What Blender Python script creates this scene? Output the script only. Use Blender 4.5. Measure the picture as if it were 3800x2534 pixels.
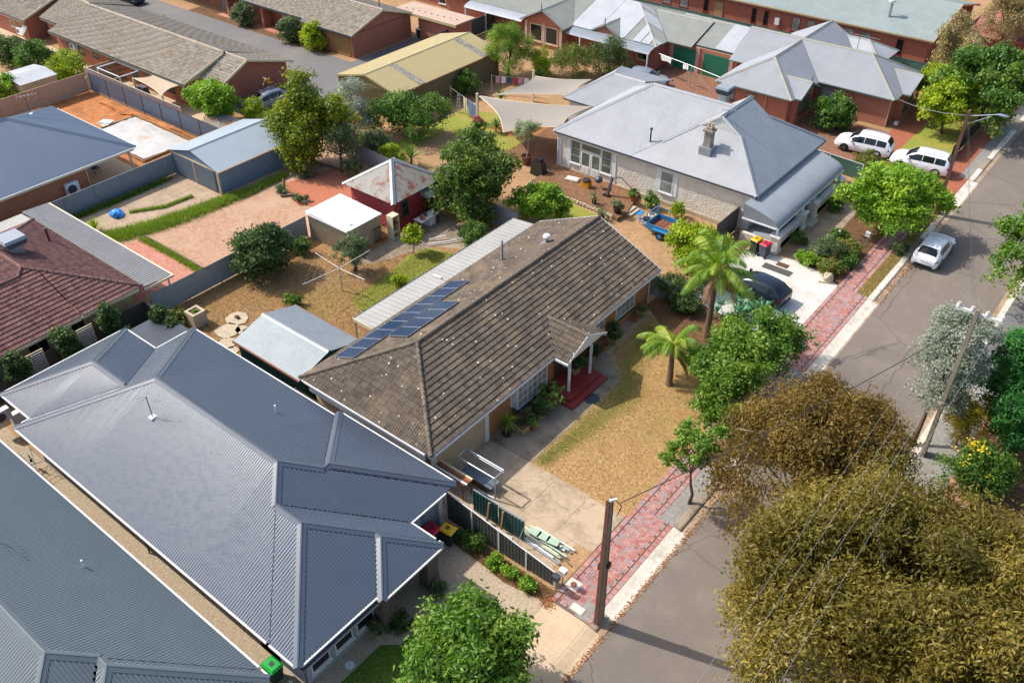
import bpy, math, random
import numpy as np
from mathutils import Matrix, Vector
random.seed(7); RNG = np.random.default_rng(7)
S = bpy.context.scene
for o in list(bpy.data.objects): bpy.data.objects.remove(o)
# ---------------------------------------------------------------- camera, sky, sun, exposure
CAMH = 33.0
cd = bpy.data.cameras.new("camera"); cam = bpy.data.objects.new("camera", cd); S.collection.objects.link(cam)
cd.sensor_width = 36.0; cd.lens = 31.563; cd.clip_end = 3000
_p, _r, _y = math.radians(37.5228), math.radians(.158), math.radians(-38.8256)
_f = Vector((math.sin(_y)*math.cos(_p), math.cos(_y)*math.cos(_p), -math.sin(_p)))
_rt = Vector((math.cos(_y), -math.sin(_y), 0)); _dn = _f.cross(_rt)
_R = math.cos(_r)*_rt + math.sin(_r)*_dn; _D = -math.sin(_r)*_rt + math.cos(_r)*_dn
cam.matrix_world = Matrix(((_R.x, -_D.x, -_f.x, 0), (_R.y, -_D.y, -_f.y, 0), (_R.z, -_D.z, -_f.z, CAMH), (0, 0, 0, 1)))
S.camera = cam
SUN_EL = math.radians(46.5); SX, SY = -.96, -.28          # direction to the sun in plan
w = bpy.data.worlds.new("World"); S.world = w; w.use_nodes = True
nt = w.node_tree; bg = nt.nodes["Background"]; sk = nt.nodes.new("ShaderNodeTexSky")
sk.sky_type = 'NISHITA'; sk.sun_disc = False; sk.sun_elevation = SUN_EL; sk.sun_rotation = math.atan2(SX, SY)
sk.air_density = 1.0; sk.dust_density = 2.5; sk.ozone_density = 1.0
nt.links.new(sk.outputs[0], bg.inputs[0]); bg.inputs[1].default_value = 0.15
sl = bpy.data.lights.new("sun", 'SUN'); sl.energy = 3.2; sl.angle = math.radians(.5); sl.color = (1, .955, .88)
so = bpy.data.objects.new("sun", sl); S.collection.objects.link(so)
_sd = Vector((SX*math.cos(SUN_EL), SY*math.cos(SUN_EL), math.sin(SUN_EL))).normalized()
so.rotation_euler = (-_sd).to_track_quat('-Z', 'Y').to_euler(); so.location = (-60, 10, 60)
S.view_settings.view_transform = 'Standard'; S.view_settings.look = 'None'; S.view_settings.gamma = 1.0
S.view_settings.exposure = 0.66; S.view_settings.use_curve_mapping = False
S.render.resolution_x = 1024; S.render.resolution_y = 682
C = S.collection
# ---------------------------------------------------------------- helpers
ORG = {}
def empty(name, loc=(0, 0, 0), rz=0.0):
    o = bpy.data.objects.new(name, None); o.empty_display_size = .2; o.location = loc; o.rotation_euler = (0, 0, rz)
    C.objects.link(o); ORG[o.name] = tuple(loc); return o
def tag(o, label, cat, group=None):
    o["label"] = label; o["category"] = cat
    if group: o["group"] = group
    return o
def thing(name, label, cat, loc=(0, 0, 0), rz=0.0, group=None):
    return tag(empty(name, loc, rz), label, cat, group)
def struct(o):
    o["kind"] = "structure"; return o
def mesh_obj(name, verts, faces, mat=None, parent=None, smooth=False, tint=None, world=True):
    """verts are world coordinates; they become local to the parent's thing."""
    me = bpy.data.meshes.new(name)
    v = np.asarray(verts, dtype=np.float32).reshape(-1, 3)
    org = ORG.get(parent.name, (0, 0, 0)) if (parent and world) else (0, 0, 0)
    v = v - np.array(org, dtype=np.float32)
    if isinstance(faces, np.ndarray):
        n, k = faces.shape
        me.vertices.add(len(v)); me.vertices.foreach_set("co", v.ravel())
        me.loops.add(n*k); me.loops.foreach_set("vertex_index", faces.ravel().astype(np.int32))
        me.polygons.add(n); me.polygons.foreach_set("loop_start", np.arange(0, n*k, k, dtype=np.int32))
        me.update(calc_edges=True)
    else:
        me.from_pydata(v.tolist(), [], faces); me.update()
    me.polygons.foreach_set("use_smooth", np.full(len(me.polygons), bool(smooth)))
    if tint is not None:
        a = me.attributes.new("tint", 'FLOAT', 'FACE'); a.data.foreach_set("value", np.asarray(tint, dtype=np.float32))
    if mat: me.materials.append(mat)
    o = bpy.data.objects.new(name, me); C.objects.link(o)
    if parent: o.parent = parent; ORG[o.name] = org
    else: ORG[o.name] = (0, 0, 0)
    return o
def rot2(p, a, c=(0, 0)):
    s, k = math.sin(a), math.cos(a); x, y = p[0]-c[0], p[1]-c[1]
    return (c[0]+k*x-s*y, c[1]+s*x+k*y)
class MB:
    def __init__(self): self.v = []; self.f = []
    def add(self, vs, fs):
        b = len(self.v); self.v += [tuple(p) for p in vs]; self.f += [tuple(b+i for i in f) for f in fs]; return self
    def box(self, x0, x1, y0, y1, z0, z1, a=0.0):
        if x0 > x1: x0, x1 = x1, x0
        if y0 > y1: y0, y1 = y1, y0
        c = ((x0+x1)/2, (y0+y1)/2); P = [(x0, y0), (x1, y0), (x1, y1), (x0, y1)]
        if a: P = [rot2(p, a, c) for p in P]
        return self.prism(P, z0, z1)
    def prism(self, P, z0, z1):
        n = len(P)
        vs = [(x, y, z0) for x, y in P] + [(x, y, z1) for x, y in P]
        fs = [tuple(range(n-1, -1, -1)), tuple(range(n, 2*n))] + [(i, (i+1) % n, n+(i+1) % n, n+i) for i in range(n)]
        return self.add(vs, fs)
    def frust(self, P, Q, z0, z1):
        n = len(P); vs = [(x, y, z0) for x, y in P]+[(x, y, z1) for x, y in Q]
        return self.add(vs, [tuple(range(n-1, -1, -1)), tuple(range(n, 2*n))]+[(i, (i+1) % n, n+(i+1) % n, n+i) for i in range(n)])
    def tube(self, pts, r, n=6, cap=True):
        pts = [Vector(p) for p in pts]; R = r if hasattr(r, '__len__') else [r]*len(pts)
        b = len(self.v); up = Vector((0, 0, 1))
        for i, p in enumerate(pts):
            d = (pts[min(i+1, len(pts)-1)]-pts[max(i-1, 0)])
            d = d.normalized() if d.length > 1e-9 else up
            s = d.cross(up) if abs(d.z) < .95 else d.cross(Vector((1, 0, 0)))
            s.normalize(); t = d.cross(s)
            for k in range(n):
                a = 2*math.pi*k/n; self.v.append(tuple(p + R[i]*(math.cos(a)*s+math.sin(a)*t)))
        for i in range(len(pts)-1):
            for k in range(n):
                k2 = (k+1) % n; self.f.append((b+i*n+k, b+i*n+k2, b+(i+1)*n+k2, b+(i+1)*n+k))
        if cap:
            self.f.append(tuple(b+k for k in range(n))[::-1]); self.f.append(tuple(b+(len(pts)-1)*n+k for k in range(n)))
        return self
    def bar(self, a, b, w, h=None):
        """rectangular bar between two points"""
        h = h or w; a, b = Vector(a), Vector(b); d = (b-a).normalized(); up = Vector((0, 0, 1))
        s = d.cross(up) if abs(d.z) < .98 else Vector((1, 0, 0)); s.normalize(); t = s.cross(d)
        vs = []
        for p in (a, b):
            for i, j in ((-1, -1), (1, -1), (1, 1), (-1, 1)): vs.append(tuple(p+s*(i*w/2)+t*(j*h/2)))
        return self.add(vs, [(3, 2, 1, 0), (4, 5, 6, 7), (0, 1, 5, 4), (1, 2, 6, 5), (2, 3, 7, 6), (3, 0, 4, 7)])
    def lathe(self, prof, c=(0, 0, 0), n=14, cap=True):
        b = len(self.v)
        for r, z in prof:
            for k in range(n):
                a = 2*math.pi*k/n; self.v.append((c[0]+r*math.cos(a), c[1]+r*math.sin(a), c[2]+z))
        for i in range(len(prof)-1):
            for k in range(n):
                k2 = (k+1) % n; self.f.append((b+i*n+k, b+i*n+k2, b+(i+1)*n+k2, b+(i+1)*n+k))
        if cap:
            self.f.append(tuple(b+k for k in range(n))[::-1]); self.f.append(tuple(b+(len(prof)-1)*n+k for k in range(n)))
        return self
    def cyl(self, p, q, r, n=10): return self.tube([p, q], r, n)
    def poly(self, pts): return self.add(pts, [tuple(range(len(pts)))])
    def blob(self, c, r, seed=0, jit=.12, nu=10, nv=6, top=1.0):
        rg = random.Random(seed); vs = [(c[0], c[1], c[2]-r[2])]; 
        for i in range(1, nv):
            ph = math.pi*i/nv-math.pi/2
            for k in range(nu):
                a = 2*math.pi*k/nu; j = 1+rg.uniform(-jit, jit)
                vs.append((c[0]+r[0]*j*math.cos(ph)*math.cos(a), c[1]+r[1]*j*math.cos(ph)*math.sin(a), c[2]+r[2]*j*math.sin(ph)))
        vs.append((c[0], c[1], c[2]+r[2])); fs = []
        for k in range(nu): fs.append((0, 1+(k+1) % nu, 1+k))
        for i in range(nv-2):
            for k in range(nu): fs.append((1+i*nu+k, 1+i*nu+(k+1) % nu, 1+(i+1)*nu+(k+1) % nu, 1+(i+1)*nu+k))
        b = 1+(nv-2)*nu
        for k in range(nu): fs.append((b+k, b+(k+1) % nu, len(vs)-1))
        return self.add(vs, fs)
    def build(self, name, mat, parent=None, smooth=False, world=True):
        return mesh_obj(name, self.v, self.f, mat, parent, smooth, world=world)
def copy_tree(o, parent=None):
    c = o.copy(); C.objects.link(c); ORG[c.name] = (0, 0, 0)
    if parent: c.parent = parent
    for ch in list(o.children): copy_tree(ch, c)
    return c
# ---------------------------------------------------------------- materials
MATS = {}
def srgb(c):
    if isinstance(c, str): c = tuple(int(c[i:i+2], 16)/255 for i in (0, 2, 4))
    return tuple((x/12.92 if x <= .04045 else ((x+.055)/1.055)**2.4) for x in c)
class NT:
    def __init__(self, name):
        m = bpy.data.materials.new(name); m.use_nodes = True; self.m = m; self.t = m.node_tree
        self.b = self.t.nodes["Principled BSDF"]; self.out = self.t.nodes["Material Output"]
    def n(self, typ, **kw):
        d = self.t.nodes.new("ShaderNode"+typ)
        for k, v in kw.items(): setattr(d, k, v)
        return d
    def l(self, a, b): self.t.links.new(a, b)
    def pos(self):
        if not hasattr(self, '_pos'): self._pos = self.n("NewGeometry").outputs["Position"]
        return self._pos
    def noise(self, scale, detail=4, rough=.6, vec=None):
        d = self.n("TexNoise"); d.inputs["Scale"].default_value = scale; d.inputs["Detail"].default_value = detail; d.inputs["Roughness"].default_value = rough
        self.l(vec or self.pos(), d.inputs["Vector"]); return d.outputs["Fac"]
    def ramp(self, fac, stops):
        d = self.n("ValToRGB"); e = d.color_ramp.elements
        while len(e) < len(stops): e.new(.5)
        for i, (p, c) in enumerate(stops):
            e[i].position = p; e[i].color = (*c, 1) if len(c) == 3 else c
        self.l(fac, d.inputs[0]); return d.outputs["Color"]
    def mix(self, fac, a, b, blend='MIX'):
        d = self.n("Mix"); d.data_type = 'RGBA'; d.blend_type = blend
        for s, v in ((0, fac), (6, a), (7, b)):
            if isinstance(v, (int, float)): d.inputs[s].default_value = v
            elif isinstance(v, tuple): d.inputs[s].default_value = (*v, 1) if len(v) == 3 else v
            else: self.l(v, d.inputs[s])
        return d.outputs[2]
    def math(self, op, a, b=0.0, clamp=False):
        d = self.n("Math"); d.operation = op; d.use_clamp = clamp
        for i, v in enumerate((a, b)):
            if isinstance(v, (int, float)): d.inputs[i].default_value = v
            else: self.l(v, d.inputs[i])
        return d.outputs[0]
    def col(self, c):
        if isinstance(c, tuple): self.b.inputs["Base Color"].default_value = (*c, 1)
        else: self.l(c, self.b.inputs["Base Color"])
    def bump(self, h, strength=.4, dist=.02):
        d = self.n("Bump"); d.inputs["Strength"].default_value = strength; d.inputs["Distance"].default_value = dist
        self.l(h, d.inputs["Height"]); self.l(d.outputs[0], self.b.inputs["Normal"])
    def fin(self, rough=.7, metal=0.0, spec=.5):
        for k, v in (("Roughness", rough), ("Metallic", metal), ("Specular IOR Level", spec)): 
            if isinstance(v, (int, float)): self.b.inputs[k].default_value = v
            else: self.l(v, self.b.inputs[k])
        MATS[self.m.name] = self.m; return self.m
def darker(c, k): return tuple(x*k for x in c)
def plain(name, c, rough=.6, metal=0.0, var=.12, scale=3.0, spec=.5, grime=0.0, gcol=(.12, .1, .08)):
    """painted / moulded surface with slight unevenness and optional dirt blotches"""
    t = NT(name); c = srgb(c) if isinstance(c, str) else c
    n1 = t.noise(scale, 5, .65)
    col = t.ramp(n1, [(.25, darker(c, 1-var)), (.75, tuple(min(1, x*(1+var)) for x in c))])
    if grime:
        n2 = t.noise(scale*.6, 8, .75)
        m = t.ramp(n2, [(.5, (0, 0, 0)), (.72, (1, 1, 1))]); col = t.mix(t.math('MULTIPLY', m, grime), col, gcol)
    t.col(col); return t.fin(rough, metal, spec)
def granular(name, stops, scale, rough=.9, bump=.5, big=None, bscale=.35, dist=.02, big2=None, b2scale=1.5):
    """ground covers: fine grain from ramp stops, blended with large soft-edged patches"""
    t = NT(name); n1 = t.math('ADD', t.math('MULTIPLY', t.noise(scale, 6, .75), .6), t.math('MULTIPLY', t.noise(scale*.22, 6, .7), .4)); col = t.ramp(n1, [(.5+(p-.5)*.55, srgb(c)) for p, c in stops])
    for bb, bs in ((big, bscale), (big2, b2scale)):
        if bb:
            n2 = t.noise(bs, 5, .62); m = t.ramp(n2, [(bb[1], (0, 0, 0)), (bb[2], (1, 1, 1))])
            col = t.mix(t.math('MULTIPLY', m, bb[3] if len(bb) > 3 else .8), col, srgb(bb[0]))
    t.col(col); t.bump(n1, bump, dist); return t.fin(rough, 0, .3)
def leafmat(name, c0, c1, c2, trans=.35, rough=.5):
    t = NT(name); a = t.n("Attribute", attribute_name="tint"); col = t.ramp(a.outputs["Fac"], [(0.0, srgb(c0)), (.55, srgb(c1)), (1.0, srgb(c2))])
    t.col(col); t.b.inputs["Roughness"].default_value = rough; t.b.inputs["Specular IOR Level"].default_value = .35
    tr = t.n("BsdfTranslucent"); hs = t.n("HueSaturation"); hs.inputs["Value"].default_value = 1.25; hs.inputs["Saturation"].default_value = 1.1
    t.l(col, hs.inputs["Color"]); t.l(hs.outputs[0], tr.inputs[0])
    mx = t.n("MixShader"); mx.inputs[0].default_value = trans
    t.l(t.b.outputs[0], mx.inputs[1]); t.l(tr.outputs[0], mx.inputs[2]); t.l(mx.outputs[0], t.out.inputs[0])
    MATS[name] = t.m; return t.m
def brickmat(name, c1, c2, mortar, bw=.24, bh=.086, m=.012, rough=.85, flat=False, bias=0.0, grime=.25):
    t = NT(name); sep = t.n("SeparateXYZ"); t.l(t.pos(), sep.inputs[0]); cb = t.n("CombineXYZ")
    if flat: t.l(sep.outputs[0], cb.inputs[0]); t.l(sep.outputs[1], cb.inputs[1])
    else: t.l(t.math('ADD', sep.outputs[0], sep.outputs[1]), cb.inputs[0]); t.l(sep.outputs[2], cb.inputs[1])
    b = t.n("TexBrick"); b.inputs["Scale"].default_value = 1; b.inputs["Brick Width"].default_value = bw; b.inputs["Row Height"].default_value = bh
    b.inputs["Mortar Size"].default_value = m; b.inputs["Mortar Smooth"].default_value = .1; b.inputs["Bias"].default_value = bias
    b.inputs["Color1"].default_value = (*srgb(c1), 1); b.inputs["Color2"].default_value = (*srgb(c2), 1); b.inputs["Mortar"].default_value = (*srgb(mortar), 1)
    t.l(cb.outputs[0], b.inputs["Vector"])
    n2 = t.noise(1.3, 6, .7); col = t.mix(t.math('MULTIPLY', t.ramp(n2, [(.45, (0, 0, 0)), (.75, (1, 1, 1))]), grime), b.outputs["Color"], (.09, .06, .05))
    t.col(col); t.bump(t.math('SUBTRACT', 1.0, b.outputs["Fac"]), .6, .012); return t.fin(rough, 0, .3)
def roofmetal(name, c, rough=.36, metal=.0, var=.1, rust=0.0, streak=.18, dirt='6b6257', dirtk=.35, coat=0.0, spec=.5):
    """painted or galvanised corrugated sheet: blotchy weathering, streaks and optional rust"""
    t = NT(name); c = srgb(c); n1 = t.noise(.7, 6, .7); col = t.ramp(n1, [(.3, darker(c, 1-var)), (.7, tuple(min(1, x*(1+var)) for x in c))])
    n3 = t.noise(2.2, 8, .75); col = t.mix(t.math('MULTIPLY', t.ramp(n3, [(.52, (0, 0, 0)), (.75, (1, 1, 1))]), dirtk), col, srgb(dirt))
    if rust:
        n2 = t.noise(1.1, 7, .72); mm = t.ramp(n2, [(.5, (0, 0, 0)), (.6, (1, 1, 1))]); rc = t.ramp(t.noise(9, 4), [(.3, srgb('5a2a17')), (.7, srgb('9a5a36'))])
        col = t.mix(t.math('MULTIPLY', mm, rust), col, rc)
    t.col(col); rg = t.ramp(n3, [(.3, (rough,)*3), (.8, (min(1, rough+(.22 if dirtk > .15 else .04)),)*3)]); 
    return t.fin(rg, metal, spec)
def glassmat(name, c='1b2126', rough=.08):
    t = NT(name); t.col(t.ramp(t.noise(.9, 2), [(.3, darker(srgb(c), .7)), (.7, darker(srgb(c), 1.3))])); return t.fin(rough, 0, .6)
def tilemat(name, cols, lichen='b9ad97', lk=.5, warm=None, rough=.85, spots=True):
    t = NT(name); a = t.n("Attribute", attribute_name="tint"); oi = t.n("ObjectInfo"); rnd = t.math('FRACT', t.math('ADD', a.outputs["Fac"], oi.outputs["Random"]))
    n = len(cols); col = t.ramp(rnd, [(i/(n-1), srgb(c)) for i, c in enumerate(cols)])
    if warm:
        m = t.ramp(t.noise(.55, 4, .6), [(.5, (0, 0, 0)), (.68, (1, 1, 1))]); col = t.mix(t.math('MULTIPLY', m, .55), col, srgb(warm))
    n2 = t.noise(6.5, 8, .8); col = t.mix(t.math('MULTIPLY', t.ramp(n2, [(.52, (0, 0, 0)), (.66, (1, 1, 1))]), lk), col, srgb(lichen))
    n4 = t.noise(2.0, 6, .75); col = t.mix(t.math('MULTIPLY', t.ramp(n4, [(.5, (0, 0, 0)), (.75, (1, 1, 1))]), .5), col, srgb('2b2622'))
    if spots:
        v = t.n("TexVoronoi"); v.inputs["Scale"].default_value = 1.9; v.feature = 'F1'; t.l(t.pos(), v.inputs["Vector"])
        col = t.mix(t.ramp(v.outputs["Distance"], [(.085, (1, 1, 1)), (.11, (0, 0, 0))]), col, srgb('d8d2c2'))
    t.col(col); t.bump(t.noise(55, 3), .35, .006); return t.fin(rough, 0, .25)
# ---------------------------------------------------------------- the materials of the place
M_DIRT = granular("dirt", [(.3, '8a6a4c'), (.5, 'a5805b'), (.72, 'bd9a73')], 14, big=('7d6a4a', .45, .7, .5), bscale=.5)
M_ORANGE = granular("orange_soil", [(.3, '8e5430'), (.5, 'b0703f'), (.75, 'c98f5c')], 9, big=('77492c', .48, .7, .6), bscale=.6, bump=.8, dist=.05)
M_LOT = granular("bare_lot_soil", [(.3, '8d6b51'), (.5, 'a9846a'), (.72, 'c3a287')], 12, big=('b99a80', .45, .65, .6), bscale=.35, bump=.6, dist=.04)
M_YARD = granular("dry_yard_grass", [(.3, '6f5233'), (.5, '957249'), (.72, 'b89468')], 17, big=('7f7a35', .5, .72, .55), bscale=.22, big2=('8a5b33', .5, .72, .5), b2scale=.6, bump=.8, dist=.05)
M_LAWN = granular("dry_front_lawn", [(.28, '86683f'), (.5, 'b28c5c'), (.74, 'd3b489')], 22, big=('85793f', .42, .66, .55), bscale=.16, big2=('9a6a35', .5, .7, .4), b2scale=.8, bump=.8, dist=.04)
M_GREENLAWN = granular("green_lawn", [(.3, '2f4a17'), (.5, '49661f'), (.75, '67802f')], 24, big=('7b7a3a', .52, .75, .5), bscale=.4, bump=.8, dist=.04)
M_OLIVELAWN = granular("patchy_green_lawn", [(.3, '5f6a22'), (.5, '848a33'), (.75, 'a8a552')], 22, big=('a08a48', .45, .65, .6), bscale=.5, bump=.8, dist=.04)
M_WHITEGRAVEL = granular("white_gravel", [(.3, '9a948b'), (.5, 'c9c4bb'), (.7, 'e6e2db')], 38, big=('a5917a', .5, .72, .5), bscale=.7, bump=.9, dist=.03)
M_PEBBLE = granular("exposed_aggregate", [(.3, '7a6a58'), (.5, 'a8957d'), (.72, 'cbb99f')], 42, big=('8d7b67', .5, .7, .3), bscale=.5, bump=.5, dist=.01)
M_REDGRAVEL = granular("red_gravel", [(.3, '8f4f38'), (.5, 'ad6a4e'), (.72, 'c28467')], 30, big=('7a5a40', .55, .75, .5), bscale=.6, bump=.6)
M_MULCH = granular("bark_mulch", [(.3, '3f2c1c'), (.5, '6f4e33'), (.72, '9a7552')], 26, big=('4a3a24', .45, .65, .6), bscale=1.2, bump=1.0, dist=.05)
M_ASPHALT = granular("asphalt", [(.3, '6a6057'), (.5, '776c62'), (.72, '867a6f')], 60, big=('6a625d', .45, .7, .6), bscale=.13, big2=('8c8075', .5, .75, .5), b2scale=.5, bump=.25, dist=.006)
_m = M_ASPHALT.node_tree; _bc = M_ASPHALT.node_tree.nodes["Principled BSDF"].inputs["Base Color"]; _src = _bc.links[0].from_socket
_v = _m.nodes.new("ShaderNodeTexVoronoi"); _v.feature = 'DISTANCE_TO_EDGE'; _v.inputs["Scale"].default_value = .22; _g = _m.nodes.new("ShaderNodeNewGeometry"); _nn = _m.nodes.new("ShaderNodeTexNoise"); _nn.inputs["Scale"].default_value = .9; _nn.inputs["Detail"].default_value = 6; _mx = _m.nodes.new("ShaderNodeMix"); _mx.data_type = 'VECTOR'; _mx.inputs[0].default_value = .35
_m.links.new(_g.outputs[0], _nn.inputs["Vector"]); _m.links.new(_g.outputs[0], _mx.inputs[4]); _m.links.new(_nn.outputs["Color"], _mx.inputs[5]); _m.links.new(_mx.outputs[1], _v.inputs["Vector"])
_r = _m.nodes.new("ShaderNodeValToRGB"); _r.color_ramp.elements[0].position = .001; _r.color_ramp.elements[0].color = (.6, .6, .6, 1); _r.color_ramp.elements[1].position = .006; _r.color_ramp.elements[1].color = (0, 0, 0, 1); _m.links.new(_v.outputs["Distance"], _r.inputs[0])
_m2 = _m.nodes.new("ShaderNodeMix"); _m2.data_type = 'RGBA'; _m.links.new(_r.outputs[0], _m2.inputs[0]); _m.links.new(_src, _m2.inputs[6]); _m2.inputs[7].default_value = (.06, .05, .045, 1); _m.links.new(_m2.outputs[2], _bc)
M_ASPHALT2 = granular("unit_drive_asphalt", [(.3, '5f5d5c'), (.5, '6f6c6a'), (.72, '807c78')], 40, big=('8a8078', .5, .72, .5), bscale=.2, bump=.2, dist=.006)
M_GREYVERGE = granular("rubble_verge", [(.3, '6d6a64'), (.5, '8a867f'), (.72, 'a19c93')], 26, big=('7a6f5e', .5, .7, .5), bscale=.9, bump=.5)
def concmat(name, base, stain, sk=.75, crackscale=.55, sc=.55):
    t = NT(name); c = srgb(base); n1 = t.noise(9, 6, .7); col = t.ramp(n1, [(.3, darker(c, .86)), (.7, tuple(min(1, x*1.1) for x in c))])
    m = t.ramp(t.noise(sc, 8, .74), [(.46, (0, 0, 0)), (.63, (1, 1, 1))]); col = t.mix(t.math('MULTIPLY', m, sk), col, srgb(stain))
    if crackscale:
        v = t.n("TexVoronoi"); v.feature = 'DISTANCE_TO_EDGE'; v.inputs["Scale"].default_value = crackscale
        nn = t.n("TexNoise"); nn.inputs["Scale"].default_value = 2.5; t.l(t.pos(), nn.inputs["Vector"])
        mx = t.n("Mix"); mx.data_type = 'VECTOR'; mx.inputs[0].default_value = .3; t.l(t.pos(), mx.inputs[4]); t.l(nn.outputs["Color"], mx.inputs[5]); t.l(mx.outputs[1], v.inputs["Vector"])
        col = t.mix(t.ramp(v.outputs["Distance"], [(.002, (.7, .7, .7)), (.008, (0, 0, 0))]), col, darker(c, .4))
    t.col(col); t.bump(n1, .2, .01); return t.fin(.85, 0, .3)
M_CONC = concmat("old_concrete", 'b59f84', '6a5a49', .55)
M_CONCDARK = concmat("stained_concrete", '9b8a76', '5a4e43', .7, .4)
M_CONCPALE = concmat("pale_concrete", 'c3ab8c', 'a58c6c', .4, 0)
M_KERB = concmat("kerb_concrete", 'd4cbbb', '9a8a74', .5, 0, 1.4)
M_GUTTER = concmat("gutter_concrete", 'a3907a', '7a5c42', .7, 0, .9)
M_LOTCONC = concmat("lot_slab_concrete", 'ad967d', '85705c', .6, .3)
M_PAVER = tilemat("red_paver", ['a0655b', 'b0766c', 'a5857f', '948688', 'bb8c80', 'a86f64'], lk=.12, spots=False)
M_SAND = granular("bedding_sand", [(.3, '5b4a42'), (.7, '7a675c')], 40)
M_PINKPAVE = brickmat("pink_paving", 'c98b76', 'b57661', '9a7767', .23, .115, .008, flat=True, grime=.15)
M_BROWNPAVE = brickmat("brown_paving", '9a6f55', '7f5844', '5d4636', .23, .115, .008, flat=True)
M_REDPAVE = brickmat("red_path_paving", 'b06a4e', '9a563f', '7d4e3c', .23, .115, .008, flat=True, grime=.1)
M_PATIOPAVE = brickmat("patio_paving", '9a704f', '7a563c', '4e3826', .24, .12, .01, flat=True, grime=.35)
M_BRICKORANGE = brickmat("orange_brick", 'bd7c48', 'aa6b3c', '9a7a56', grime=.12)
M_BRICKRED = brickmat("red_brick", 'b5644a', 'a3543e', 'a88772', grime=.2)
M_BRICKDEEP = brickmat("deep_red_brick", 'ab543f', '944633', '9a7563', grime=.22)
M_BRICKNEW = brickmat("new_orange_brick", 'b5683f', 'a35a36', 'b09078', grime=.08)
M_BRICKCREAM = brickmat("cream_brick", 'c2a877', 'ab9060', 'a39478', grime=.1)
M_BRICKDARK = brickmat("dark_brick", '3c3532', '4f4641', '8d857a', grime=.05)
M_TILE = tilemat("brown_roof_tile", ['50473f', '5c5147', '685c50', '564c43', '706355'], lichen='a3977f', lk=.38, warm='86725a')
M_TILEMAROON = tilemat("maroon_roof_tile", ['5e3f3f', '6d4a49', '7a5552', '634441'], lichen='b3a27e', lk=.42, warm=None, spots=False)
M_TILEGREY = tilemat("beige_roof_tile", ['9a8e7e', 'a89c8b', 'b5a997', '8f8374'], lichen='c9bda9', lk=.3, warm='a08a70', spots=False)
M_CAP = tilemat("ridge_tile", ['6a5d50', '77695a', '5d5147'], lichen='b09f86', lk=.55, spots=False)
M_CAPMAROON = tilemat("maroon_ridge_tile", ['6b4b49', '7c5a55'], lichen='a39572', lk=.55, spots=False)
M_CAPGREY = tilemat("beige_ridge_tile", ['a59786', 'b3a593'], lichen='c9bda9', lk=.3, spots=False)
M_ROOFDARK = roofmetal("slate_grey_roof", '4d5662', .26, spec=.6, dirtk=.12, var=.05)
M_ROOFDARK2 = roofmetal("dark_grey_roof", '566064', .28, spec=.6, dirtk=.12, var=.05)
M_ROOFBLUE = roofmetal("blue_grey_roof", '59677a', .33, dirtk=.08, var=.05)
M_ROOFSHED = roofmetal("pale_blue_shed_roof", '8b979f', .4, dirtk=.12)
M_ROOFOLIVE = roofmetal("olive_shed_roof", 'a39468', .5, dirtk=.1, var=.05)
M_ROOFWHITE = roofmetal("weathered_white_roof", '96979a', .4, dirtk=.35, dirt='8f8478')
M_ROOFWHITE2 = roofmetal("pale_grey_roof", '8f9195', .4, dirtk=.25, dirt='9a948c')
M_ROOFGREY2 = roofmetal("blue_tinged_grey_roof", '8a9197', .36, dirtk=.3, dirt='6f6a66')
M_ROOFGALV = roofmetal("galvanised_roof", '8f9698', .42, metal=.25, dirtk=.3, dirt='85796b')
M_ROOFPATIO = roofmetal("patio_roof", '9f9d97', .45, dirtk=.25, dirt='94897b')
M_ROOFRUST = roofmetal("rusty_roof", '8f8a80', .55, rust=.9, dirtk=.4)
M_ROOFTB = roofmetal("grey_green_roof", '8d9793', .42, dirtk=.2)
M_ROOFPATCH = roofmetal("grey_olive_roof", '8f9087', .5, dirtk=.3)
M_ROOFPATCHW = roofmetal("new_pale_roof_sheet", 'a9abae', .42, dirtk=.1)
M_ROOFPATCHD = roofmetal("charcoal_roof_sheet", '4e545c', .42, dirtk=.1)
M_ROOFBEIGE = roofmetal("flat_beige_roof", 'b59a86', .6, dirtk=.2)
M_SHEDWHITE = plain("bright_white_sheet", 'f1f2f5', .4, var=.03)
M_WHITE = plain("white_paint", 'dadada', .45, grime=.15)
M_WHITEW = plain("weathered_white_paint", 'd5d3cd', .5, grime=.3, gcol=(.3, .27, .22))
M_CREAM = plain("cream_paint", 'd3c6a4', .5)
M_TRIM = plain("beige_trim", 'c0ab85', .5)
M_DARKTRIM = plain("charcoal_trim", '3b4047', .4)
M_GREYPAINT = plain("grey_render", '8f959d', .7, var=.05)
M_GREYDARK = plain("dark_grey_render", '4c5057', .7, var=.06)
M_RENDER = None
t = NT("cream_roughcast"); n1 = t.noise(7.5, 3, .6); t.col(t.ramp(t.noise(1.2, 6), [(.3, srgb('cfc4b2')), (.7, srgb('ddd5c6'))])); t.bump(n1, 1.0, .07); M_RENDER = t.fin(.9, 0, .2)
M_GARAGE = plain("beige_garage_door", 'b8a382', .55, var=.04)
M_GREENDOOR = plain("green_roller_door", '1f6b50', .5)
M_BROWNDOOR = plain("brown_roller_door", '8a6a3c', .6)
M_GREYDOOR = plain("grey_roller_door", '8a8a88', .6)
M_GLASS = glassmat("window_glass"); M_GLASSG = glassmat("greenish_glass", '5d6657', .12); M_GLASSL = glassmat("curtained_glass", '8f8d86', .15)
M_CARGLASS = glassmat("car_glass", '14181d', .05)
M_REDSTEP = plain("red_step_paint", '8e2f2b', .5, var=.08)
M_REDWALL = plain("red_cladding", '9a3434', .7, var=.15, grime=.2)
M_SHEDBEIGE = plain("beige_cladding", 'a8997f', .6, grime=.2)
M_SHEDBLUE = plain("blue_grey_cladding", '6a7f90', .5, grime=.2)
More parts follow.
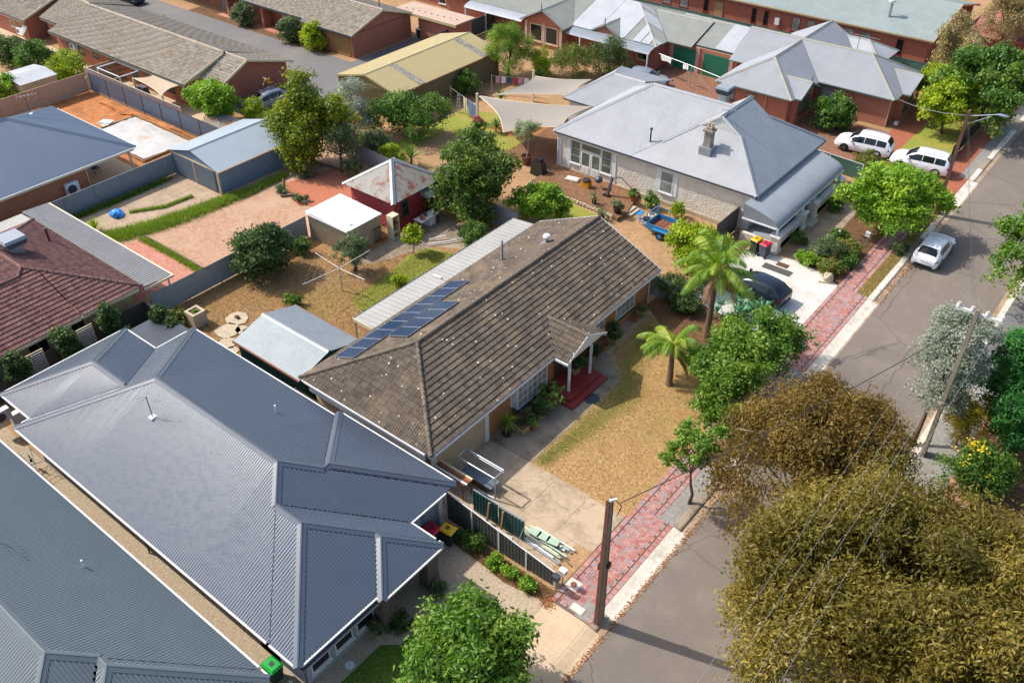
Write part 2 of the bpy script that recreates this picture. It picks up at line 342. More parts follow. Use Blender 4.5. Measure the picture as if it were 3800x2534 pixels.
M_SHEDOLIVE = plain("olive_cladding", '6b6142', .6, grime=.15)
M_TEAL = plain("teal_cladding", '1f5a57', .5, grime=.25)
M_FENCEGREY = plain("grey_fence_sheet", '8f979b', .5, grime=.35, gcol=(.2, .17, .14))
M_FENCEBLUE = plain("blue_grey_fence_sheet", '75828c', .5, grime=.2)
M_FENCEDARK = plain("charcoal_fence_sheet", '4a4c4a', .5, grime=.1)
M_FENCEBEIGE = plain("beige_fence_sheet", 'b59c82', .55, grime=.1)
M_FENCEOLD = plain("old_blue_fence_sheet", '6b7a8a', .6, var=.2, grime=.45, gcol=(.12, .09, .08))
M_FENCEGREEN = plain("green_fence_sheet", '55786a', .5, grime=.2)
M_PALING = plain("paling_timber", '6b5648', .85, var=.25, grime=.3)
M_TIMBER = plain("raw_timber", '9a7b55', .8, var=.2)
M_RUSTPOST = plain("rusty_post", '5a3b2c', .8)
M_STEEL = plain("galvanised_steel", 'a9b0b5', .4, .6, grime=.15)
M_RUST = plain("rusty_steel", '7d4a33', .8, var=.3, grime=.3)
M_BLACK = plain("black_plastic", '17181a', .45)
M_RUBBER = plain("tyre_rubber", '1a1a1b', .8)
M_BINGREEN = plain("dark_green_bin", '26382c', .5)
M_RED = plain("red_plastic", 'c81f36', .45); M_YELLOW = plain("yellow_plastic", 'e0b01c', .45); M_GREEN = plain("green_plastic", '17a33e', .4)
M_BLUETARP = plain("blue_tarpaulin", '2a86d6', .4, var=.2, scale=6)
M_BLUE = plain("blue_steel_paint", '2478a8', .45, grime=.2)
M_SAIL = plain("shade_cloth", '8f867b', .8, var=.05); M_SAILB = plain("beige_shade_cloth", 'b09a80', .8, var=.05)
M_TERRA = plain("terracotta", 'a8643c', .8, var=.2); M_STONEPOT = plain("mossy_stone_planter", '9a8a5c', .85, var=.25, grime=.35, gcol=(.1, .12, .05))
M_STONE = plain("pale_stone", 'b5a58c', .9, var=.2, grime=.3)
M_PLASTIC = NT("plastic_sheet"); 
_t = M_PLASTIC; _n = _t.noise(.7, 5, .6); _t.col(_t.ramp(_n, [(.38, srgb('b3b1ad')), (.58, srgb('c4beb6')), (.74, srgb('b4835f'))])); _t.bump(_t.noise(2.2, 4), .5, .08); M_PLASTIC = _t.fin(.28, 0, .5)
M_CELL = None
def cellmat():
    t = NT("solar_cell"); tc = t.n("TexCoord"); b = t.n("TexBrick"); b.offset = 0; b.inputs["Scale"].default_value = 1; b.inputs["Brick Width"].default_value = .158; b.inputs["Row Height"].default_value = .158
    b.inputs["Mortar Size"].default_value = .006; b.inputs["Color1"].default_value = (*srgb('10233f'), 1); b.inputs["Color2"].default_value = (*srgb('152c4c'), 1); b.inputs["Mortar"].default_value = (*srgb('4a607c'), 1)
    t.l(tc.outputs["Object"], b.inputs["Vector"]); t.col(b.outputs["Color"]); return t.fin(.2, 0, .4)
M_CELL = cellmat()
M_CARWHITE = plain("white_car_paint", 'e9ebee', .22, var=.02); M_CARBLACK = plain("dark_car_paint", '1c2730', .18, var=.05); M_CARSILVER = plain("grey_car_paint", '8d9298', .25, .3, var=.03)
M_CHROME = plain("alloy_wheel", '9a9da1', .3, .7); M_LAMPRED = plain("tail_lamp", '8e1220', .2); M_LAMPCLR = plain("head_lamp", 'c9d0d6', .12); M_PLATE = plain("number_plate", 'd8d8cf', .5)
M_BARK = plain("brown_bark", '5d4a3c', .95, var=.3, scale=9); M_BARKGREY = plain("pale_grey_bark", 'a79f95', .9, var=.25, scale=7, grime=.3); M_PALMBARK = plain("palm_trunk_bark", '6e5644', .95, var=.3, scale=8)
M_POLECONC = plain("pole_concrete", '8f8270', .9, var=.15, grime=.3); M_POLESTEEL = plain("pole_steel", '6a4334', .7, var=.3, grime=.3); M_WIRE = plain("cable", '3a3a3a', .6); M_WIREPALE = plain("bare_wire", 'a9adb0', .4, .4)
L_JAC = leafmat("jacaranda_leaf", '365f1c', '668a2b', 'a8ba52'); L_GREEN = leafmat("green_leaf", '2b511c', '52772a', '93a94a'); L_DARK = leafmat("dark_leaf", '273d1b', '4a6330', '8a9552')
L_GUM = leafmat("bronze_gum_leaf", '464015', '786c27', 'b39c4c', .35); L_GUM2 = leafmat("rusty_gum_leaf", '483a14', '796427', 'b08a48', .35); L_OLIVE = leafmat("olive_leaf", '3c4a2a', '65774a', '9aa577', .3)
L_SILVER = leafmat("silver_leaf", '6c745f', '9aa28c', 'c6cbb6', .3); L_YEL = leafmat("yellow_green_leaf", '5d7a16', '94a81f', 'ced63d'); L_BRIGHT = leafmat("bright_green_leaf", '4a7a1c', '7ea52c', 'c0cf4c')
L_TAN = leafmat("tan_leaf", '7a6a3c', 'a09060', 'c9b98a', .3); L_PINE = leafmat("pine_leaf", '1c4a1c', '33702a', '5f9638', .25); L_GOLD = leafmat("golden_leaf", '6f6a14', '9a8a1c', 'c9b02c', .3)
L_PALM = leafmat("palm_leaf", '3f6a1a', '769a2a', 'c3c448'); L_PALMDEAD = leafmat("dead_palm_leaf", '6b4a2a', '9a7048', 'c9a277', .2); L_BERRY = leafmat("mixed_shrub_leaf", '3c5a1e', '6f7f34', 'b58a45', .3)
L_GRASS = leafmat("lush_grass", '55771f', '86a038', 'b8c25c', .3); L_DRYGRASS = leafmat("dry_grass", '77603a', '9c7f54', 'c4a67c', .3); L_LAWNMIX = leafmat("straw_lawn_grass", '7f6a3c', 'a5875a', 'd2b68a', .3)  # lawn blades vary at random from olive brown to pale straw
L_LITTER = leafmat("fallen_leaf", '6b4020', '9a6232', 'c48a4e', .1); L_AGAVE = leafmat("blue_green_blade", '2f6048', '4f8a62', '86b58a', .15); L_FLOWERY = leafmat("yellow_flower", 'd8b010', 'f0cf20', 'f8e050', .3); L_FLOWERP = leafmat("pink_flower", 'b0306a', 'd8508a', 'e890b0', .3); L_FLOWERL = leafmat("lilac_flower", '8070c0', '9a8ad8', 'c0b8f0', .3)
# ---------------------------------------------------------------- roofs from eave rectangles
class Rect:
    """x0..x1,y0..y1 eave rectangle at height ze; tans: slope of the plane rising from each side (None = gable end); cut: {side: run after which a hip stops (gablet)}"""
    def __init__(s, x0, x1, y0, y1, ze, tx0=None, tx1=None, ty0=None, ty1=None, cut=None):
        s.x0, s.x1, s.y0, s.y1, s.ze = x0, x1, y0, y1, ze; s.t = dict(x0=tx0, x1=tx1, y0=ty0, y1=ty1); s.cut = cut or {}
    def dist(s, k, X, Y): return {'x0': X-s.x0, 'x1': s.x1-X, 'y0': Y-s.y0, 'y1': s.y1-Y}[k]
    def z(s, X, Y, skip=None):
        Z = np.full(np.shape(X), 1e9)
        for k, t in s.t.items():
            if t is None or k == skip: continue
            d = s.dist(k, X, Y); zz = s.ze + t*d
            if k in s.cut: zz = np.where(d > s.cut[k], 1e9, zz)
            Z = np.minimum(Z, zz)
        return Z
    def inside(s, X, Y, e=1e-6): return (X > s.x0-e) & (X < s.x1+e) & (Y > s.y0-e) & (Y < s.y1+e)
def uv2xy(r, side, u, v):
    if side == 'y0': return r.x0+u, r.y0+v
    if side == 'y1': return r.x0+u, r.y1-v
    if side == 'x0': return r.x0+v, r.y0+u
    return r.x1-v, r.y0+u
def spans(rects, i, side, us, nv=260):
    """for each column u: list of (v0,v1) horizontal runs where this face is the roof surface"""
    r = rects[i]; L = (r.x1-r.x0) if side[0] == 'y' else (r.y1-r.y0); W = (r.y1-r.y0) if side[0] == 'y' else (r.x1-r.x0)
    vm = r.cut.get(side, W); v = np.linspace(0, vm, nv); U, V = np.meshgrid(us, v, indexing='ij')
    X, Y = uv2xy(r, side, U, V); Z = r.ze + r.t[side]*V
    ok = Z <= r.z(X, Y, skip=side) + 1e-6
    for j, q in enumerate(rects):
        if j == i: continue
        zq = q.z(X, Y); ins = q.inside(X, Y)
        ok &= ~(ins & (zq < 1e8) & ((zq > Z + 1e-5) | ((np.abs(zq-Z) <= 1e-5) & (j < i))))
    out = []
    for a in range(len(us)):
        m = np.concatenate(([0], ok[a].astype(np.int8), [0])); d = np.diff(m); st = np.where(d == 1)[0]; en = np.where(d == -1)[0]-1
        out.append([(v[s], v[e]) for s, e in zip(st, en) if e > s])
    return out, L
def profile(kind, L, ph=0.0):
    """column positions along the eave and their height"""
    if kind == 'corr': p, n, a = .135, 4, .017
    elif kind == 'corrbig': p, n, a = .13, 4, .018
    elif kind == 'rib': 
        us, h = [], []; u = 0.0
        while u < L:
            for du, hh in ((0, 0), (.02, .03), (.055, .03), (.075, 0), (.13, 0)):
                if u+du <= L: us.append(u+du); h.append(hh)
            u += .19
        us.append(L); h.append(0); return np.array(us), np.array(h)
    elif kind == 'rib3':
        us, h = [], []; u = 0.0
        while u < L:
            for du, hh in ((0, 0), (.015, .045), (.05, .045), (.065, 0), (.2, 0)):
                if u+du <= L: us.append(u+du); h.append(hh)
            u += .38
        us.append(L); h.append(0); return np.array(us), np.array(h)
    else: return np.linspace(0, L, max(2, int(L/.3))), np.zeros(max(2, int(L/.3)))
    us = np.arange(0, L+1e-9, p/n); us[-1] = L if L-us[-1] < p/n else us[-1]
    if L-us[-1] > 1e-4: us = np.append(us, L)
    return us, a*np.cos(2*np.pi*(us+ph)/p)
def sheet_faces(rects, kind, only=None):
    V, Fc = [], []; base = 0
    for i, r in enumerate(rects):
        for side, t in r.t.items():
            if t is None or (only and (i, side) not in only): continue
            L = (r.x1-r.x0) if side[0] == 'y' else (r.y1-r.y0); us, h = profile(kind, L, r.x0 if side[0] == 'y' else r.y0); sp, _ = spans(rects, i, side, us)
            prev = None
            for a, u in enumerate(us):
                cur = []
                for (v0, v1) in sp[a]:
                    ids = []
                    for v in (v0, v1):
                        x, y = uv2xy(r, side, u, v); V.append((x, y, r.ze+t*v+h[a])); ids.append(base); base += 1
                    cur.append((ids, v0, v1))
                if prev:
                    for (pi, p0, p1) in prev:
                        for (ci, c0, c1) in cur:
                            if min(p1, c1) > max(p0, c0): Fc.append((pi[0], ci[0], ci[1], pi[1]) if side in ('y0', 'x1') else (pi[1], ci[1], ci[0], pi[0]))
                prev = cur
    return V, Fc
def sheet_roof(parent, rects, mat, kind='corr', name='roof', only=None):
    V, Fc = sheet_faces(rects, kind, only); return mesh_obj(name, V, Fc, mat, parent, smooth=(kind in ('corr', 'corrbig')))
def ridge_lines(rects):
    """ridge and hip segments, clipped to where they are the visible roof surface"""
    segs = []
    for i, r in enumerate(rects):
        t = r.t; W, D = r.x1-r.x0, r.y1-r.y0
        cand = []
        if t['y0'] and t['y1']:                                   # ridge along x
            yr = (t['y0']*r.y0+t['y1']*r.y1)/(t['y0']+t['y1']); zr = r.ze+t['y0']*(yr-r.y0)
            xa = r.x0+((zr-r.ze)/t['x0'] if t['x0'] and 'x0' not in r.cut else 0); xb = r.x1-((zr-r.ze)/t['x1'] if t['x1'] and 'x1' not in r.cut else 0)
            if xb > xa: cand.append(((xa, yr, zr), (xb, yr, zr), 'ridge'))
        if t['x0'] and t['x1']:
            xr = (t['x0']*r.x0+t['x1']*r.x1)/(t['x0']+t['x1']); zr = r.ze+t['x0']*(xr-r.x0)
            ca = r.cut.get('y0'); cb = r.cut.get('y1')
            ya = r.y0+(ca if ca else ((zr-r.ze)/t['y0'] if t['y0'] else 0)); yb = r.y1-(cb if cb else ((zr-r.ze)/t['y1'] if t['y1'] else 0))
            if yb > ya: cand.append(((xr, ya, zr), (xr, yb, zr), 'ridge'))
        for kx in ('x0', 'x1'):
            for ky in ('y0', 'y1'):
                if t[kx] and t[ky]:
                    x, y = getattr(r, kx), getattr(r, ky); sx = 1 if kx == 'x0' else -1; sy = 1 if ky == 'y0' else -1
                    zt = 99
                    for k in ('x0', 'x1'):
                        pass
                    # climb until another plane of the same rectangle takes over
                    zz = np.linspace(0, 12, 2400); X = x+sx*zz/t[kx]; Y = y+sy*zz/t[ky]
                    ok = (r.z(X, Y) >= r.ze+zz-1e-4) & r.inside(X, Y)
                    if kx in r.cut: ok &= (zz/t[kx] <= r.cut[kx])
                    if ky in r.cut: ok &= (zz/t[ky] <= r.cut[ky])
                    n = np.argmin(ok) if not ok.all() else len(ok); zt = zz[max(0, n-1)]
                    cand.append(((x, y, r.ze), (x+sx*zt/t[kx], y+sy*zt/t[ky], r.ze+zt), 'hip'))
        for a, b, k in cand:
            a, b = np.array(a), np.array(b); s = np.linspace(0, 1, 400)[:, None]; P = a+(b-a)*s; ok = np.ones(len(P), bool)
            for j, q in enumerate(rects):
                if j == i: continue
                zq = q.z(P[:, 0], P[:, 1]); ok &= ~(q.inside(P[:, 0], P[:, 1]) & (zq < 1e8) & (zq > P[:, 2]+.012))
            dd = (b-a)/np.linalg.norm(b-a); pp = np.array((-dd[1], dd[0]))/math.hypot(dd[0], dd[1])
            for sg in (-1, 1):
                X, Y = P[:, 0]+sg*.2*pp[0], P[:, 1]+sg*.2*pp[1]; env = np.full(len(P), -9.0)
                for q in rects: zq = q.z(X, Y); env = np.maximum(env, np.where(q.inside(X, Y) & (zq < 1e8), zq, -9))
                ok &= env < P[:, 2]-.02
            m = np.concatenate(([0], ok.astype(np.int8), [0])); d = np.diff(m)
            for st, en in zip(np.where(d == 1)[0], np.where(d == -1)[0]-1):
                if en-st > 6: segs.append((P[st], P[en], k))
    return segs
def metal_caps(parent, rects, mat, w=.19, name='ridge_capping'):
    """folded metal capping over every ridge and hip"""
    mb = MB()
    for a, b, k in ridge_lines(rects):
        d = b-a; L = np.linalg.norm(d)
        if L < .3: continue
        d = d/L; side = np.cross(d, (0, 0, 1)); side /= np.linalg.norm(side); up = np.array((0, 0, 1.0))
        dr = .5*w if k == 'ridge' else .32*w
        pr = [(-w, -dr+.012), (-.035, .022), (-.03, .045), (.03, .045), (.035, .022), (w, -dr+.012)]
        vs = [];  
        for p in (a, b):
            for s_, z_ in pr: vs.append(tuple(p+side*s_+up*(z_+.012)))
        n = len(pr); mb.add(vs, [(i, i+1, n+i+1, n+i) for i in range(n-1)])
    return mb.build(name, mat, parent)
def eave_gutters(parent, rects, mat, fascia=None, skip=(), h=.09, d=.08, drop=0.0):
    """gutter (and fascia) under every visible eave edge"""
    mb = MB(); fb = MB()
    for i, r in enumerate(rects):
        for side, t in r.t.items():
            if t is None or (i, side) in skip: continue
            L = (r.x1-r.x0) if side[0] == 'y' else (r.y1-r.y0); us = np.linspace(0, L, max(8, int(L/.1))); sp, _ = spans(rects, i, side, us, 60)
            on = [bool(s and s[0][0] < .02) for s in sp]; a = None
            for k in range(len(us)+1):
                if k < len(us) and on[k]:
                    if a is None: a = us[k]
                elif a is not None:
                    b = us[k-1]
                    if b-a > .2:
                        x0, y0 = uv2xy(r, side, a, 0); x1, y1 = uv2xy(r, side, b, 0); ox, oy = {'x0': (-1, 0), 'x1': (1, 0), 'y0': (0, -1), 'y1': (0, 1)}[side]
                        e = .03
                        mb.box(min(x0, x1)-(e if oy else 0)+min(0, ox*d), max(x0, x1)+(e if oy else 0)+max(0, ox*d), min(y0, y1)+min(0, oy*d), max(y0, y1)+max(0, oy*d), r.ze-h-.01, r.ze-.012)
                        if fascia: fb.box(min(x0, x1)+min(0, -ox*.03), max(x0, x1)+max(0, -ox*.03), min(y0, y1)+min(0, -oy*.03), max(y0, y1)+max(0, -oy*.03), r.ze-.24, r.ze-.03)
                    a = None
    if mb.v: mb.build('gutter', mat, parent)
    if fascia and fb.v: fb.build('fascia', fascia, parent)
TILE_COLS = [(0.0, .03), (.025, .032), (.05, .004), (.12, .004), (.14, .03), (.165, .03), (.19, .004), (.27, .004), (.3, .03)]
def tile_faces_box(us_h, v0s, v1s, g0=.0, lip=.04):
    pass
def tile_roof(parent, rects, mat, capmat, limit=300, tw=.3, gauge=.32, name='roof'):
    """every tile is a small solid: the largest in view are objects, the rest one joined part"""
    under = MB(); roof = None
    V0, F0 = sheet_faces(rects, 'flat')
    V0 = [(x, y, z-.03) for x, y, z in V0]
    roof = mesh_obj(name, V0, F0, M_BLACK, parent)
    full = []; PV, PF, PT = [], [], []
    camp = np.array((0, 0, CAMH))
    cols = np.array([c for c, _ in TILE_COLS])*tw/.3; hs = np.array([h for _, h in TILE_COLS]); nc = len(cols)
    meshes = {}
    for i, r in enumerate(rects):
        for side, t in r.t.items():
            if t is None: continue
            L = (r.x1-r.x0) if side[0] == 'y' else (r.y1-r.y0); ch = math.cos(math.atan(t)); g = gauge*ch
            nrow = int(((r.y1-r.y0) if side[0] == 'y' else (r.x1-r.x0))/g)+1; ncol = int(L/tw)+2
            allu = []
            for off in (0.0,):
                us = (np.arange(ncol)[:, None]*tw+off+cols[None, :]).ravel(); allu.append(np.clip(us, 0, L))
            sp = [spans(rects, i, side, uu, 200)[0] for uu in allu]
            ax = np.array(uv2xy(r, side, 1, 0))-np.array(uv2xy(r, side, 0, 0)); ay = np.array(uv2xy(r, side, 0, 1))-np.array(uv2xy(r, side, 0, 0))
            U3 = np.array((ax[0], ax[1], 0)); V3 = np.array((ay[0], ay[1], t)); V3 = V3/np.linalg.norm(V3); N3 = np.cross(U3, V3); N3 = N3 if N3[2] > 0 else -N3
            flip = np.cross(U3, V3)[2] < 0
            ox, oy = uv2xy(r, side, 0, 0); O = np.array((ox, oy, r.ze))
            for row in range(nrow):
                off = 0.0; S_ = sp[0]; va, vb = row*g, (row+1)*g
                for c in range(ncol):
                    u0 = c*tw+off; iv = []; isfull = u0 >= -1e-6 and u0+tw <= L+1e-6; any_ = False
                    for k in range(nc):
                        runs = S_[c*nc+k]; best = None
                        for a, b in runs:
                            lo, hi = max(a, va), min(b, vb)
                            if hi-lo > .01 and (best is None or hi-lo > best[1]-best[0]): best = (lo, hi)
                        if best is None: isfull = False
                        else:
                            any_ = True
                            if best[0] > va+.02 or best[1] < vb-.02: isfull = False
                        iv.append(best)
                    if not any_: continue
                    if isfull:
                        full.append((O+U3*u0+V3*(va/ch), (U3, V3, N3), flip)); continue
                    prev = None
                    for k in range(nc):
                        cur = None
                        if iv[k]:
                            lo, hi = iv[k]; u = min(max(u0+cols[k], 0), L); p0 = O+U3*u+V3*(lo/ch); p1 = O+U3*u+V3*(hi/ch)
                            f0 = 1-(lo-va)/g; f1 = 1-(hi-va)/g; b = len(PV)
                            PV += [p0+N3*(hs[k]+.05*f0), p1+N3*(hs[k]+.05*f1), p0-N3*.005]; cur = b
                        if prev is not None and cur is not None:
                            q1 = (prev, cur, cur+1, prev+1); q2 = (prev+2, cur+2, cur, prev)
                            PF += [q1, q2] if not flip else [q1[::-1], q2[::-1]]; tv = ((row*7919+c*104729+i*31) % 997)/997.0; PT += [tv, tv]
                        prev = cur
    full.sort(key=lambda e: float(np.linalg.norm(e[0]-camp))-(6 if float(np.dot(e[1][2], camp-e[0]))/np.linalg.norm(camp-e[0]) > .45 else 0))
    def tmesh(flip):
        if flip in meshes: return meshes[flip]
        vs, fs = [], []
        for k in range(nc): vs += [(cols[k], 0, hs[k]+.05), (cols[k], gauge, hs[k]), (cols[k], 0, -.005)]
        for k in range(nc-1):
            a, b = 3*k, 3*k+3; q1 = (a, b, b+1, a+1); q2 = (a+2, b+2, b, a); fs += [q1, q2]
        me = bpy.data.meshes.new("roof_tile"); me.from_pydata(vs, [], fs); me.update(); me.materials.append(mat); meshes[flip] = me; return me
    porg = np.array(ORG[roof.name])
    for p, (U3, V3, N3), flip in full[:limit]:
        o = bpy.data.objects.new("roof_tile", tmesh(flip)); C.objects.link(o); o.parent = roof
        jit = random.uniform(-.006, .006); q = p-porg+N3*random.uniform(0, .006)
        X = U3; Yv = V3; Z = N3
        if flip: Yv = V3; X = -U3; q = q+U3*tw
        o.matrix_basis = Matrix(((X[0], Yv[0], Z[0], q[0]), (X[1], Yv[1], Z[1], q[1]), (X[2], Yv[2], Z[2], q[2]), (0, 0, 0, 1))) @ Matrix.Rotation(jit, 4, 'Z')
    for n_, (p, (U3, V3, N3), flip) in enumerate(full[limit:]):
        tv = ((n_*7919) % 997)/997.0
        b = len(PV)
        for k in range(nc): PV += [p+U3*cols[k]+N3*(hs[k]+.05), p+U3*cols[k]+V3*gauge+N3*hs[k], p+U3*cols[k]-N3*.005]
        for k in range(nc-1):
            a, c2 = b+3*k, b+3*k+3; q1 = (a, c2, c2+1, a+1); q2 = (a+2, c2+2, c2, a)
            PF += [q1, q2] if not flip else [q1[::-1], q2[::-1]]; PT += [tv, tv]
    if PF:
        o = mesh_obj('roof_tiles', np.array(PV), np.array(PF), mat, roof, tint=PT); o["kind"] = "stuff"
    # half-round ridge and hip tiles, one object each
    prof = [(-.125, -.05), (-.11, .03), (-.06, .085), (0, .1), (.06, .085), (.11, .03), (.125, -.05)]
    cme = {}
    for a, b, k in ridge_lines(rects):
        d = b-a; L = np.linalg.norm(d); d = d/L; n = max(1, int(round(L/.36))); l = L/n
        side = np.cross(d, (0, 0, 1)); side /= np.linalg.norm(side); up = np.cross(side, d)
        key = round(l, 3)
        if key not in cme:
            vs = [(s, 0, z+.02) for s, z in prof]+[(s*.9, l+.04, z*.9+.005) for s, z in prof]; m = len(prof)
            fs = [(i2, i2+1, m+i2+1, m+i2) for i2 in range(m-1)]+[tuple(range(m))]
            me = bpy.data.meshes.new("ridge_tile"); me.from_pydata(vs, [], fs); me.update(); me.materials.append(capmat); cme[key] = me
        for j in range(n):
            q = a+d*(l*j)-porg+up*.03
            o = bpy.data.objects.new("ridge_tile", cme[key]); C.objects.link(o); o.parent = roof
            o.matrix_basis = Matrix(((side[0], d[0], up[0], q[0]), (side[1], d[1], up[1], q[1]), (side[2], d[2], up[2], q[2]), (0, 0, 0, 1))) @ Matrix.Rotation(random.uniform(-.03, .03), 4, 'Z')
    return roof
def walls(parent, rects, z1, mat, z0=-.02, name='wall'):
    for (x0, x1, y0, y1) in rects: MB().box(x0, x1, y0, y1, z0, z1).build(name, mat, parent)
def gable(parent, pts, mat, name='gable_wall', th=(0, .08, 0)):
    """triangular gable wall: pts are 3 or 4 world points, th its thickness vector"""
    n = len(pts); b = [tuple(np.add(p, th)) for p in pts]
    MB().add(list(pts)+b, [tuple(range(n)), tuple(range(2*n-1, n-1, -1))]+[(i, n+i, n+(i+1) % n, (i+1) % n) for i in range(n)]).build(name, mat, parent)
def window(parent, face, pos, a0, a1, z0, z1, frame=M_WHITE, glass=M_GLASS, nx=1, nz=2, fw=.06, sill=True, sillmat=None, proud=.03, name='window', bw=.025):
    """face: 'x+','x-','y+','y-' = outward side; pos = wall plane; a0..a1 along the wall"""
    sg = 1 if face[1] == '+' else -1
    def bx(mb, u0, u1, w0, w1, q0, q1):
        lo, hi = sorted((pos+sg*q0, pos+sg*q1))
        if face[0] == 'x': mb.box(lo, hi, u0, u1, w0, w1)
        else: mb.box(u0, u1, lo, hi, w0, w1)
    f = MB()
    bx(f, a0, a0+fw, z0, z1, -.02, proud); bx(f, a1-fw, a1, z0, z1, -.02, proud); bx(f, a0+fw, a1-fw, z0, z0+fw, -.02, proud-.002); bx(f, a0+fw, a1-fw, z1-fw, z1, -.02, proud-.002)
    W = (a1-a0-2*fw); Hh = z1-z0-2*fw
    for i in range(1, nx):
        c = a0+fw+W*i/nx; bx(f, c-bw/2, c+bw/2, z0+fw, z1-fw, -.02, proud-.008)
    for j in range(1, nz):
        c = z0+fw+Hh*j/nz; bx(f, a0+fw, a1-fw, c-bw/2, c+bw/2, -.02, proud-.010)
    fo = f.build(name, frame, parent)
    for i in range(nx):
        for j in range(nz):
            g = MB(); bx(g, a0+fw+W*i/nx+.003, a0+fw+W*(i+1)/nx-.003, z0+fw+Hh*j/nz+.003, z0+fw+Hh*(j+1)/nz-.003, -.01, proud-.018); g.build('pane', glass, fo)
    if sill:
        s = MB(); bx(s, a0-.06, a1+.06, z0-.09, z0-.004, -.02, proud+.07); s.build('sill', sillmat or frame, fo)
    return fo
def roller_door(parent, face, pos, a0, a1, z0, z1, mat, n=14, name='roller_door'):
    sg = 1 if face[1] == '+' else -1; mb = MB(); h = (z1-z0)/n
    for i in range(n):
        lo, hi = sorted((pos-sg*.02, pos+sg*(.018 if i % 2 else .03)))
        if face[0] == 'x': mb.box(lo, hi, a0, a1, z0+i*h, z0+(i+1)*h-.004)
        else: mb.box(a0, a1, lo, hi, z0+i*h, z0+(i+1)*h-.004)
    return mb.build(name, mat, parent)
def downpipe(parent, x, y, z1, mat, z0=0.0, off=(0, 0)):
    return MB().tube([(x+off[0], y+off[1], z1), (x, y, z1-.25), (x, y, z0)], .04, 6).build('downpipe', mat, parent)
def clad_box(parent, x0, x1, y0, y1, z0, z1, mat, kind='rib', name='wall', horiz=False, faces=('x0', 'x1', 'y0', 'y1')):
    """shed walls of ribbed or corrugated sheet"""
    for s in faces:
        L = (x1-x0) if s[0] == 'y' else (y1-y0); V, Fc = [], []
        if horiz:
            us, h = profile(kind, z1-z0)
            for u, hh in zip(us, h):
                for a in (0, L):
                    if s == 'y0': V.append((x0+a, y0-hh, z0+u))
                    elif s == 'y1': V.append((x0+a, y1+hh, z0+u))
                    elif s == 'x0': V.append((x0-hh, y0+a, z0+u))
                    else: V.append((x1+hh, y0+a, z0+u))
        else:
            us, h = profile(kind, L)
            for u, hh in zip(us, h):
                for z in (z0, z1):
                    if s == 'y0': V.append((x0+u, y0-hh, z))
                    elif s == 'y1': V.append((x0+u, y1+hh, z))
                    elif s == 'x0': V.append((x0-hh, y0+u, z))
                    else: V.append((x1+hh, y0+u, z))
        for i in range(len(us)-1): Fc.append((2*i, 2*i+2, 2*i+3, 2*i+1))
        mesh_obj(name, V, Fc, mat, parent, smooth=(kind == 'corr'))
# ---------------------------------------------------------------- the setting: ground, road, paths
def sheet(name, pts, z, mat):
    return struct(mesh_obj(name, [(x, y, z) for x, y in pts], [tuple(range(len(pts)))], mat))
def rsheet(name, x0, x1, y0, y1, z, mat): return sheet(name, [(x0, y0), (x1, y0), (x1, y1), (x0, y1)], z, mat)
def slab_set(parent, rects, z, mat, gap=.012, name='slab'):
    for (x0, x1, y0, y1) in rects:
        dz = random.uniform(-.006, .006); MB().box(x0+gap/2, x1-gap/2, y0+gap/2, y1-gap/2, z-.07, z+dz).build(name, mat, parent)
rsheet('ground', -600, 500, -400, 700, -.2, M_DIRT)
rsheet('yard_ground', -320, -11.9, -80, 260, -.014, M_DIRT)
rsheet('opposite_ground', -4.4, 160, -80, 260, -.014, M_MULCH)
rsheet('road', -11.5, -4.8, -80, 260, -.105, M_ASPHALT)
# kerb, gutter and driveway aprons
kerb = struct(empty('kerb')); gut = struct(empty('gutter'))
APR = [(16.2, 19.95, M_CONCPALE), (20.9, 27.0, M_KERB), (42.0, 51.3, M_KERB), (67.4, 72.2, M_KERB)]
def in_apron(y): 
    for a, b, m in APR:
        if a <= y < b: return (a, b, m)
y = -20.0
while y < 130:
    ap = in_apron(y+.01)
    nxt = min([a for a, b, m in APR if a > y+.01]+[130])
    e = min(y+2.4, ap[1] if ap else nxt)
    if ap:
        a0, a1 = (-.16 if abs(y-ap[0]) < .1 else 0), 0
        mb = MB(); P = [(-12.0, .006), (-11.9, .004), (-11.45, -.085), (-11.2, -.1), (-11.2, -.18), (-12.0, -.18)]
        vs = [(x, y+.006, z) for x, z in P]+[(x, e-.006, z) for x, z in P]; n = len(P)
        mb.add(vs, [tuple(range(n))[::-1], tuple(range(n, 2*n))]+[(i, (i+1) % n, n+(i+1) % n, n+i) for i in range(n)]); mb.build('apron', ap[2], kerb)
    else:
        P = [(-11.92, .015), (-11.6, .012), (-11.53, -.02), (-11.5, -.1), (-11.5, -.18), (-11.92, -.18)]
        vs = [(x, y+.006, z) for x, z in P]+[(x, e-.006, z) for x, z in P]; n = len(P)
        MB().add(vs, [tuple(range(n))[::-1], tuple(range(n, 2*n))]+[(i, (i+1) % n, n+(i+1) % n, n+i) for i in range(n)]).build('kerb_block', M_KERB if random.random() < .5 else M_CONCDARK, kerb)
    MB().box(-11.5 if not ap else -11.2, -11.16 if not ap else -11.08, y+.006, e-.006, -.18, -.096).build('gutter_block', M_GUTTER, gut)
    y = e
fk = struct(empty('far_kerb')); y = 10.0
while y < 130:
    MB().prism([(-4.85, y+.006), (-4.5, y+.006), (-4.5, y+2.39), (-4.85, y+2.39)], -.18, .015).build('kerb_block', M_KERB, fk)
    MB().box(-5.15, -4.852, y+.006, y+2.39, -.18, -.096).build('gutter_block', M_GUTTER, fk); y += 2.4
rsheet('far_verge', -4.5, -2.6, 5, 75, .002, M_GREYVERGE); rsheet('far_driveway', -4.5, 3, 49.0, 57, .006, M_ASPHALT2)
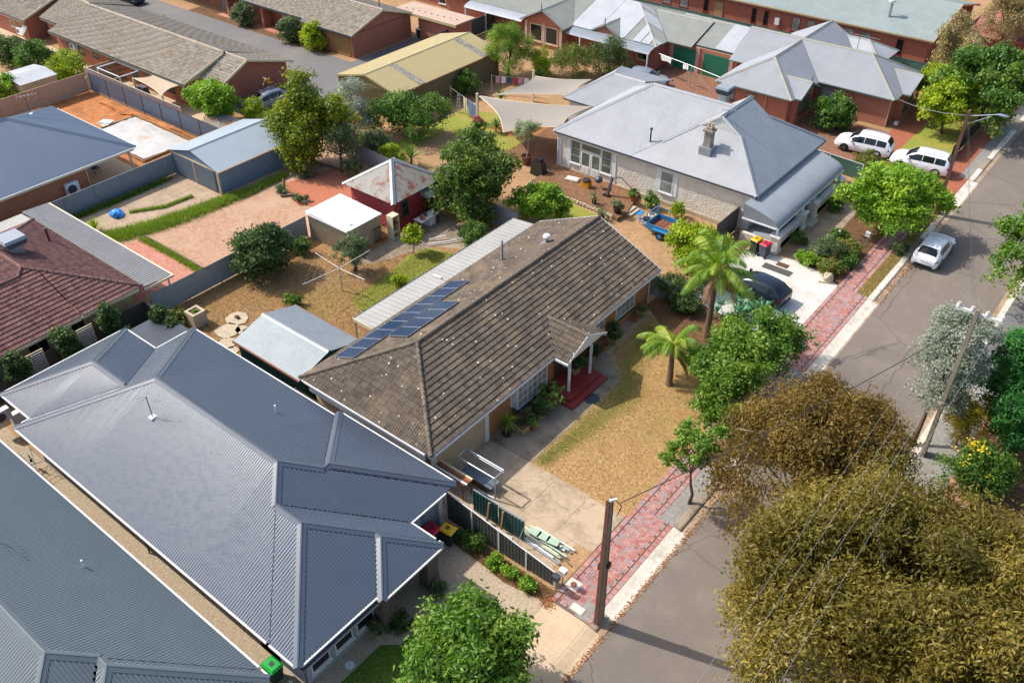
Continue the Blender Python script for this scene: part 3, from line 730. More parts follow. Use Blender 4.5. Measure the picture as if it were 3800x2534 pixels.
rsheet('far_footpath', -2.6, -1.0, 5, 130, .004, M_PINKPAVE)
# brick footpath: herringbone with a soldier course on either side
fp = sheet('footpath', [(-14.0, 20.0), (-11.9, 20.0), (-11.9, 130), (-14.0, 130)], .001, M_SAND)
W = .115; pav = []
def narrow(yy): return (27.0 < yy < 41.5) or (51.3 < yy < 67.2)
for iy in range(int(20/W), int(72/W)):
    yy = iy*W
    if not (20.05 < yy < 66.6): continue
    xr = -12.72 if narrow(yy) else -11.92
    for ix in range(int(-14.0/W)-1, int(-11.8/W)+2):
        xx = ix*W; k = (ix-iy) % 4
        if k == 0: r = (xx, xx+2*W, yy, yy+W)
        elif k == 3: r = (xx, xx+W, yy, yy+2*W)
        else: continue
        if r[0] < -13.74 or r[1] > xr-.22: continue
        pav.append(r)
for sx in (0, 1):
    yy = 20.05
    while yy < 66.6:
        xr = -12.72 if narrow(yy) else -11.92
        pav.append((-13.975, -13.745, yy, yy+W) if sx == 0 else (xr-.215, xr+.015, yy, yy+W)); yy += W
pav.sort(key=lambda r: abs(r[2]-23)+abs(r[0]+12.6)*.3)
pme = {}
def paver_mesh(dx, dy):
    k = (round(dx, 3), round(dy, 3))
    if k not in pme:
        a, b, g, c = dx/2-.0025, dy/2-.0025, .006, .02
        vs = [(-a, -b, 0), (a, -b, 0), (a, b, 0), (-a, b, 0), (-a, -b, c-g), (a, -b, c-g), (a, b, c-g), (-a, b, c-g), (-a+g, -b+g, c), (a-g, -b+g, c), (a-g, b-g, c), (-a+g, b-g, c)]
        fs = [(8, 9, 10, 11)]+[(i, (i+1) % 4, 4+(i+1) % 4, 4+i) for i in range(4)]+[(4+i, 4+(i+1) % 4, 8+(i+1) % 4, 8+i) for i in range(4)]
        me = bpy.data.meshes.new("paver"); me.from_pydata(vs, [], fs); me.update(); me.materials.append(M_PAVER); pme[k] = (me, vs, fs)
    return pme[k]
PV, PF, PT = [], [], []
for n_, (x0, x1, y0, y1) in enumerate(pav):
    me, vs, fs = paver_mesh(x1-x0, y1-y0); z = .003+random.uniform(-.003, .003); c = ((x0+x1)/2, (y0+y1)/2)
    if n_ < 300:
        o = bpy.data.objects.new("paver", me); C.objects.link(o); o.parent = fp; o.location = (c[0], c[1], z); o.rotation_euler = (random.uniform(-.01, .01), random.uniform(-.01, .01), 0)
    else:
        b = len(PV); PV += [(c[0]+v[0], c[1]+v[1], z+v[2]) for v in vs]; PF += [tuple(b+i for i in f) for f in fs]; tv = random.random(); PT += [tv]*len(fs)
o = mesh_obj('pavers', np.array(PV), np.array(PF), M_PAVER, fp, tint=PT); o["kind"] = "stuff"
rsheet('footpath_beyond', -14.0, -12.7, 66.7, 130, .018, M_REDPAVE); rsheet('crossing_paving', -12.7, -11.95, 67.4, 72.2, .018, M_REDPAVE)
rsheet('verge_rubble', -12.7, -11.92, 27.0, 41.9, .006, M_GREYVERGE); rsheet('verge_far', -12.7, -11.92, 72.2, 130, .007, M_GREYVERGE)
rsheet('verge_lawn', -12.7, -11.93, 51.35, 67.3, .008, M_OLIVELAWN)
# crossover and drive of the charcoal house
xo = struct(empty('crossover')); slab_set(xo, [(-14.05, -12.0, 16.2, 19.98), (-14.05, -12.0, 8, 16.2)], .008, M_CONCPALE)
MB().box(-12.72, -12.02, 20.02, 21.0, -.05, .024).build('asphalt_patch', M_GREYVERGE, xo)
sheet('pebble_drive', [(-20.2, 16.6), (-17.5, 16.65), (-17.3, 16.6), (-14.06, 16.6), (-14.06, 20.0), (-17.3, 20.0), (-20.3, 20.3)], .004, M_PEBBLE)
sheet('pebble_path', [(-18.9, 9.6), (-18.2, 9.6), (-18.2, 13.75), (-17.55, 14.3), (-17.5, 16.6), (-20.2, 16.6), (-19.4, 14)], .004, M_PEBBLE)
sheet('front_green_lawn', [(-18.2, -5), (-14.06, -5), (-14.06, 16.55), (-17.5, 16.55), (-17.55, 14.3), (-18.2, 13.75)], .008, M_GREENLAWN)
sheet('mulch_bed', [(-20.2, 19.75), (-17.4, 19.6), (-16.2, 19.45), (-14.3, 19.75), (-13.9, 20.5), (-20.2, 20.5)], .010, M_MULCH)
sheet('side_pebble', [(-60, 9.3), (-19.0, 9.3), (-19.0, 10.6), (-60, 10.6)], .004, M_PEBBLE)
# main house front
dr = struct(empty('driveway')); slab_set(dr, [(-22.7, -20.42, 23.3, 26.12), (-20.42, -18.1, 23.3, 26.12), (-18.1, -16.1, 23.3, 26.12), (-16.1, -14.03, 23.3, 26.05), (-22.7, -20.4, 20.8, 23.3), (-20.4, -18.1, 20.8, 23.3), (-18.1, -14.9, 21.3, 23.3)], .012, M_CONC)
sheet('driveway_edge', [(-22.7, 20.7), (-14.03, 20.7), (-14.03, 23.3), (-22.7, 23.3)], .003, M_DIRT)
pt = struct(empty('front_path')); slab_set(pt, [(-22.75, -19.78, 26.14, 28.4), (-22.75, -19.78, 28.4, 30.62)], .014, M_CONCDARK)
MB().prism([(-22.75, 30.64), (-19.78, 30.64), (-19.8, 34.4), (-22.75, 34.4)], -.05, .013).build('slab', M_CONCDARK, pt)
MB().prism([(-22.75, 34.42), (-19.82, 34.42), (-19.9, 34.6), (-21.5, 36.1), (-22.75, 36.1)], -.05, .012).build('slab', M_CONCDARK, pt)
slab_set(pt, [(-22.75, -21.75, 36.1, 38.9), (-22.75, -21.9, 38.9, 41.7)], .012, M_CONC)
sheet('front_lawn', [(-19.77, 26.14), (-18.1, 26.14), (-14.05, 26.1), (-13.85, 26.5), (-13.99, 26.6), (-13.99, 43.2), (-22.7, 43.2), (-22.7, 41.8), (-21.9, 41.6), (-21.75, 36.2), (-19.8, 34.6), (-19.77, 30)], .005, M_LAWN)
sheet('garden_bed', [(-21.0, 40.6), (-14.05, 36.5), (-14.05, 47.0), (-16.5, 48.2), (-20.5, 47.6), (-22.6, 43.5), (-22.6, 41.8)], .010, M_MULCH)
# back yard
rsheet('back_yard', -45.9, -31.0, 21.0, 43.3, .004, M_YARD)
sheet('back_green_lawn', [(-37.6, 30.4), (-35.4, 29.6), (-33.7, 31.2), (-33.7, 38.0), (-35.2, 39.0), (-38.4, 38.2), (-38.6, 36.5), (-38.0, 33.6)], .008, M_OLIVELAWN)
sheet('shed_path', [(-41.0, 33.4), (-39.8, 34.2), (-38.9, 36.6), (-38.0, 38.6), (-35.6, 39.8), (-34.0, 38.8), (-34.0, 39.7), (-35.6, 41.0), (-39.0, 42.2), (-41.0, 42.2)], .011, M_CONCDARK)
# vacant lot behind
rsheet('bare_lot', -61.6, -46.1, 22.0, 45.5, -.006, M_LOT)
ls = struct(empty('lot_slab')); slab_set(ls, [(-61.3, -58.6, 24.5, 27.4), (-61.3, -58.6, 27.4, 30.6), (-61.3, -58.6, 30.6, 33.85), (-58.6, -55.9, 24.6, 28.6), (-58.6, -55.9, 28.6, 33.85)], .01, M_LOTCONC, .02)
sheet('pink_paving', [(-55.4, 25.0), (-54.7, 26.3), (-48.4, 26.3), (-48.4, 22.0), (-56, 22.0)], .006, M_PINKPAVE)
sheet('red_gravel_patch', [(-53.6, 38.2), (-52.6, 42.6), (-49.5, 42.9), (-47.4, 41), (-47.6, 38.0), (-50.0, 36.5)], .006, M_REDGRAVEL)
rsheet('building_site', -83.5, -61.8, 20, 38.9, .002, M_ORANGE)
rsheet('new_patio', -75.2, -63.6, 28.0, 32.4, .03, M_CONCPALE)
# unit driveway
sheet('unit_driveway', [(-140, 52.6), (-69.5, 52.6), (-69.5, 44.6), (-63, 44.6), (-62.4, 52.0), (-63.5, 66), (-66.5, 70.5), (-68.8, 70.0), (-68.8, 59.6), (-76, 59.3), (-140, 59.3)], .004, M_ASPHALT2)
rsheet('unit_yard', -110, -67.2, 39.3, 43, .004, M_CONCPALE)
rsheet('unit_garden', -96, -72.6, 59.3, 61.2, .003, M_MULCH); rsheet('unit_porch', -92, -76, 60.4, 62.2, .02, M_PINKPAVE)
# villa (cream house) yard
rsheet('villa_yard', -50, -20, 43.4, 53.7, .000, M_DIRT)
sheet('villa_lawn', [(-52, 46.8), (-46.0, 50.6), (-40.5, 50.0), (-40.5, 61), (-52, 58)], .004, M_OLIVELAWN)
sheet('villa_grass', [(-37, 46.2), (-31.0, 46.6), (-30.6, 49.2), (-37, 49.8)], .004, M_OLIVELAWN)
sheet('white_gravel_drive', [(-20.8, 44.2), (-13.98, 43.2), (-13.98, 51.4), (-15.2, 52.2), (-17.3, 52.6), (-19.2, 52.2), (-20.7, 52.0)], .012, M_WHITEGRAVEL)
sheet('villa_path', [(-18.0, 52.4), (-16.9, 52.4), (-16.6, 57), (-17.0, 66), (-18.9, 66), (-18.4, 58)], .008, M_CONCDARK)
sheet('villa_garden', [(-17.0, 52.3), (-14.0, 51.5), (-14.0, 66.6), (-17.0, 66.6)], .006, M_MULCH)
rsheet('villa_side_paving', -50, -38.2, 47.5, 53.4, .006, M_DIRT); rsheet('sail_patio', -43.6, -38.0, 52.6, 60.0, .009, M_PATIOPAVE); rsheet('bare_garden', -47.6, -42.0, 56, 63.5, .007, M_ORANGE)
# red brick house yard
rsheet('brick_driveway', -30, -14.0, 67.2, 76.9, .003, M_BROWNPAVE); rsheet('court_paving', -46, -34, 70.5, 78.6, .003, M_BROWNPAVE)
rsheet('red_path', -20.0, -18.1, 73.4, 86, .008, M_REDPAVE); rsheet('brick_house_lawn', -18.1, -14.3, 73.4, 90, .007, M_OLIVELAWN)
rsheet('row_house_yard', -64, -46, 66.8, 76.6, .001, M_DIRT)
# ---------------------------------------------------------------- the long tiled house in the middle
H1 = thing('tiled_house', 'long house with brown tiled roof, orange brick front and red porch steps, centre of picture', 'house', (-27, 32, 0))
r1 = [Rect(-31.75, -22.25, 21.45, 42.4, 2.5, .436, .436, .487, None), Rect(-24.6, -21.3, 31.3, 34.95, 2.47, None, None, .46, .46)]
tile_roof(H1, r1, M_TILE, M_CAP, 300)
eave_gutters(H1, r1, M_WHITE, M_WHITE)
walls(H1, [(-31.1, -22.7, 26.3, 42.0)], 2.42, M_BRICKORANGE); walls(H1, [(-31.1, -22.7, 21.85, 26.28)], 2.42, M_CREAM)
MB().box(-31.72, -22.3, 21.5, 42.3, 2.27, 2.3).build('soffit', M_WHITE, H1)
zr = 2.5+.436*4.75
gable(H1, [(-31.1, 42.0, 2.4), (-22.9, 42.0, 2.4), (-27, 42.0, zr-.1)], M_BRICKORANGE, th=(0, -.12, 0))
MB().bar((-31.75, 42.42, 2.46), (-27, 42.42, zr-.03), .04, .2).bar((-22.25, 42.42, 2.46), (-27, 42.42, zr-.03), .04, .2).build('bargeboard', M_WHITE, H1)
# portico
gable(H1, [(-21.36, 31.4, 2.42), (-21.36, 34.85, 2.42), (-21.36, 33.125, 3.24)], M_WHITE, 'portico_gable', (-.05, 0, 0))
MB().bar((-21.28, 31.3, 2.44), (-21.28, 33.125, 3.3), .03, .13).bar((-21.28, 34.95, 2.44), (-21.28, 33.125, 3.3), .03, .13).build('bargeboard', M_WHITE, H1)
MB().bar((-21.27, 33.125, 3.2), (-21.27, 33.125, 3.55), .04).build('finial', M_WHITE, H1)
for yy in (31.5, 33.55): MB().box(-21.42, -21.33, yy, yy+.09, .34, 2.42).box(-21.33, -21.27, yy+.02, yy+.07, .34, 2.42).build('porch_post', M_WHITE, H1)
MB().box(-22.7, -20.85, 30.95, 34.0, 0, .34).build('porch_floor', M_REDSTEP, H1); MB().box(-22.7, -20.45, 30.7, 34.1, 0, .17).build('porch_step', M_REDSTEP, H1)
d = MB().box(-22.71, -22.66, 31.95, 32.8, .36, 2.35).build('door', plain("brown_door", '4a3a30', .5), H1); MB().box(-22.66, -22.6, 32.05, 32.1, 1.2, 1.3).build('handle', M_STEEL, d)
MB().box(-22.72, -22.67, 32.86, 33.3, .36, 2.35).build('sidelight', M_GLASSL, H1)
# bay window, front window
window(H1, 'x+', -22.68, 28.3, 30.95, .62, 2.25, M_WHITE, M_GLASSL, 6, 3, .07, True, plain("navy_sill", '232f3e', .5), .28, 'bay_window', .035)
MB().box(-22.7, -22.42, 28.3, 30.95, .45, .53).build('bay_base', M_WHITE, H1)
window(H1, 'x+', -22.68, 28.02, 28.24, .9, 2.25, M_WHITE, M_GLASSL, 1, 3, .04, False, None, .1, 'side_pane_window')
window(H1, 'x+', -22.7, 38.15, 40.25, .75, 2.2, M_WHITE, M_GLASSL, 4, 3, .07, True, plain("dark_sill", '2a2f38', .5), .06)
window(H1, 'x+', -22.7, 35.9, 36.9, .9, 2.2, M_WHITE, M_GLASSL, 2, 3, .06, True, None, .05)
gd = roller_door(H1, 'x+', -22.7, 22.3, 25.75, 0.02, 2.2, M_GARAGE, 5, 'garage_door')
MB().box(-22.72, -22.55, 25.8, 26.1, 0, 2.4).build('garage_pier', M_WHITEW, H1)
MB().box(-31.1, -22.75, 21.5, 21.56, 1.9, 2.32).build('side_fascia', M_WHITE, H1)
downpipe(H1, -22.62, 41.85, 2.4, M_WHITE, 0, (.3, 0)); downpipe(H1, -22.55, 21.8, 2.4, M_WHITEW, 0, (.1, -.2))
MB().cyl((-29.8, 36.1, 3.3), (-29.8, 36.1, 4.75), .06, 8).build('flue', M_SHEDBLUE, H1)
fl = MB().cyl((-28.25, 38.55, 3.85), (-28.25, 38.55, 4.3), .12, 12).build('roof_vent', M_STEEL, H1); MB().lathe([(.14, 0), (.24, .08), (.26, .18), (.2, .28), (.05, .33)], (-28.25, 38.55, 4.3), 14).build('turbine', M_WHITE, fl); MB().box(-28.55, -27.95, 38.2, 38.9, 3.98, 4.0).build('flashing', M_STEEL, fl)
# rear patio cover
P1 = thing('patio_cover', 'long pale ribbed patio roof along the back of the tiled house', 'patio cover', (-32.7, 34.5, 0))
sheet_roof(P1, [Rect(-33.62, -31.72, 27.05, 42.0, 2.3, .1, None, None, None)], M_ROOFPATIO, 'rib3')
MB().box(-33.72, -33.64, 27.0, 42.05, 2.18, 2.3).build('gutter', M_DARKTRIM, P1); MB().box(-33.6, -31.8, 27.0, 27.05, 2.2, 2.42).build('end_beam', M_CREAM, P1)
for yy in (27.1, 30.8, 34.5, 38.2, 41.9): MB().box(-33.58, -33.5, yy, yy+.08, 0, 2.28).build('post', M_STEEL, P1)
MB().tube([(-32.9, 33.2, 2.48), (-32.25, 33.2, 2.54)], .08, 8).build('vent_pipe', M_WHITE, P1)
rsheet('patio_floor', -33.6, -31.1, 26.5, 42.2, .02, M_CONC)
# small shed between the two houses
S1 = thing('garden_shed', 'galvanised gable shed with teal side wall behind the charcoal house', 'shed', (-34.8, 23.8, 0))
rs = [Rect(-37.6, -31.95, 21.55, 26.05, 2.12, None, None, .28, .28)]
sheet_roof(S1, rs, M_ROOFGALV); metal_caps(S1, rs, M_ROOFGALV, .17); clad_box(S1, -37.45, -32.1, 21.75, 25.85, 0, 2.1, M_TEAL, 'rib')
gable(S1, [(-37.45, 21.75, 2.1), (-37.45, 25.85, 2.1), (-37.45, 23.8, 2.68)], M_TEAL, th=(.05, 0, 0)); gable(S1, [(-32.1, 21.75, 2.1), (-32.1, 25.85, 2.1), (-32.1, 23.8, 2.68)], M_TEAL, th=(-.05, 0, 0)); eave_gutters(S1, rs, M_RUST)
# ---------------------------------------------------------------- charcoal roofed house, near left
H2 = thing('charcoal_house', 'large house with slate grey corrugated hip roofs and twin brick porch pillars, lower left', 'house', (-30, 15, 0))
t = .473
r2 = [Rect(-39.9, -20.2, 10.05, 20.6, 2.5, t, t, t, t), Rect(-42.9, -36, 10.9, 18.15, 2.5, t, None, t, t), Rect(-28.1, -20.2, 14.5, 20.95, 2.5, t, t, None, t), Rect(-27, -18.55, 10.05, 17.9, 2.5, None, t, t, t), Rect(-22.6, -18.2, 14.2, 17.9, 2.5, None, t, t, t)]
r2[2].x1 = -20.201; r2[3].y0 = 10.051; r2[4].y1 = 17.899
sheet_roof(H2, r2, M_ROOFDARK); metal_caps(H2, r2, M_ROOFDARK, .2); eave_gutters(H2, r2, M_WHITEW, M_DARKTRIM)
walls(H2, [(-39.4, -20.75, 10.6, 20.25), (-42.4, -39.3, 11.4, 17.7)], 2.45, M_GREYDARK); walls(H2, [(-22, -19.1, 10.6, 14.4)], 2.45, M_GREYPAINT)
MB().box(-42.8, -20.3, 11.0, 20.5, 2.3, 2.33).box(-21, -18.3, 10.15, 17.8, 2.3, 2.332).build('soffit', M_DARKTRIM, H2)
for (y0, y1) in ((14.35, 15.0), (17.05, 17.7)): MB().box(-19.05, -18.45, y0, y1, 0, 2.42).build('porch_pillar', M_BRICKDARK, H2)
MB().box(-20.74, -20.7, 15.3, 17.0, 0, 2.2).build('door', M_BLACK, H2)
for y0 in (10.9, 12.15, 13.35): window(H2, 'x+', -19.1, y0, y0+.95, .55, 2.15, M_WHITEW, M_GLASS, 1, 1, .05, True, None, .05)
MB().box(-20.72, -20.66, 18.1, 20.0, 0, 2.25).build('garage_door', M_GREYPAINT, H2); MB().box(-20.72, -20.5, 20.02, 20.24, 0, 2.45).build('garage_pier', M_WHITEW, H2); MB().box(-20.72, -20.62, 19.0, 19.2, 0, 2.4).build('garage_trim', M_SHEDBLUE, H2)
MB().box(-19.12, -19.07, 10.55, 10.62, 0, 2.4).build('corner_trim', M_BRICKDARK, H2)
downpipe(H2, -20.6, 20.3, 2.4, M_WHITEW); downpipe(H2, -30, 10.52, 2.4, M_DARKTRIM, 0, (0, -.25))
MB().cyl((-29.4, 18.2, 3.6), (-29.4, 18.2, 4.1), .045, 8).build('vent_pipe', M_WHITE, H2)
MB().box(-43.3, -42.95, 10.9, 11.7, .1, .85).build('fence_side_unit', M_WHITE, H2)
# ---------------------------------------------------------------- dark roofed house in the corner
H3 = thing('dark_roof_house', 'house with dark grey corrugated roof cut off by the bottom left corner', 'house', (-30, 4, 0))
r3 = [Rect(-60, -19.65, -1, 9.15, 2.4, .45, .45, .45, .45), Rect(-28, -19.1, 1.4, 9.149, 2.4, None, .45, .45, .45)]
sheet_roof(H3, r3, M_ROOFDARK2); metal_caps(H3, r3, M_ROOFDARK2, .2); eave_gutters(H3, r3, M_WHITEW, M_DARKTRIM); walls(H3, [(-59.5, -20.1, -.5, 8.7)], 2.35, M_GREYDARK); walls(H3, [(-21, -19.6, 1.9, 8.7)], 2.34, M_GREYPAINT)
MB().cyl((-28.6, 7.4, 3.1), (-28.6, 7.4, 3.6), .045, 8).build('vent_pipe', M_WHITE, H3)
# ---------------------------------------------------------------- maroon tiled house at the left edge
H4 = thing('maroon_tiled_house', 'cream brick house with lichen covered maroon tiled roof at the left edge', 'house', (-52, 14, 0))
r4 = [Rect(-58.8, -45.9, 12.05, 21.25, 2.5, .39, .39, .39, .39), Rect(-54.1, -45.9, -8, 17.2, 2.5, .39, .39, None, None)]
r4[1].x1 = -45.899
tile_roof(H4, r4, M_TILEMAROON, M_CAPMAROON, 300)
eave_gutters(H4, r4, M_CREAM, M_CREAM); walls(H4, [(-58.2, -46.4, 12.5, 20.7), (-53.6, -46.4, -8, 12.4)], 2.45, M_BRICKCREAM); MB().box(-58.5, -46.1, 12.3, 21.1, 2.28, 2.31).build('soffit', M_CREAM, H4)
for (y0, y1) in ((16.6, 17.5), (14.0, 15.2), (11.2, 12.2)): window(H4, 'x+', -46.4, y0, y1, .9, 2.1, M_TRIM, M_GLASS, 2, 1)
r4c = [Rect(-60.6, -45.9, 21.35, 23.25, 2.3, None, None, None, .06), Rect(-60.6, -58.95, 4, 21.3, 2.3, .06, None, None, None)]
P2 = thing('side_verandah', 'striped ribbed verandah roof wrapped round the maroon tiled house', 'verandah', (-53, 22.3, 0))
sheet_roof(P2, [r4c[0]], roofmetal("striped_verandah_roof", '8a8886', .45, dirtk=.4, dirt='4f4a48'), 'rib'); sheet_roof(P2, [r4c[1]], M_ROOFPATIO, 'rib')
MB().box(-60.6, -45.85, 23.25, 23.36, 2.16, 2.3).box(-45.9, -45.8, 21.3, 23.36, 2.16, 2.31).build('gutter', M_CREAM, P2)
for xx in (-46.1, -50.5, -55, -59.5): MB().box(xx, xx+.09, 23.0, 23.09, 0, 2.28).build('post', M_WHITEW, P2)
MB().cyl((-54.5, 20.2, 2.8), (-54.5, 20.2, 3.9), .09, 8).build('flue', plain("maroon_flue", '5a2f2c', .6), H4)
def cooler(x, y, z, s, label, mat):
    o = thing('evaporative_cooler', label, 'cooler', (x, y, z)); b = s/2
    MB().frust([(x-b*.8, y-b*.8), (x+b*.8, y-b*.8), (x+b*.8, y+b*.8), (x-b*.8, y+b*.8)], [(x-b, y-b), (x+b, y-b), (x+b, y+b), (x-b, y+b)], z+.12, z+.55).build('body', mat, o)
    MB().frust([(x-b, y-b), (x+b, y-b), (x+b, y+b), (x-b, y+b)], [(x-b*.9, y-b*.9), (x+b*.9, y-b*.9), (x+b*.9, y+b*.9), (x-b*.9, y+b*.9)], z+.552, z+.72).build('lid', M_ROOFGREY2, o)
    MB().box(x-b*.55, x+b*.55, y-b*.55, y+b*.55, z-.45, z+.12).build('duct', M_STEEL, o)
    for side in range(4):
        for k in range(6):
            zz = z+.17+k*.06; q = b*(.83+.2*(k/6))
            m = MB(); a = [(-q*.9, -q-.012), (q*.9, -q-.012), (q*.9, -q+.01), (-q*.9, -q+.01)]
            m.prism([(x+p[0], y+p[1]) for p in [rot2(p, side*math.pi/2) for p in a]], zz, zz+.03); m.build('louvre', M_DARKTRIM, o)
    return o
cooler(-53.2, 17.6, 4.3, 1.45, 'boxy grey rooftop cooler on the maroon tiled roof', M_ROOFGREY2)
# ---------------------------------------------------------------- new brick house with blue grey hip roof
H5 = thing('new_brick_house', 'new orange brick house with blue grey hip roof beside the building site', 'house', (-69.5, 20, 0))
r5 = [Rect(-75.75, -63.3, -6, 32.1, 2.55, .44, .44, .44, .44)]
sheet_roof(H5, r5, M_ROOFBLUE); metal_caps(H5, r5, M_ROOFBLUE, .2); eave_gutters(H5, r5, M_WHITEW, M_CREAM); walls(H5, [(-75.3, -63.8, -5, 28.1)], 2.5, M_BRICKNEW)
MB().box(-75.6, -63.45, 0, 32, 2.33, 2.36).build('soffit', M_WHITEW, H5)
for (xx, yy) in ((-63.72, 31.6), (-69.5, 31.6), (-75.3, 31.6)): MB().box(xx-.07, xx+.07, yy-.07, yy+.07, 0, 2.4).build('verandah_post', M_CREAM, H5)
downpipe(H5, -63.72, 27.9, 2.5, M_CREAM)
# ---------------------------------------------------------------- blue shed, olive shed, red outbuilding, beige shed
S2_ = thing('blue_shed', 'pale blue grey metal shed with double doors on the vacant lot', 'shed', (-58.8, 37.6, 0))
rb = [Rect(-62.1, -55.75, 33.9, 41.4, 1.95, .27, .27, None, None)]
sheet_roof(S2_, rb, M_ROOFSHED); metal_caps(S2_, rb, M_ROOFSHED, .2); clad_box(S2_, -61.9, -55.9, 34.05, 41.3, 0, 1.93, M_SHEDBLUE, 'rib'); eave_gutters(S2_, rb, M_TRIM)
for yy, th in ((34.05, .05), (41.3, -.05)): gable(S2_, [(-61.9, yy, 1.9), (-55.9, yy, 1.9), (-58.93, yy, 2.72)], M_SHEDBLUE, th=(0, th, 0))
for x0 in (-61.4, -58.85): clad_box(S2_, x0, x0+2.5, 33.98, 34.0, .03, 1.85, M_FENCEBLUE, 'rib', 'shed_door', faces=('y0',))
MB().box(-58.95, -58.87, 33.93, 34.02, 0, 1.9).build('door_post', M_TRIM, S2_); MB().box(-56.0, -55.86, 33.96, 34.08, 0, 1.95).build('corner_post', M_TRIM, S2_); MB().box(-61.95, -55.85, 33.96, 34.03, 1.86, 1.94).build('door_rail', M_TRIM, S2_)
S3_ = thing('olive_shed', 'long olive gable shed with two grey skylight strips', 'shed', (-58.5, 59, 0))
ro = [Rect(-62.35, -54.6, 52.0, 66.2, 2.5, .24, .24, None, None)]
sheet_roof(S3_, ro, M_ROOFOLIVE, 'rib'); metal_caps(S3_, ro, M_ROOFOLIVE, .25); clad_box(S3_, -62.2, -54.75, 52.15, 66.05, 0, 2.45, M_SHEDOLIVE, 'rib'); eave_gutters(S3_, ro, M_RUST)
for yy, th in ((52.1, .05), (66.05, -.05)): gable(S3_, [(-62.2, yy, 2.4), (-54.75, yy, 2.4), (-58.47, yy, 3.36)], M_SHEDOLIVE, th=(0, th, 0))
MB().bar((-62.35, 51.98, 2.47), (-58.47, 51.98, 3.4), .05, .16).bar((-54.6, 51.98, 2.47), (-58.47, 51.98, 3.4), .05, .16).build('bargeboard', M_ROOFOLIVE, S3_)
sky = granular("weathered_skylight", [(.35, '57524b'), (.5, '8a8378'), (.65, 'a8a295')], 14, bump=.3)
for y0 in (54.9, 63.6):
    a = .24; MB().add([(-58.3, y0, 2.5+a*3.7+.045), (-54.6, y0, 2.545), (-54.6, y0+.75, 2.545), (-58.3, y0+.75, 2.5+a*3.7+.045)], [(0, 1, 2, 3)]).build('skylight', sky, S3_)
for xx in (-55.6, -57.0): pass
S4_ = thing('red_outbuilding', 'small red timber outbuilding with rusty pyramid roof in the back yard', 'shed', (-43.7, 40.6, 0))
rr = [Rect(-46.3, -41.1, 37.95, 43.25, 2.5, .64, .64, .64, .64)]
sheet_roof(S4_, rr, M_ROOFRUST, 'corrbig'); metal_caps(S4_, rr, M_ROOFGALV, .17); clad_box(S4_, -45.9, -41.5, 38.35, 42.85, 0, 2.5, M_REDWALL, 'rib', horiz=True)
window(S4_, 'x+', -41.46, 39.0, 39.75, .9, 2.2, plain("brown_frame", '5d4032', .7), M_GLASS, 1, 2, .07); MB().box(-41.5, -41.42, 41.2, 42.0, 0, 2.05).build('door', plain("maroon_door", '6a2a24', .7), S4_)
aw = MB(); aw.add([(-41.45, 41.0, 2.3), (-41.45, 42.6, 2.3), (-40.6, 42.6, 1.95), (-40.6, 41.0, 1.95), (-40.6, 41.0, 1.8), (-40.6, 42.6, 1.8), (-41.45, 41.0, 1.8)], [(0, 1, 2, 3), (3, 2, 5, 4), (0, 3, 4, 6)]); aw.build('awning', M_ROOFGALV, S4_)
S5_ = thing('beige_shed', 'low beige garden shed with flat bright white roof beside the red outbuilding', 'shed', (-43.7, 35.6, 0))
sheet_roof(S5_, [Rect(-45.8, -41.65, 33.95, 37.25, 1.95, None, .04, None, None)], M_SHEDWHITE, 'flat'); MB().box(-45.82, -41.63, 33.93, 37.27, 1.88, 1.945).build('fascia', M_WHITE, S5_); clad_box(S5_, -45.7, -41.75, 34.05, 37.15, 0, 1.9, M_SHEDBEIGE, 'rib')
# ---------------------------------------------------------------- cream villa with the white corrugated roof
H6 = thing('cream_villa', 'cream roughcast villa with weathered white iron roof and bullnose verandah', 'house', (-29, 59, 0))
r6 = [Rect(-38.85, -26.5, 53.45, 65.2, 3.2, .62, None, .56, .56), Rect(-31.6, -21.35, 53.449, 65.201, 3.2, .647, .647, .62, .62, cut=dict(y0=3.6, y1=3.6))]
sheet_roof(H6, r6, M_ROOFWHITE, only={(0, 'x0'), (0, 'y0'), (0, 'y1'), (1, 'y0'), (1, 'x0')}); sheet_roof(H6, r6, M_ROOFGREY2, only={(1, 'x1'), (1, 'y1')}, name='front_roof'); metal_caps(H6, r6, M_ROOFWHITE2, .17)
r6b = [Rect(-42.5, -37.2, 59.8, 69.0, 2.9, .6, None, .27, .27)]
sheet_roof(H6, r6b, M_ROOFWHITE, name='rear_roof'); metal_caps(H6, r6b, M_ROOFWHITE, .15); eave_gutters(H6, r6b, M_DARKTRIM); walls(H6, [(-42.1, -38.3, 60.2, 68.6)], 2.85, M_WHITEW)
eave_gutters(H6, r6, M_DARKTRIM, M_WHITEW); walls(H6, [(-38.4, -21.75, 53.7, 64.8)], 3.15, M_RENDER); MB().box(-38.7, -21.5, 53.55, 65.1, 3.0, 3.03).build('soffit', M_WHITEW, H6)
g0 = 3.2+3.6*.62
gable(H6, [(-26.475-1.55, 57.06, g0-.1), (-26.475+1.55, 57.06, g0-.1), (-26.475, 57.06, 6.5)], M_WHITEW, 'gablet', (0, .06, 0)); MB().bar((-26.475-1.7, 57.0, g0-.1), (-26.475, 57.0, 6.5), .05, .16).bar((-26.475+1.7, 57.0, g0-.1), (-26.475, 57.0, 6.5), .05, .16).build('bargeboard', M_WHITE, H6)
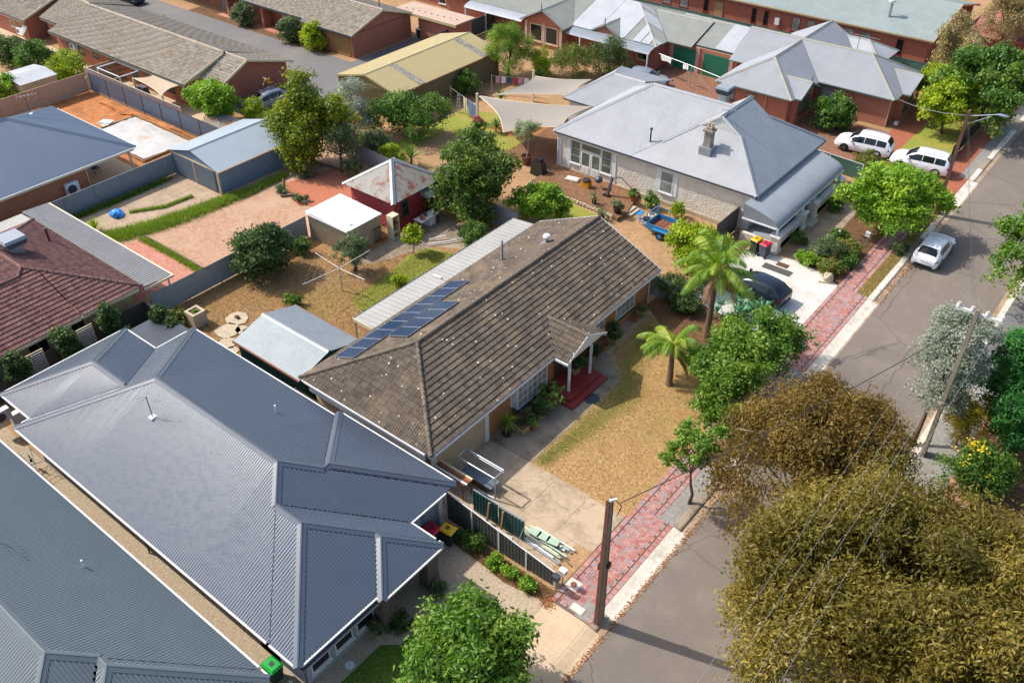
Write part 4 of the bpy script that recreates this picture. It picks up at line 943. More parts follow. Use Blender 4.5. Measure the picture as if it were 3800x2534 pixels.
# chimney
ch = MB().box(-26.75, -26.2, 55.2, 55.75, 4.2, 5.9).build('chimney', plain("sooty_plaster", '8c857c', .9, var=.3, grime=.5), H6)
MB().box(-26.85, -26.1, 55.1, 55.85, 5.9, 6.05).box(-26.7, -26.25, 55.25, 55.7, 6.05, 6.2).build('chimney_cap', M_POLECONC, ch); MB().box(-26.95, -26.0, 55.0, 55.95, 4.2, 4.75).build('flashing', M_STEEL, ch)
for k in (0, 1): MB().lathe([(.1, 0), (.08, .3)], (-26.6+.25*k, 55.47, 6.2), 10).build('chimney_pot', M_STONE, ch)
MB().cyl((-30.9, 54.9, 3.9), (-30.9, 54.9, 5.0), .06, 8).lathe([(.06, 0), (.14, .06), (.1, .14)], (-30.9, 54.9, 4.95), 10).build('flue', M_DARKTRIM, H6)
# garden doors with side windows, corner trims, sash window
W0 = 53.69
window(H6, 'y-', W0, -37.2, -36.25, .95, 2.85, M_WHITE, M_GLASSG, 1, 3, .06, True, M_WHITE, .05); window(H6, 'y-', W0, -34.3, -33.35, .95, 2.85, M_WHITE, M_GLASSG, 1, 3, .06, True, M_WHITE, .05)
window(H6, 'y-', W0, -36.22, -34.33, 2.25, 2.85, M_WHITE, M_GLASSG, 1, 1, .06, False, None, .05, 'fanlight')
for x0 in (-36.2, -35.25):
    dd = window(H6, 'y-', W0, x0, x0+.92, .32, 2.2, M_WHITE, M_GLASSG, 1, 1, .12, False, None, .06, 'french_door'); MB().box(x0+.1, x0+.82, W0-.075, W0-.03, .36, 1.0).build('kick_panel', M_WHITE, dd); MB().box(x0+.12, x0+.42, W0-.085, W0-.07, .45, .9).box(x0+.5, x0+.8, W0-.085, W0-.07, .45, .9).build('raised_panel', M_WHITEW, dd)
for (x0, x1) in ((-38.45, -38.1), (-37.55, -37.24), (-33.32, -32.95), (-22.2, -21.72)): MB().box(x0, x1, W0-.035, W0+.02, 0, 3.0).build('quoin', M_WHITE, H6)
window(H6, 'y-', W0, -29.05, -27.95, 1.05, 2.75, M_WHITE, M_GLASSL, 1, 2, .07, True, M_WHITE, .05); 
for (x0, x1, z0, z1) in ((-29.4, -29.06, .95, 3.0), (-27.94, -27.6, .95, 3.0), (-29.06, -27.94, 2.76, 3.0)): MB().box(x0, x1, W0-.03, W0+.02, z0, z1).build('window_surround', M_WHITE, H6)
downpipe(H6, -38.42, 53.6, 3.1, M_WHITE, 0, (0, -.2)); downpipe(H6, -21.85, 53.6, 3.1, M_WHITE, 0, (.2, -.2))
MB().box(-38.4, -21.75, 53.61, 53.69, -.02, .35).build('plinth', M_STONE, H6)
# bullnose verandah
V, Fc = [], []; prof = [(-21.7, 3.02), (-20.6, 2.78), (-20.0, 2.62), (-19.6, 2.48), (-19.3, 2.32), (-19.12, 2.14), (-19.05, 1.98)]
us, hh = profile('corr', 11.2)
for u, h in zip(us, hh):
    for x, z in prof: V.append((x+h*.4, 52.4+u, z+h))
n = len(prof)
for i in range(len(us)-1):
    for k in range(n-1): Fc.append((i*n+k, i*n+k+1, (i+1)*n+k+1, (i+1)*n+k))
mesh_obj('verandah_roof', V, Fc, M_ROOFGREY2, H6, smooth=True)
V, Fc = [], []; us, hh = profile('corr', 2.6)
for u, h in zip(us, hh):
    x = -21.7+u; zt = np.interp(x, [p[0] for p in prof], [p[1] for p in prof]); V += [(x, 52.4-h, 1.99), (x, 52.42-h, zt)]
for i in range(len(us)-1): Fc.append((2*i, 2*i+2, 2*i+3, 2*i+1))
mesh_obj('verandah_end', V, Fc, M_ROOFGREY2, H6, smooth=True)
MB().box(-19.15, -19.02, 52.35, 63.65, 1.86, 1.98).box(-21.7, -19.15, 52.32, 52.42, 1.9, 1.99).build('verandah_beam', M_WHITE, H6)
MB().box(-21.74, -19.0, 52.6, 63.5, 0, .42).build('verandah_floor', M_GREYPAINT, H6)
for k, yy in enumerate((52.5, 56.6, 58.6, 63.2)):
    p = MB().box(-19.45, -18.85, yy-.1, yy+.5, 0, 1.25).build('verandah_pier', M_RENDER, H6); MB().box(-19.53, -18.77, yy-.18, yy+.58, 1.25, 1.38).build('pier_cap', M_WHITEW, p); MB().box(-19.52, -18.78, yy-.17, yy+.57, 0, .25).build('pier_base', M_WHITEW, p)
    MB().box(-19.22, -19.08, yy+.13, yy+.27, 1.38, 1.9).build('verandah_post', M_WHITE, H6)
    MB().add([(-19.15, yy+.27, 1.88), (-19.15, yy+.65, 1.88), (-19.15, yy+.27, 1.5)], [(0, 1, 2)]).add([(-19.13, yy+.27, 1.88), (-19.13, yy+.65, 1.88), (-19.13, yy+.27, 1.5)], [(2, 1, 0)]).build('bracket', M_WHITE, H6)
for (a, b) in ((53.0, 56.5), (59.1, 63.1)): MB().box(-19.3, -19.0, a, b, 0, .95).build('verandah_wall', M_RENDER, H6); MB().box(-19.36, -18.94, a+.002, b-.002, .952, 1.02).build('coping', M_WHITEW, H6)
MB().box(-21.7, -19.46, 52.5, 52.75, 0, .8).build('verandah_side_wall', M_RENDER, H6); MB().box(-18.98, -18.4, 57.15, 58.45, 0, .25).build('front_step', M_STONE, H6)
window(H6, 'x+', -21.75, 54.6, 55.8, .8, 2.3, M_WHITE, M_GLASS, 1, 2); MB().box(-21.78, -21.7, 57.4, 58.4, .43, 2.5).build('front_door', plain("dark_green_door", '2c3a30', .5), H6)
cooler(-29.2, 62.8, 5.55, 1.15, 'dark grey rooftop cooler behind the villa ridge', M_GREYDARK)
# raised garden terrace by the villa wall
TR = thing('brick_terrace', 'raised brick paved terrace with stone edge beside the cream villa', 'terrace', (-34, 51.8, 0))
MB().prism([(-38.4, 50.1), (-30.9, 49.75), (-29.9, 49.4), (-29.8, 50.5), (-30.7, 53.68), (-38.4, 53.68)], -.05, .3).build('paving', M_PATIOPAVE, TR)
for k in range(26):
    x = -38.3+k*.31; yy = 50.0-.045*k*.31; MB().blob((x, yy, .13), (.2, .14, .2), k, .2, 7, 4).build('edge_stone', M_STONE, TR)
for k in range(2): MB().box(-30.1+.3*k, -29.8+.3*k, 50.6, 51.9, 0, .22-.1*k).build('step', M_STONE, TR)
# ---------------------------------------------------------------- red brick house beyond
H7 = thing('red_brick_house', 'red brick house with pale grey hip roof and two small gable bays', 'house', (-26, 79, 0)); t = .53
r7 = [Rect(-36, -20.35, 77.3, 85.1, 2.65, None, t, t, t), Rect(-34.5, -27.15, 71.8, 88, 2.651, t, t, t, None), Rect(-29, -26.6, 72.45, 76.4, 2.655, None, None, .5, .5), Rect(-23, -19.65, 79.2, 84.3, 2.655, None, None, .4, .4)]
sheet_roof(H7, r7, M_ROOFWHITE2, 'corrbig'); metal_caps(H7, r7, roofmetal("olive_grey_capping", '8f8e82', .45), .17); eave_gutters(H7, r7, plain("grey_green_gutter", '5d6a66', .5))
walls(H7, [(-34, -27.6, 72.2, 84), (-28, -20.75, 77.7, 84.7), (-27.7, -27.05, 72.75, 76.1), (-20.8, -20.2, 79.5, 84.0)], 2.6, M_BRICKRED)
for (x, y0, y1, zt) in ((-26.95, 72.6, 76.25, 3.45), (-20.1, 79.35, 84.15, 3.5)):
    gable(H7, [(x, y0, 2.6), (x, y1, 2.6), (x, (y0+y1)/2, zt)], plain("green_gable_trim", '5f8478', .5), 'bay_gable', (-.06, 0, 0)); MB().bar((x+.25, (y0+y1)/2, zt-.05), (x+.25, (y0+y1)/2, zt+.75), .05).build('finial', M_DARKTRIM, H7)
    f = .35; MB().bar((x+f, y0-.15, 2.62), (x+f, (y0+y1)/2, zt+.1), .04, .12).bar((x+f, y1+.15, 2.62), (x+f, (y0+y1)/2, zt+.1), .04, .12).build('bargeboard', plain("sage_bargeboard", '6f9083', .5), H7)
FR7 = plain("dark_green_frame", '3c4f4a', .5)
window(H7, 'x+', -27.05, 73.3, 74.3, .9, 2.2, FR7, M_GLASSG, 1, 2); window(H7, 'x+', -27.05, 74.6, 75.6, .9, 2.2, FR7, M_GLASSG, 1, 2)
window(H7, 'y-', 77.7, -27.0, -24.9, .85, 2.3, FR7, M_GLASSL, 2, 2, .06); window(H7, 'x+', -20.2, 80.1, 81.2, .8, 2.25, FR7, M_GLASSG, 1, 2); window(H7, 'x+', -20.2, 82.0, 83.1, .8, 2.25, FR7, M_GLASSG, 1, 2)
for x0 in (-33.5, -31.5): window(H7, 'y-', 72.2, x0, x0+.9, 1.2, 2.2, FR7, M_GLASSL, 1, 2)
downpipe(H7, -20.68, 77.62, 2.6, M_TRIM); downpipe(H7, -29.6, 72.13, 2.6, M_TRIM); MB().box(-20.2, -19.9, 78.4, 78.7, .1, .4).build('gas_meter', M_WHITE, H7)
r7b = [Rect(-34, -24.5, 85.4, 90.0, 2.5, .5, .5, .5, .5)]
H7b = thing('pavilion_roof_building', 'small pale hip roofed pavilion behind the red brick house', 'outbuilding', (-29, 87.7, 0)); sheet_roof(H7b, r7b, M_ROOFPATCHW, 'corrbig'); metal_caps(H7b, r7b, M_ROOFPATCH, .17); walls(H7b, [(-33.6, -24.9, 85.8, 89.6)], 2.45, M_BRICKRED)
MB().lathe([(.1, 0), (.1, .25), (.25, .3), (.28, .45), (.1, .6)], (-29.4, 86.6, 3.1), 12).build('roof_vent', M_STEEL, H7b)
# ---------------------------------------------------------------- long brick building at the top
H8 = thing('long_brick_building', 'long red brick building with grey green iron roof along the top edge', 'building', (-50, 99, 0))
r8 = [Rect(-100, -22.1, 92.0, 106.6, 3.35, None, None, .23, .23)]
sheet_roof(H8, r8, M_ROOFTB, 'corrbig'); metal_caps(H8, r8, M_ROOFTB, .2); eave_gutters(H8, r8, M_TRIM, M_TRIM); walls(H8, [(-99.5, -22.6, 92.4, 106.2)], 3.3, M_BRICKDEEP); gable(H8, [(-22.6, 92.4, 3.2), (-22.6, 106.2, 3.2), (-22.6, 99.3, 4.95)], M_BRICKDEEP, th=(-.1, 0, 0))
MB().bar((-22.1, 92.0, 3.3), (-22.1, 99.3, 4.98), .05, .2).bar((-22.1, 106.6, 3.3), (-22.1, 99.3, 4.98), .05, .2).build('bargeboard', M_TRIM, H8)
FR8 = plain("maroon_frame", '6a2f2a', .5)
for (x, w, z0) in ((-36.6, .95, 1.3), (-35.0, .9, 1.3), (-31.0, 1.0, 1.5), (-29.2, 1.0, 1.5), (-25.6, .7, 1.2), (-39.8, .55, 1.2), (-41.2, .55, 1.2), (-50, 1.1, 1.2), (-52.2, 1.1, 1.2), (-47.0, .6, 1.3), (-58, 1.1, 1.3), (-62, 1.1, 1.3)): window(H8, 'y-', 92.4, x, x+w, z0, 2.75, FR8, M_GLASSL if w > .8 else M_GLASS, 1, 2, .06)
MB().box(-45.6, -44.6, 92.33, 92.42, 0, 2.6).build('door', M_TIMBER, H8); MB().box(-38.4, -37.9, 92.15, 92.4, 1.6, 2.3).build('wall_heater', M_WHITE, H8)
v = MB().cyl((-27.6, 94.6, 3.8), (-27.6, 94.6, 5.3), .17, 12).build('roof_vent', M_STEEL, H8); MB().lathe([(.2, 0), (.36, .1), (.36, .3), (.15, .42)], (-27.6, 94.6, 5.3), 14).build('vent_cowl', M_WHITEW, v)
# ---------------------------------------------------------------- row house with the patched roof
H9 = thing('patched_roof_house', 'brick row house with patchwork grey and white roof, two bays and green roller doors', 'house', (-50, 81, 0)); t = .335
r9 = [Rect(-72, -43.2, 76.2, 87.2, 2.55, None, t, t, t), Rect(-47, -40.5, 78.2, 86.4, 2.55, None, None, t, t), Rect(-44, -32, 78.9, 86.8, 2.65, None, t, t, t), Rect(-58.85, -53.2, 74.6, 82, 2.57, .5, .5, None, None), Rect(-51.0, -47.5, 76.19, 79.5, 2.57, .5, .5, None, None)]
sheet_roof(H9, r9, M_ROOFPATCH, 'rib'); metal_caps(H9, r9, M_ROOFPATCH, .17); eave_gutters(H9, r9, FR7)
def patch(ri, side, u0, u1, mat, v1=99):
    r = r9[ri]; us = np.linspace(u0, u1, max(3, int((u1-u0)/.12))); sp, _ = spans(r9, ri, side, us); V, Fc = [], []; prev = None
    for a, u in enumerate(us):
        cur = None
        if sp[a]:
            v0, ve = sp[a][0]; ve = min(ve, v1)
            if ve > v0+.05:
                b = len(V); 
                for vv in (v0, ve): x, y = uv2xy(r, side, u, vv); V.append((x, y, r.ze+r.t[side]*vv+.045+(.02 if a % 2 else 0)))
                cur = b
        if prev is not None and cur is not None: Fc.append((prev, cur, cur+1, prev+1))
        prev = cur
    if Fc: mesh_obj('roof_sheet', V, Fc, mat, H9)
for (u0, u1) in ((18.6, 21.6), (21.64, 25.0), (27.0, 27.9)): patch(0, 'y0', u0, u1, M_ROOFPATCHW)
patch(0, 'y0', 26.0, 26.9, M_ROOFPATCHW, 3.2); patch(0, 'x1', 5.2, 5.5, M_ROOFPATCHW); patch(0, 'x1', .4, 1.1, M_ROOFPATCHW); patch(0, 'x1', 3.0, 4.6, M_ROOFPATCHW)
patch(2, 'y0', 5.6, 7.8, M_ROOFPATCHW); patch(2, 'y0', 7.9, 8.3, M_ROOFPATCH); patch(2, 'y0', 8.7, 9.5, M_ROOFPATCHD); patch(2, 'y0', 9.6, 12, M_ROOFPATCHW)
walls(H9, [(-71, -43.6, 76.6, 86.5), (-43.7, -35.8, 78.7, 86), (-58.4, -53.6, 75.0, 77)], 2.5, M_BRICKRED)
gable(H9, [(-58.5, 74.95, 2.5), (-53.5, 74.95, 2.5), (-56.02, 74.95, 3.8)], M_BRICKRED, 'bay_gable', (0, .08, 0)); gable(H9, [(-50.8, 76.3, 2.5), (-47.7, 76.3, 2.5), (-49.25, 76.3, 3.3)], M_BRICKRED, 'bay_gable', (0, .08, 0))
for (x, zt, hw, yy) in ((-56.02, 3.95, 2.85, 74.6), (-49.25, 3.45, 1.8, 76.15)):
    MB().bar((x-hw, yy, 2.52), (x, yy, zt), .05, .15).bar((x+hw, yy, 2.52), (x, yy, zt), .05, .15).build('bargeboard', M_ROOFPATCH, H9); MB().bar((x, yy-.02, zt-.6), (x, yy-.02, zt+.7), .06).build('finial', M_DARKTRIM, H9)
for x0 in (-57.8, -55.8): window(H9, 'y-', 75.0, x0, x0+1.6, .55, 2.3, M_TRIM, M_GLASS, 1, 1, .1)
for x0 in (-58.45, -56.15, -53.95): MB().box(x0, x0+.3, 74.94, 75.0, 0, 2.5).build('quoin', plain("beige_quoin", 'b3a08e', .8), H9)
V, Fc = [], []; prof = [(76.5, 2.6), (75.7, 2.45), (75.2, 2.3), (74.95, 2.1)]
us, hh = profile('corrbig', 10)
for u, h in zip(us, hh):
    for yy, z in prof: V.append((-53.3+u, yy, z+h))
for i in range(len(us)-1):
    for k in range(3): Fc.append((i*4+k, i*4+k+1, (i+1)*4+k+1, (i+1)*4+k))
mesh_obj('verandah_roof', V, Fc, M_ROOFGREY2, H9, smooth=True)
for xx in (-43.5, -47.5, -51.5): MB().box(xx, xx+.12, 74.95, 75.07, 0, 2.15).build('verandah_post', M_WHITE, H9)
V, Fc = [], []; us, hh = profile('corrbig', 8)
for u, h in zip(us, hh):
    for yy, z in prof: V.append((-67+u, yy, z+h))
for i in range(len(us)-1):
    for k in range(3): Fc.append((i*4+k, i*4+k+1, (i+1)*4+k+1, (i+1)*4+k))
mesh_obj('verandah_roof', V, Fc, M_ROOFPATCHW, H9, smooth=True); MB().box(-66.9, -66.78, 75, 75.1, 0, 2.15).box(-64, -63.88, 75, 75.1, 0, 2.15).build('verandah_post', M_WHITE, H9)
roller_door(H9, 'y-', 78.7, -42.6, -40.2, 0.02, 2.15, M_GREENDOOR, 16); roller_door(H9, 'y-', 78.68, -39.3, -36.6, 0.02, 2.15, M_GREENDOOR, 16)
for x0 in (-43.1, -40.15, -36.55): MB().box(x0, x0+.4, 78.62, 78.7, 0, 2.5).build('garage_pier', plain("pinkish_quoin", 'b08d7d', .8), H9)
window(H9, 'y-', 76.6, -45.6, -44.4, .8, 2.1, M_TRIM, M_GLASS, 2, 1); window(H9, 'y-', 76.6, -48.9, -47.9, .8, 2.1, M_TRIM, M_GLASS, 1, 2)
# ---------------------------------------------------------------- brick units, top left
H10 = thing('brick_unit_block', 'long red brick unit block with beige tiled roof, top left', 'unit block', (-82, 47, 0))
r10 = [Rect(-94.6, -71.55, 42.1, 52.1, 2.35, None, None, .337, .31), Rect(-71.6, -68.5, 43.9, 52.1, 2.4, None, None, .45, .285), Rect(-99.2, -94.55, 43.7, 52.1, 2.45, None, None, .42, .3)]
tile_roof(H10, r10, M_TILEGREY, M_CAPGREY, 300); eave_gutters(H10, r10, M_DARKTRIM, M_CREAM)
walls(H10, [(-94.3, -71.9, 42.6, 51.7), (-71.9, -69.0, 44.4, 51.7), (-99, -94.3, 44.2, 51.7)], 2.3, M_BRICKRED)
gable(H10, [(-69.0, 44.4, 2.3), (-69.0, 51.7, 2.3), (-69.0, 47.1, 3.75)], M_BRICKRED, th=(-.1, 0, 0)); gable(H10, [(-71.75, 42.6, 2.3), (-71.75, 51, 2.3), (-71.75, 46.85, 3.8)], M_CREAM, th=(-.1, 0, 0))
for x, ya, yb, za, yr, zr_ in ((-68.45, 43.9, 52.1, 2.37, 47.1, 3.83), (-71.5, 42.1, 46.84, 2.32, 46.84, 3.9)):
    m = MB().bar((x, ya, za), (x, yr, zr_), .05, .2)
    if yb > yr: m.bar((x, yb, za), (x, yr, zr_), .05, .2)
    m.build('bargeboard', M_CREAM, H10)
for (x0, w, z0) in ((-92.4, 1.0, .3), (-90.2, .9, 1.0), (-87.5, .8, 1.2), (-84.6, .9, .2), (-80.8, 1.0, .3), (-78.2, 1.0, 1.0), (-75.2, 1.2, .8)): window(H10, 'y-', 42.6, x0, x0+w, z0, 2.05, plain("brown_window_frame", '5d4a40', .6) if 'brown_window_frame' not in MATS else MATS['brown_window_frame'], M_GLASSG, 1, 2, .06, z0 > .5)
MB().cyl((-70.3, 45.3, 2.9), (-70.3, 45.3, 4.2), .06, 8).build('flue', M_STEEL, H10)
H11 = thing('far_unit_block', 'beige tiled brick unit block at the top left corner', 'unit block', (-112, 47, 0))
r11 = [Rect(-130, -99.9, 42.1, 52.1, 2.35, None, None, .337, .31)]
tile_roof(H11, r11, M_TILEGREY, M_CAPGREY, 300); walls(H11, [(-129.5, -100.4, 42.6, 51.7)], 2.3, M_BRICKRED); gable(H11, [(-100.4, 42.6, 2.3), (-100.4, 51.7, 2.3), (-100.4, 46.84, 3.8)], M_BRICKRED, th=(-.1, 0, 0)); eave_gutters(H11, r11, M_DARKTRIM, M_CREAM)
MB().bar((-99.85, 42.1, 2.32), (-99.85, 46.84, 3.9), .05, .2).bar((-99.85, 52.1, 2.32), (-99.85, 46.84, 3.9), .05, .2).build('bargeboard', M_CREAM, H11)
for x0 in (-101.8, -104, -107.5): window(H11, 'y-', 42.6, x0, x0+.9, .9, 2.05, M_CREAM, M_GLASS, 1, 2)
H12 = thing('garage_unit_block', 'brick unit block with brown garage door facing the asphalt driveway', 'unit block', (-90, 65, 0))
r12 = [Rect(-76.6, -68.95, 60.0, 69.4, 2.45, None, None, .31, .31), Rect(-120, -76.5, 60.6, 69.4, 2.5, None, None, .32, .32)]
tile_roof(H12, r12, M_TILEGREY, M_CAPGREY, 300); eave_gutters(H12, r12, M_DARKTRIM, plain("brown_fascia", '57453a', .6))
walls(H12, [(-76, -69.35, 60.5, 69.0)], 2.4, M_BRICKRED); walls(H12, [(-120, -76, 62.3, 69)], 2.45, M_BRICKRED); gable(H12, [(-69.35, 60.5, 2.35), (-69.35, 69.0, 2.35), (-69.35, 64.7, 3.78)], M_BRICKRED, th=(-.1, 0, 0))
MB().bar((-68.95, 60.0, 2.42), (-68.95, 64.7, 3.88), .05, .2).bar((-68.95, 69.4, 2.42), (-68.95, 64.7, 3.88), .05, .2).build('bargeboard', M_CREAM, H12)
roller_door(H12, 'y-', 60.48, -72.5, -69.7, 0.02, 2.1, M_BROWNDOOR, 14); roller_door(H12, 'y-', 62.28, -93.4, -90.9, 0.02, 2.2, M_GREYDOOR, 14)
for (x0, x1) in ((-89.6, -87.4), (-82.6, -80.0), (-98, -96)):
    window(H12, 'y-', 62.3, x0, x1, .5, 2.25, M_DARKTRIM, plain("cream_blind", 'c9bb98', .7) if 'cream_blind' not in MATS else MATS['cream_blind'], 1, 1, .07)
for x0 in (-90.6, -84.4, -79.2, -76.4): MB().box(x0, x0+.4, 60.9, 62.3, 0, 2.42).build('brick_pier', M_BRICKRED, H12)
MB().box(-73.6, -73.0, 64.2, 64.9, 3.72, 3.76).build('skylight', M_GLASSL, H12)
MB().cyl((-71.2, 66.4, 3.3), (-71.2, 66.4, 6.5), .06, 6).build('mast', plain("maroon_mast", '4a2a26', .6), H12)
H13 = thing('flat_roof_carport', 'low brick building with flat beige roof near the top edge', 'outbuilding', (-67, 70.2, 0)); MB().box(-71.6, -62.6, 68.7, 71.8, 2.5, 2.62).build('roof', M_ROOFBEIGE, H13); walls(H13, [(-68.2, -62.9, 69.0, 71.5)], 2.5, M_BRICKRED); MB().box(-71.6, -62.55, 68.62, 68.7, 2.36, 2.64).build('fascia', M_TRIM, H13)
for k in range(9): MB().box(-70.5+k*.85, -70.35+k*.85, 69.6+.05*k, 69.75+.05*k, 2.62, 2.66).build('vent', M_DARKTRIM, H13)
H14 = thing('top_edge_house', 'red brick house with galvanised roof partly cut by the top edge', 'house', (-72, 84, 0)); walls(H14, [(-84, -66.2, 78.5, 88)], 2.6, M_BRICKRED); rt = [Rect(-84.5, -65.8, 78.0, 88.5, 2.6, None, .4, .4, .4)]; sheet_roof(H14, rt, M_ROOFGALV, 'corrbig'); eave_gutters(H14, rt, M_WHITE)
for x0 in (-74, -71.4, -68.6): window(H14, 'y-', 78.5, x0, x0+1.1, .4, 2.2, M_WHITE, M_GLASS, 1, 2)
H15 = thing('brown_corner_house', 'brown walled house half hidden by tan trees in the top right corner', 'house', (-14, 108, 0)); walls(H15, [(-20.5, -9, 98, 112)], 3.0, M_BRICKDEEP); rt = [Rect(-21.2, -8.4, 97.4, 112.6, 3.0, .5, .5, .5, .5)]; sheet_roof(H15, rt, roofmetal("rust_red_roof", '8a4f40', .5), 'corrbig')
# ---------------------------------------------------------------- fences
def fence(name, label, a, b, h0, h1, mat, postmat, panel=2.35, kind='rib', cap=True, plinth=None, group=None, post=True, z0=0.0):
    o = thing(name, label, 'fence', ((a[0]+b[0])/2, (a[1]+b[1])/2, 0), group=group)
    A, B = np.array(a, float), np.array(b, float); L = np.linalg.norm(B-A); d = (B-A)/L; nrm = np.array((-d[1], d[0])); n = max(1, int(round(L/panel))); l = L/n
    for k in range(n+1):
        if post:
            p = A+d*(l*k); h = h0+(h1-h0)*k/n; s = .035; P = [p+d*i*s+nrm*j*s for i, j in ((-1, -1), (1, -1), (1, 1), (-1, 1))]
            MB().prism([tuple(q) for q in P], -.02, z0+h+.03).build('post', postmat, o)
    for k in range(n):
        if kind == 'pale':
            m = int(l/.11)
            for j in range(m):
                q = A+d*(l*k+j*l/m+.01); q2 = q+d*(l/m-.012); hh = h0+(h1-h0)*(k+.5)/n+random.uniform(-.02, .02); off = nrm*random.uniform(-.006, .006)
                P = [q+off, q2+off, q2+off+nrm*.018, q+off+nrm*.018]; MB().prism([tuple(x) for x in P], .02, hh).build('paling', mat, o)
            continue
        us, hh = profile('rib' if kind == 'rib' else 'corrbig', l-.05); V, Fc = [], []
        for u, q in zip(us, hh):
            p = A+d*(l*k+.025+u)+nrm*(q*.8); f = (k+u/l)/n; V += [(p[0], p[1], z0+.03), (p[0], p[1], z0+h0+(h1-h0)*f)]
        for i in range(len(us)-1): Fc.append((2*i, 2*i+2, 2*i+3, 2*i+1))
        pn = mesh_obj('panel', V, Fc, mat, o, smooth=(kind != 'rib'))
        if cap:
            p, q = A+d*(l*k+.04), A+d*(l*(k+1)-.04); MB().bar((p[0], p[1], z0+h0+(h1-h0)*k/n), (q[0], q[1], z0+h0+(h1-h0)*(k+1)/n), .05, .04).build('rail', postmat, pn)
        if plinth:
            p, q = A+d*(l*k+.04), A+d*(l*(k+1)-.04); MB().bar((p[0], p[1], .1), (q[0], q[1], .1), .05, .2).build('plinth', plinth, pn)
    return o
fence('sheet_fence', 'charcoal sheet fence stepping down to the street beside the pebble drive', (-20.6, 20.62), (-14.25, 20.68), 1.95, 1.0, M_FENCEDARK, M_WHITEW, 1.6)
fence('corrugated_fence', 'pale grey corrugated fence between the back yard and the bare lot', (-45.95, 21.6), (-45.95, 33.95), 1.65, 1.65, M_FENCEGREY, M_FENCEGREY, 2.6, 'corr', False)
fence('sheet_fence', 'dark fence behind the columnar pear trees along the maroon tiled house', (-45.5, -4), (-45.5, 20.85), 1.75, 1.75, M_FENCEDARK, M_FENCEDARK)
fence('sheet_fence', 'short dark fence across the courtyard corner near the stone planter', (-45.4, 20.85), (-40.9, 20.85), 1.75, 1.75, M_FENCEDARK, M_DARKTRIM)
fence('paling_fence', 'brown paling fence squeezed between the charcoal and tiled houses', (-32.0, 21.25), (-23.2, 21.25), 1.75, 1.75, M_PALING, M_PALING, 2.4, 'pale', False)
fence('corrugated_fence', 'galvanised fence continuing behind the teal walled shed', (-40.9, 21.1), (-37.7, 21.1), 1.7, 1.7, M_FENCEGREY, M_FENCEGREY, 2.4, 'corr', False)
fence('sheet_fence', 'blue grey fence between the new brick house and the concrete slab', (-61.75, 18), (-61.75, 34.0), 1.65, 1.65, M_FENCEBLUE, M_FENCEBLUE)
fence('sheet_fence', 'tall beige fence behind the building site', (-82.6, 18), (-82.6, 38.75), 1.8, 1.8, M_FENCEBEIGE, M_FENCEBEIGE)
fence('sheet_fence', 'old blue iron fence with rusty posts along the building site', (-82.2, 39.0), (-62.4, 39.0), 1.7, 1.7, M_FENCEOLD, M_RUSTPOST, 2.7, 'corr', True, M_TIMBER, z0=.15)
fence('sheet_fence', 'pinkish fence standing just behind the old blue iron fence', (-83.4, 39.35), (-68.2, 39.35), 2.05, 2.05, plain("pinkish_fence_sheet", 'b39c98', .5), M_CREAM)
fence('sheet_fence', 'green ribbed fence in front of the long brick building', (-62, 90.4), (-21.6, 90.4), 1.7, 1.7, M_FENCEGREEN, M_FENCEGREEN, 2.4)
fence('picket_fence', 'pale corrugated fence between the villa verandah and the white cars', (-24.0, 66.9), (-18.6, 66.8), 1.45, 1.3, M_FENCEGREEN, M_WHITEW, 2.2, 'corr')
fence('corrugated_fence', 'short pale iron fence off the corner of the tiled house', (-24.2, 42.9), (-20.6, 43.0), 1.6, 1.5, M_FENCEGREY, M_FENCEGREY, 2.0, 'corr', False)
fence('sheet_fence', 'dark green fence in front of the flat roofed building', (-64.0, 66.5), (-64.0, 79), 1.8, 1.8, M_FENCEDARK, M_FENCEDARK)
fence('side_gate', 'tall charcoal panel gate beside the villa wall', (-22.6, 53.7), (-22.6, 50.6), 1.9, 1.9, M_FENCEDARK, M_DARKTRIM, 3.2)
fence('corrugated_fence', 'weathered iron fence under the trees behind the red outbuilding', (-52.0, 44.4), (-34.6, 43.6), 1.6, 1.6, M_FENCEGREY, M_FENCEGREY, 2.4, 'corr', False)
fence('sheet_fence', 'dark narrow side fence between the two grey roofed houses', (-44, 9.35), (-20.2, 9.35), 1.75, 1.7, M_FENCEDARK, M_WHITEW, 2.4)
fence('mesh_fence', 'black front fence beside the shaded footpath of the red brick house', (-14.15, 74.6), (-14.15, 92), 1.3, 1.3, M_BLACK, M_BLACK, 2.4, 'rib', True)
fence('sheet_fence', 'brown pen fence below the second unit courtyard', (-98.6, 40.2), (-91.0, 40.2), 1.7, 1.7, plain("dark_brown_sheet", '4f4038', .6), M_TRIM)
fence('sheet_fence', 'cream courtyard divider with creeper beside the small pergola', (-83.6, 39.6), (-83.6, 42.5), 1.8, 1.8, M_FENCEBEIGE, M_FENCEBEIGE)
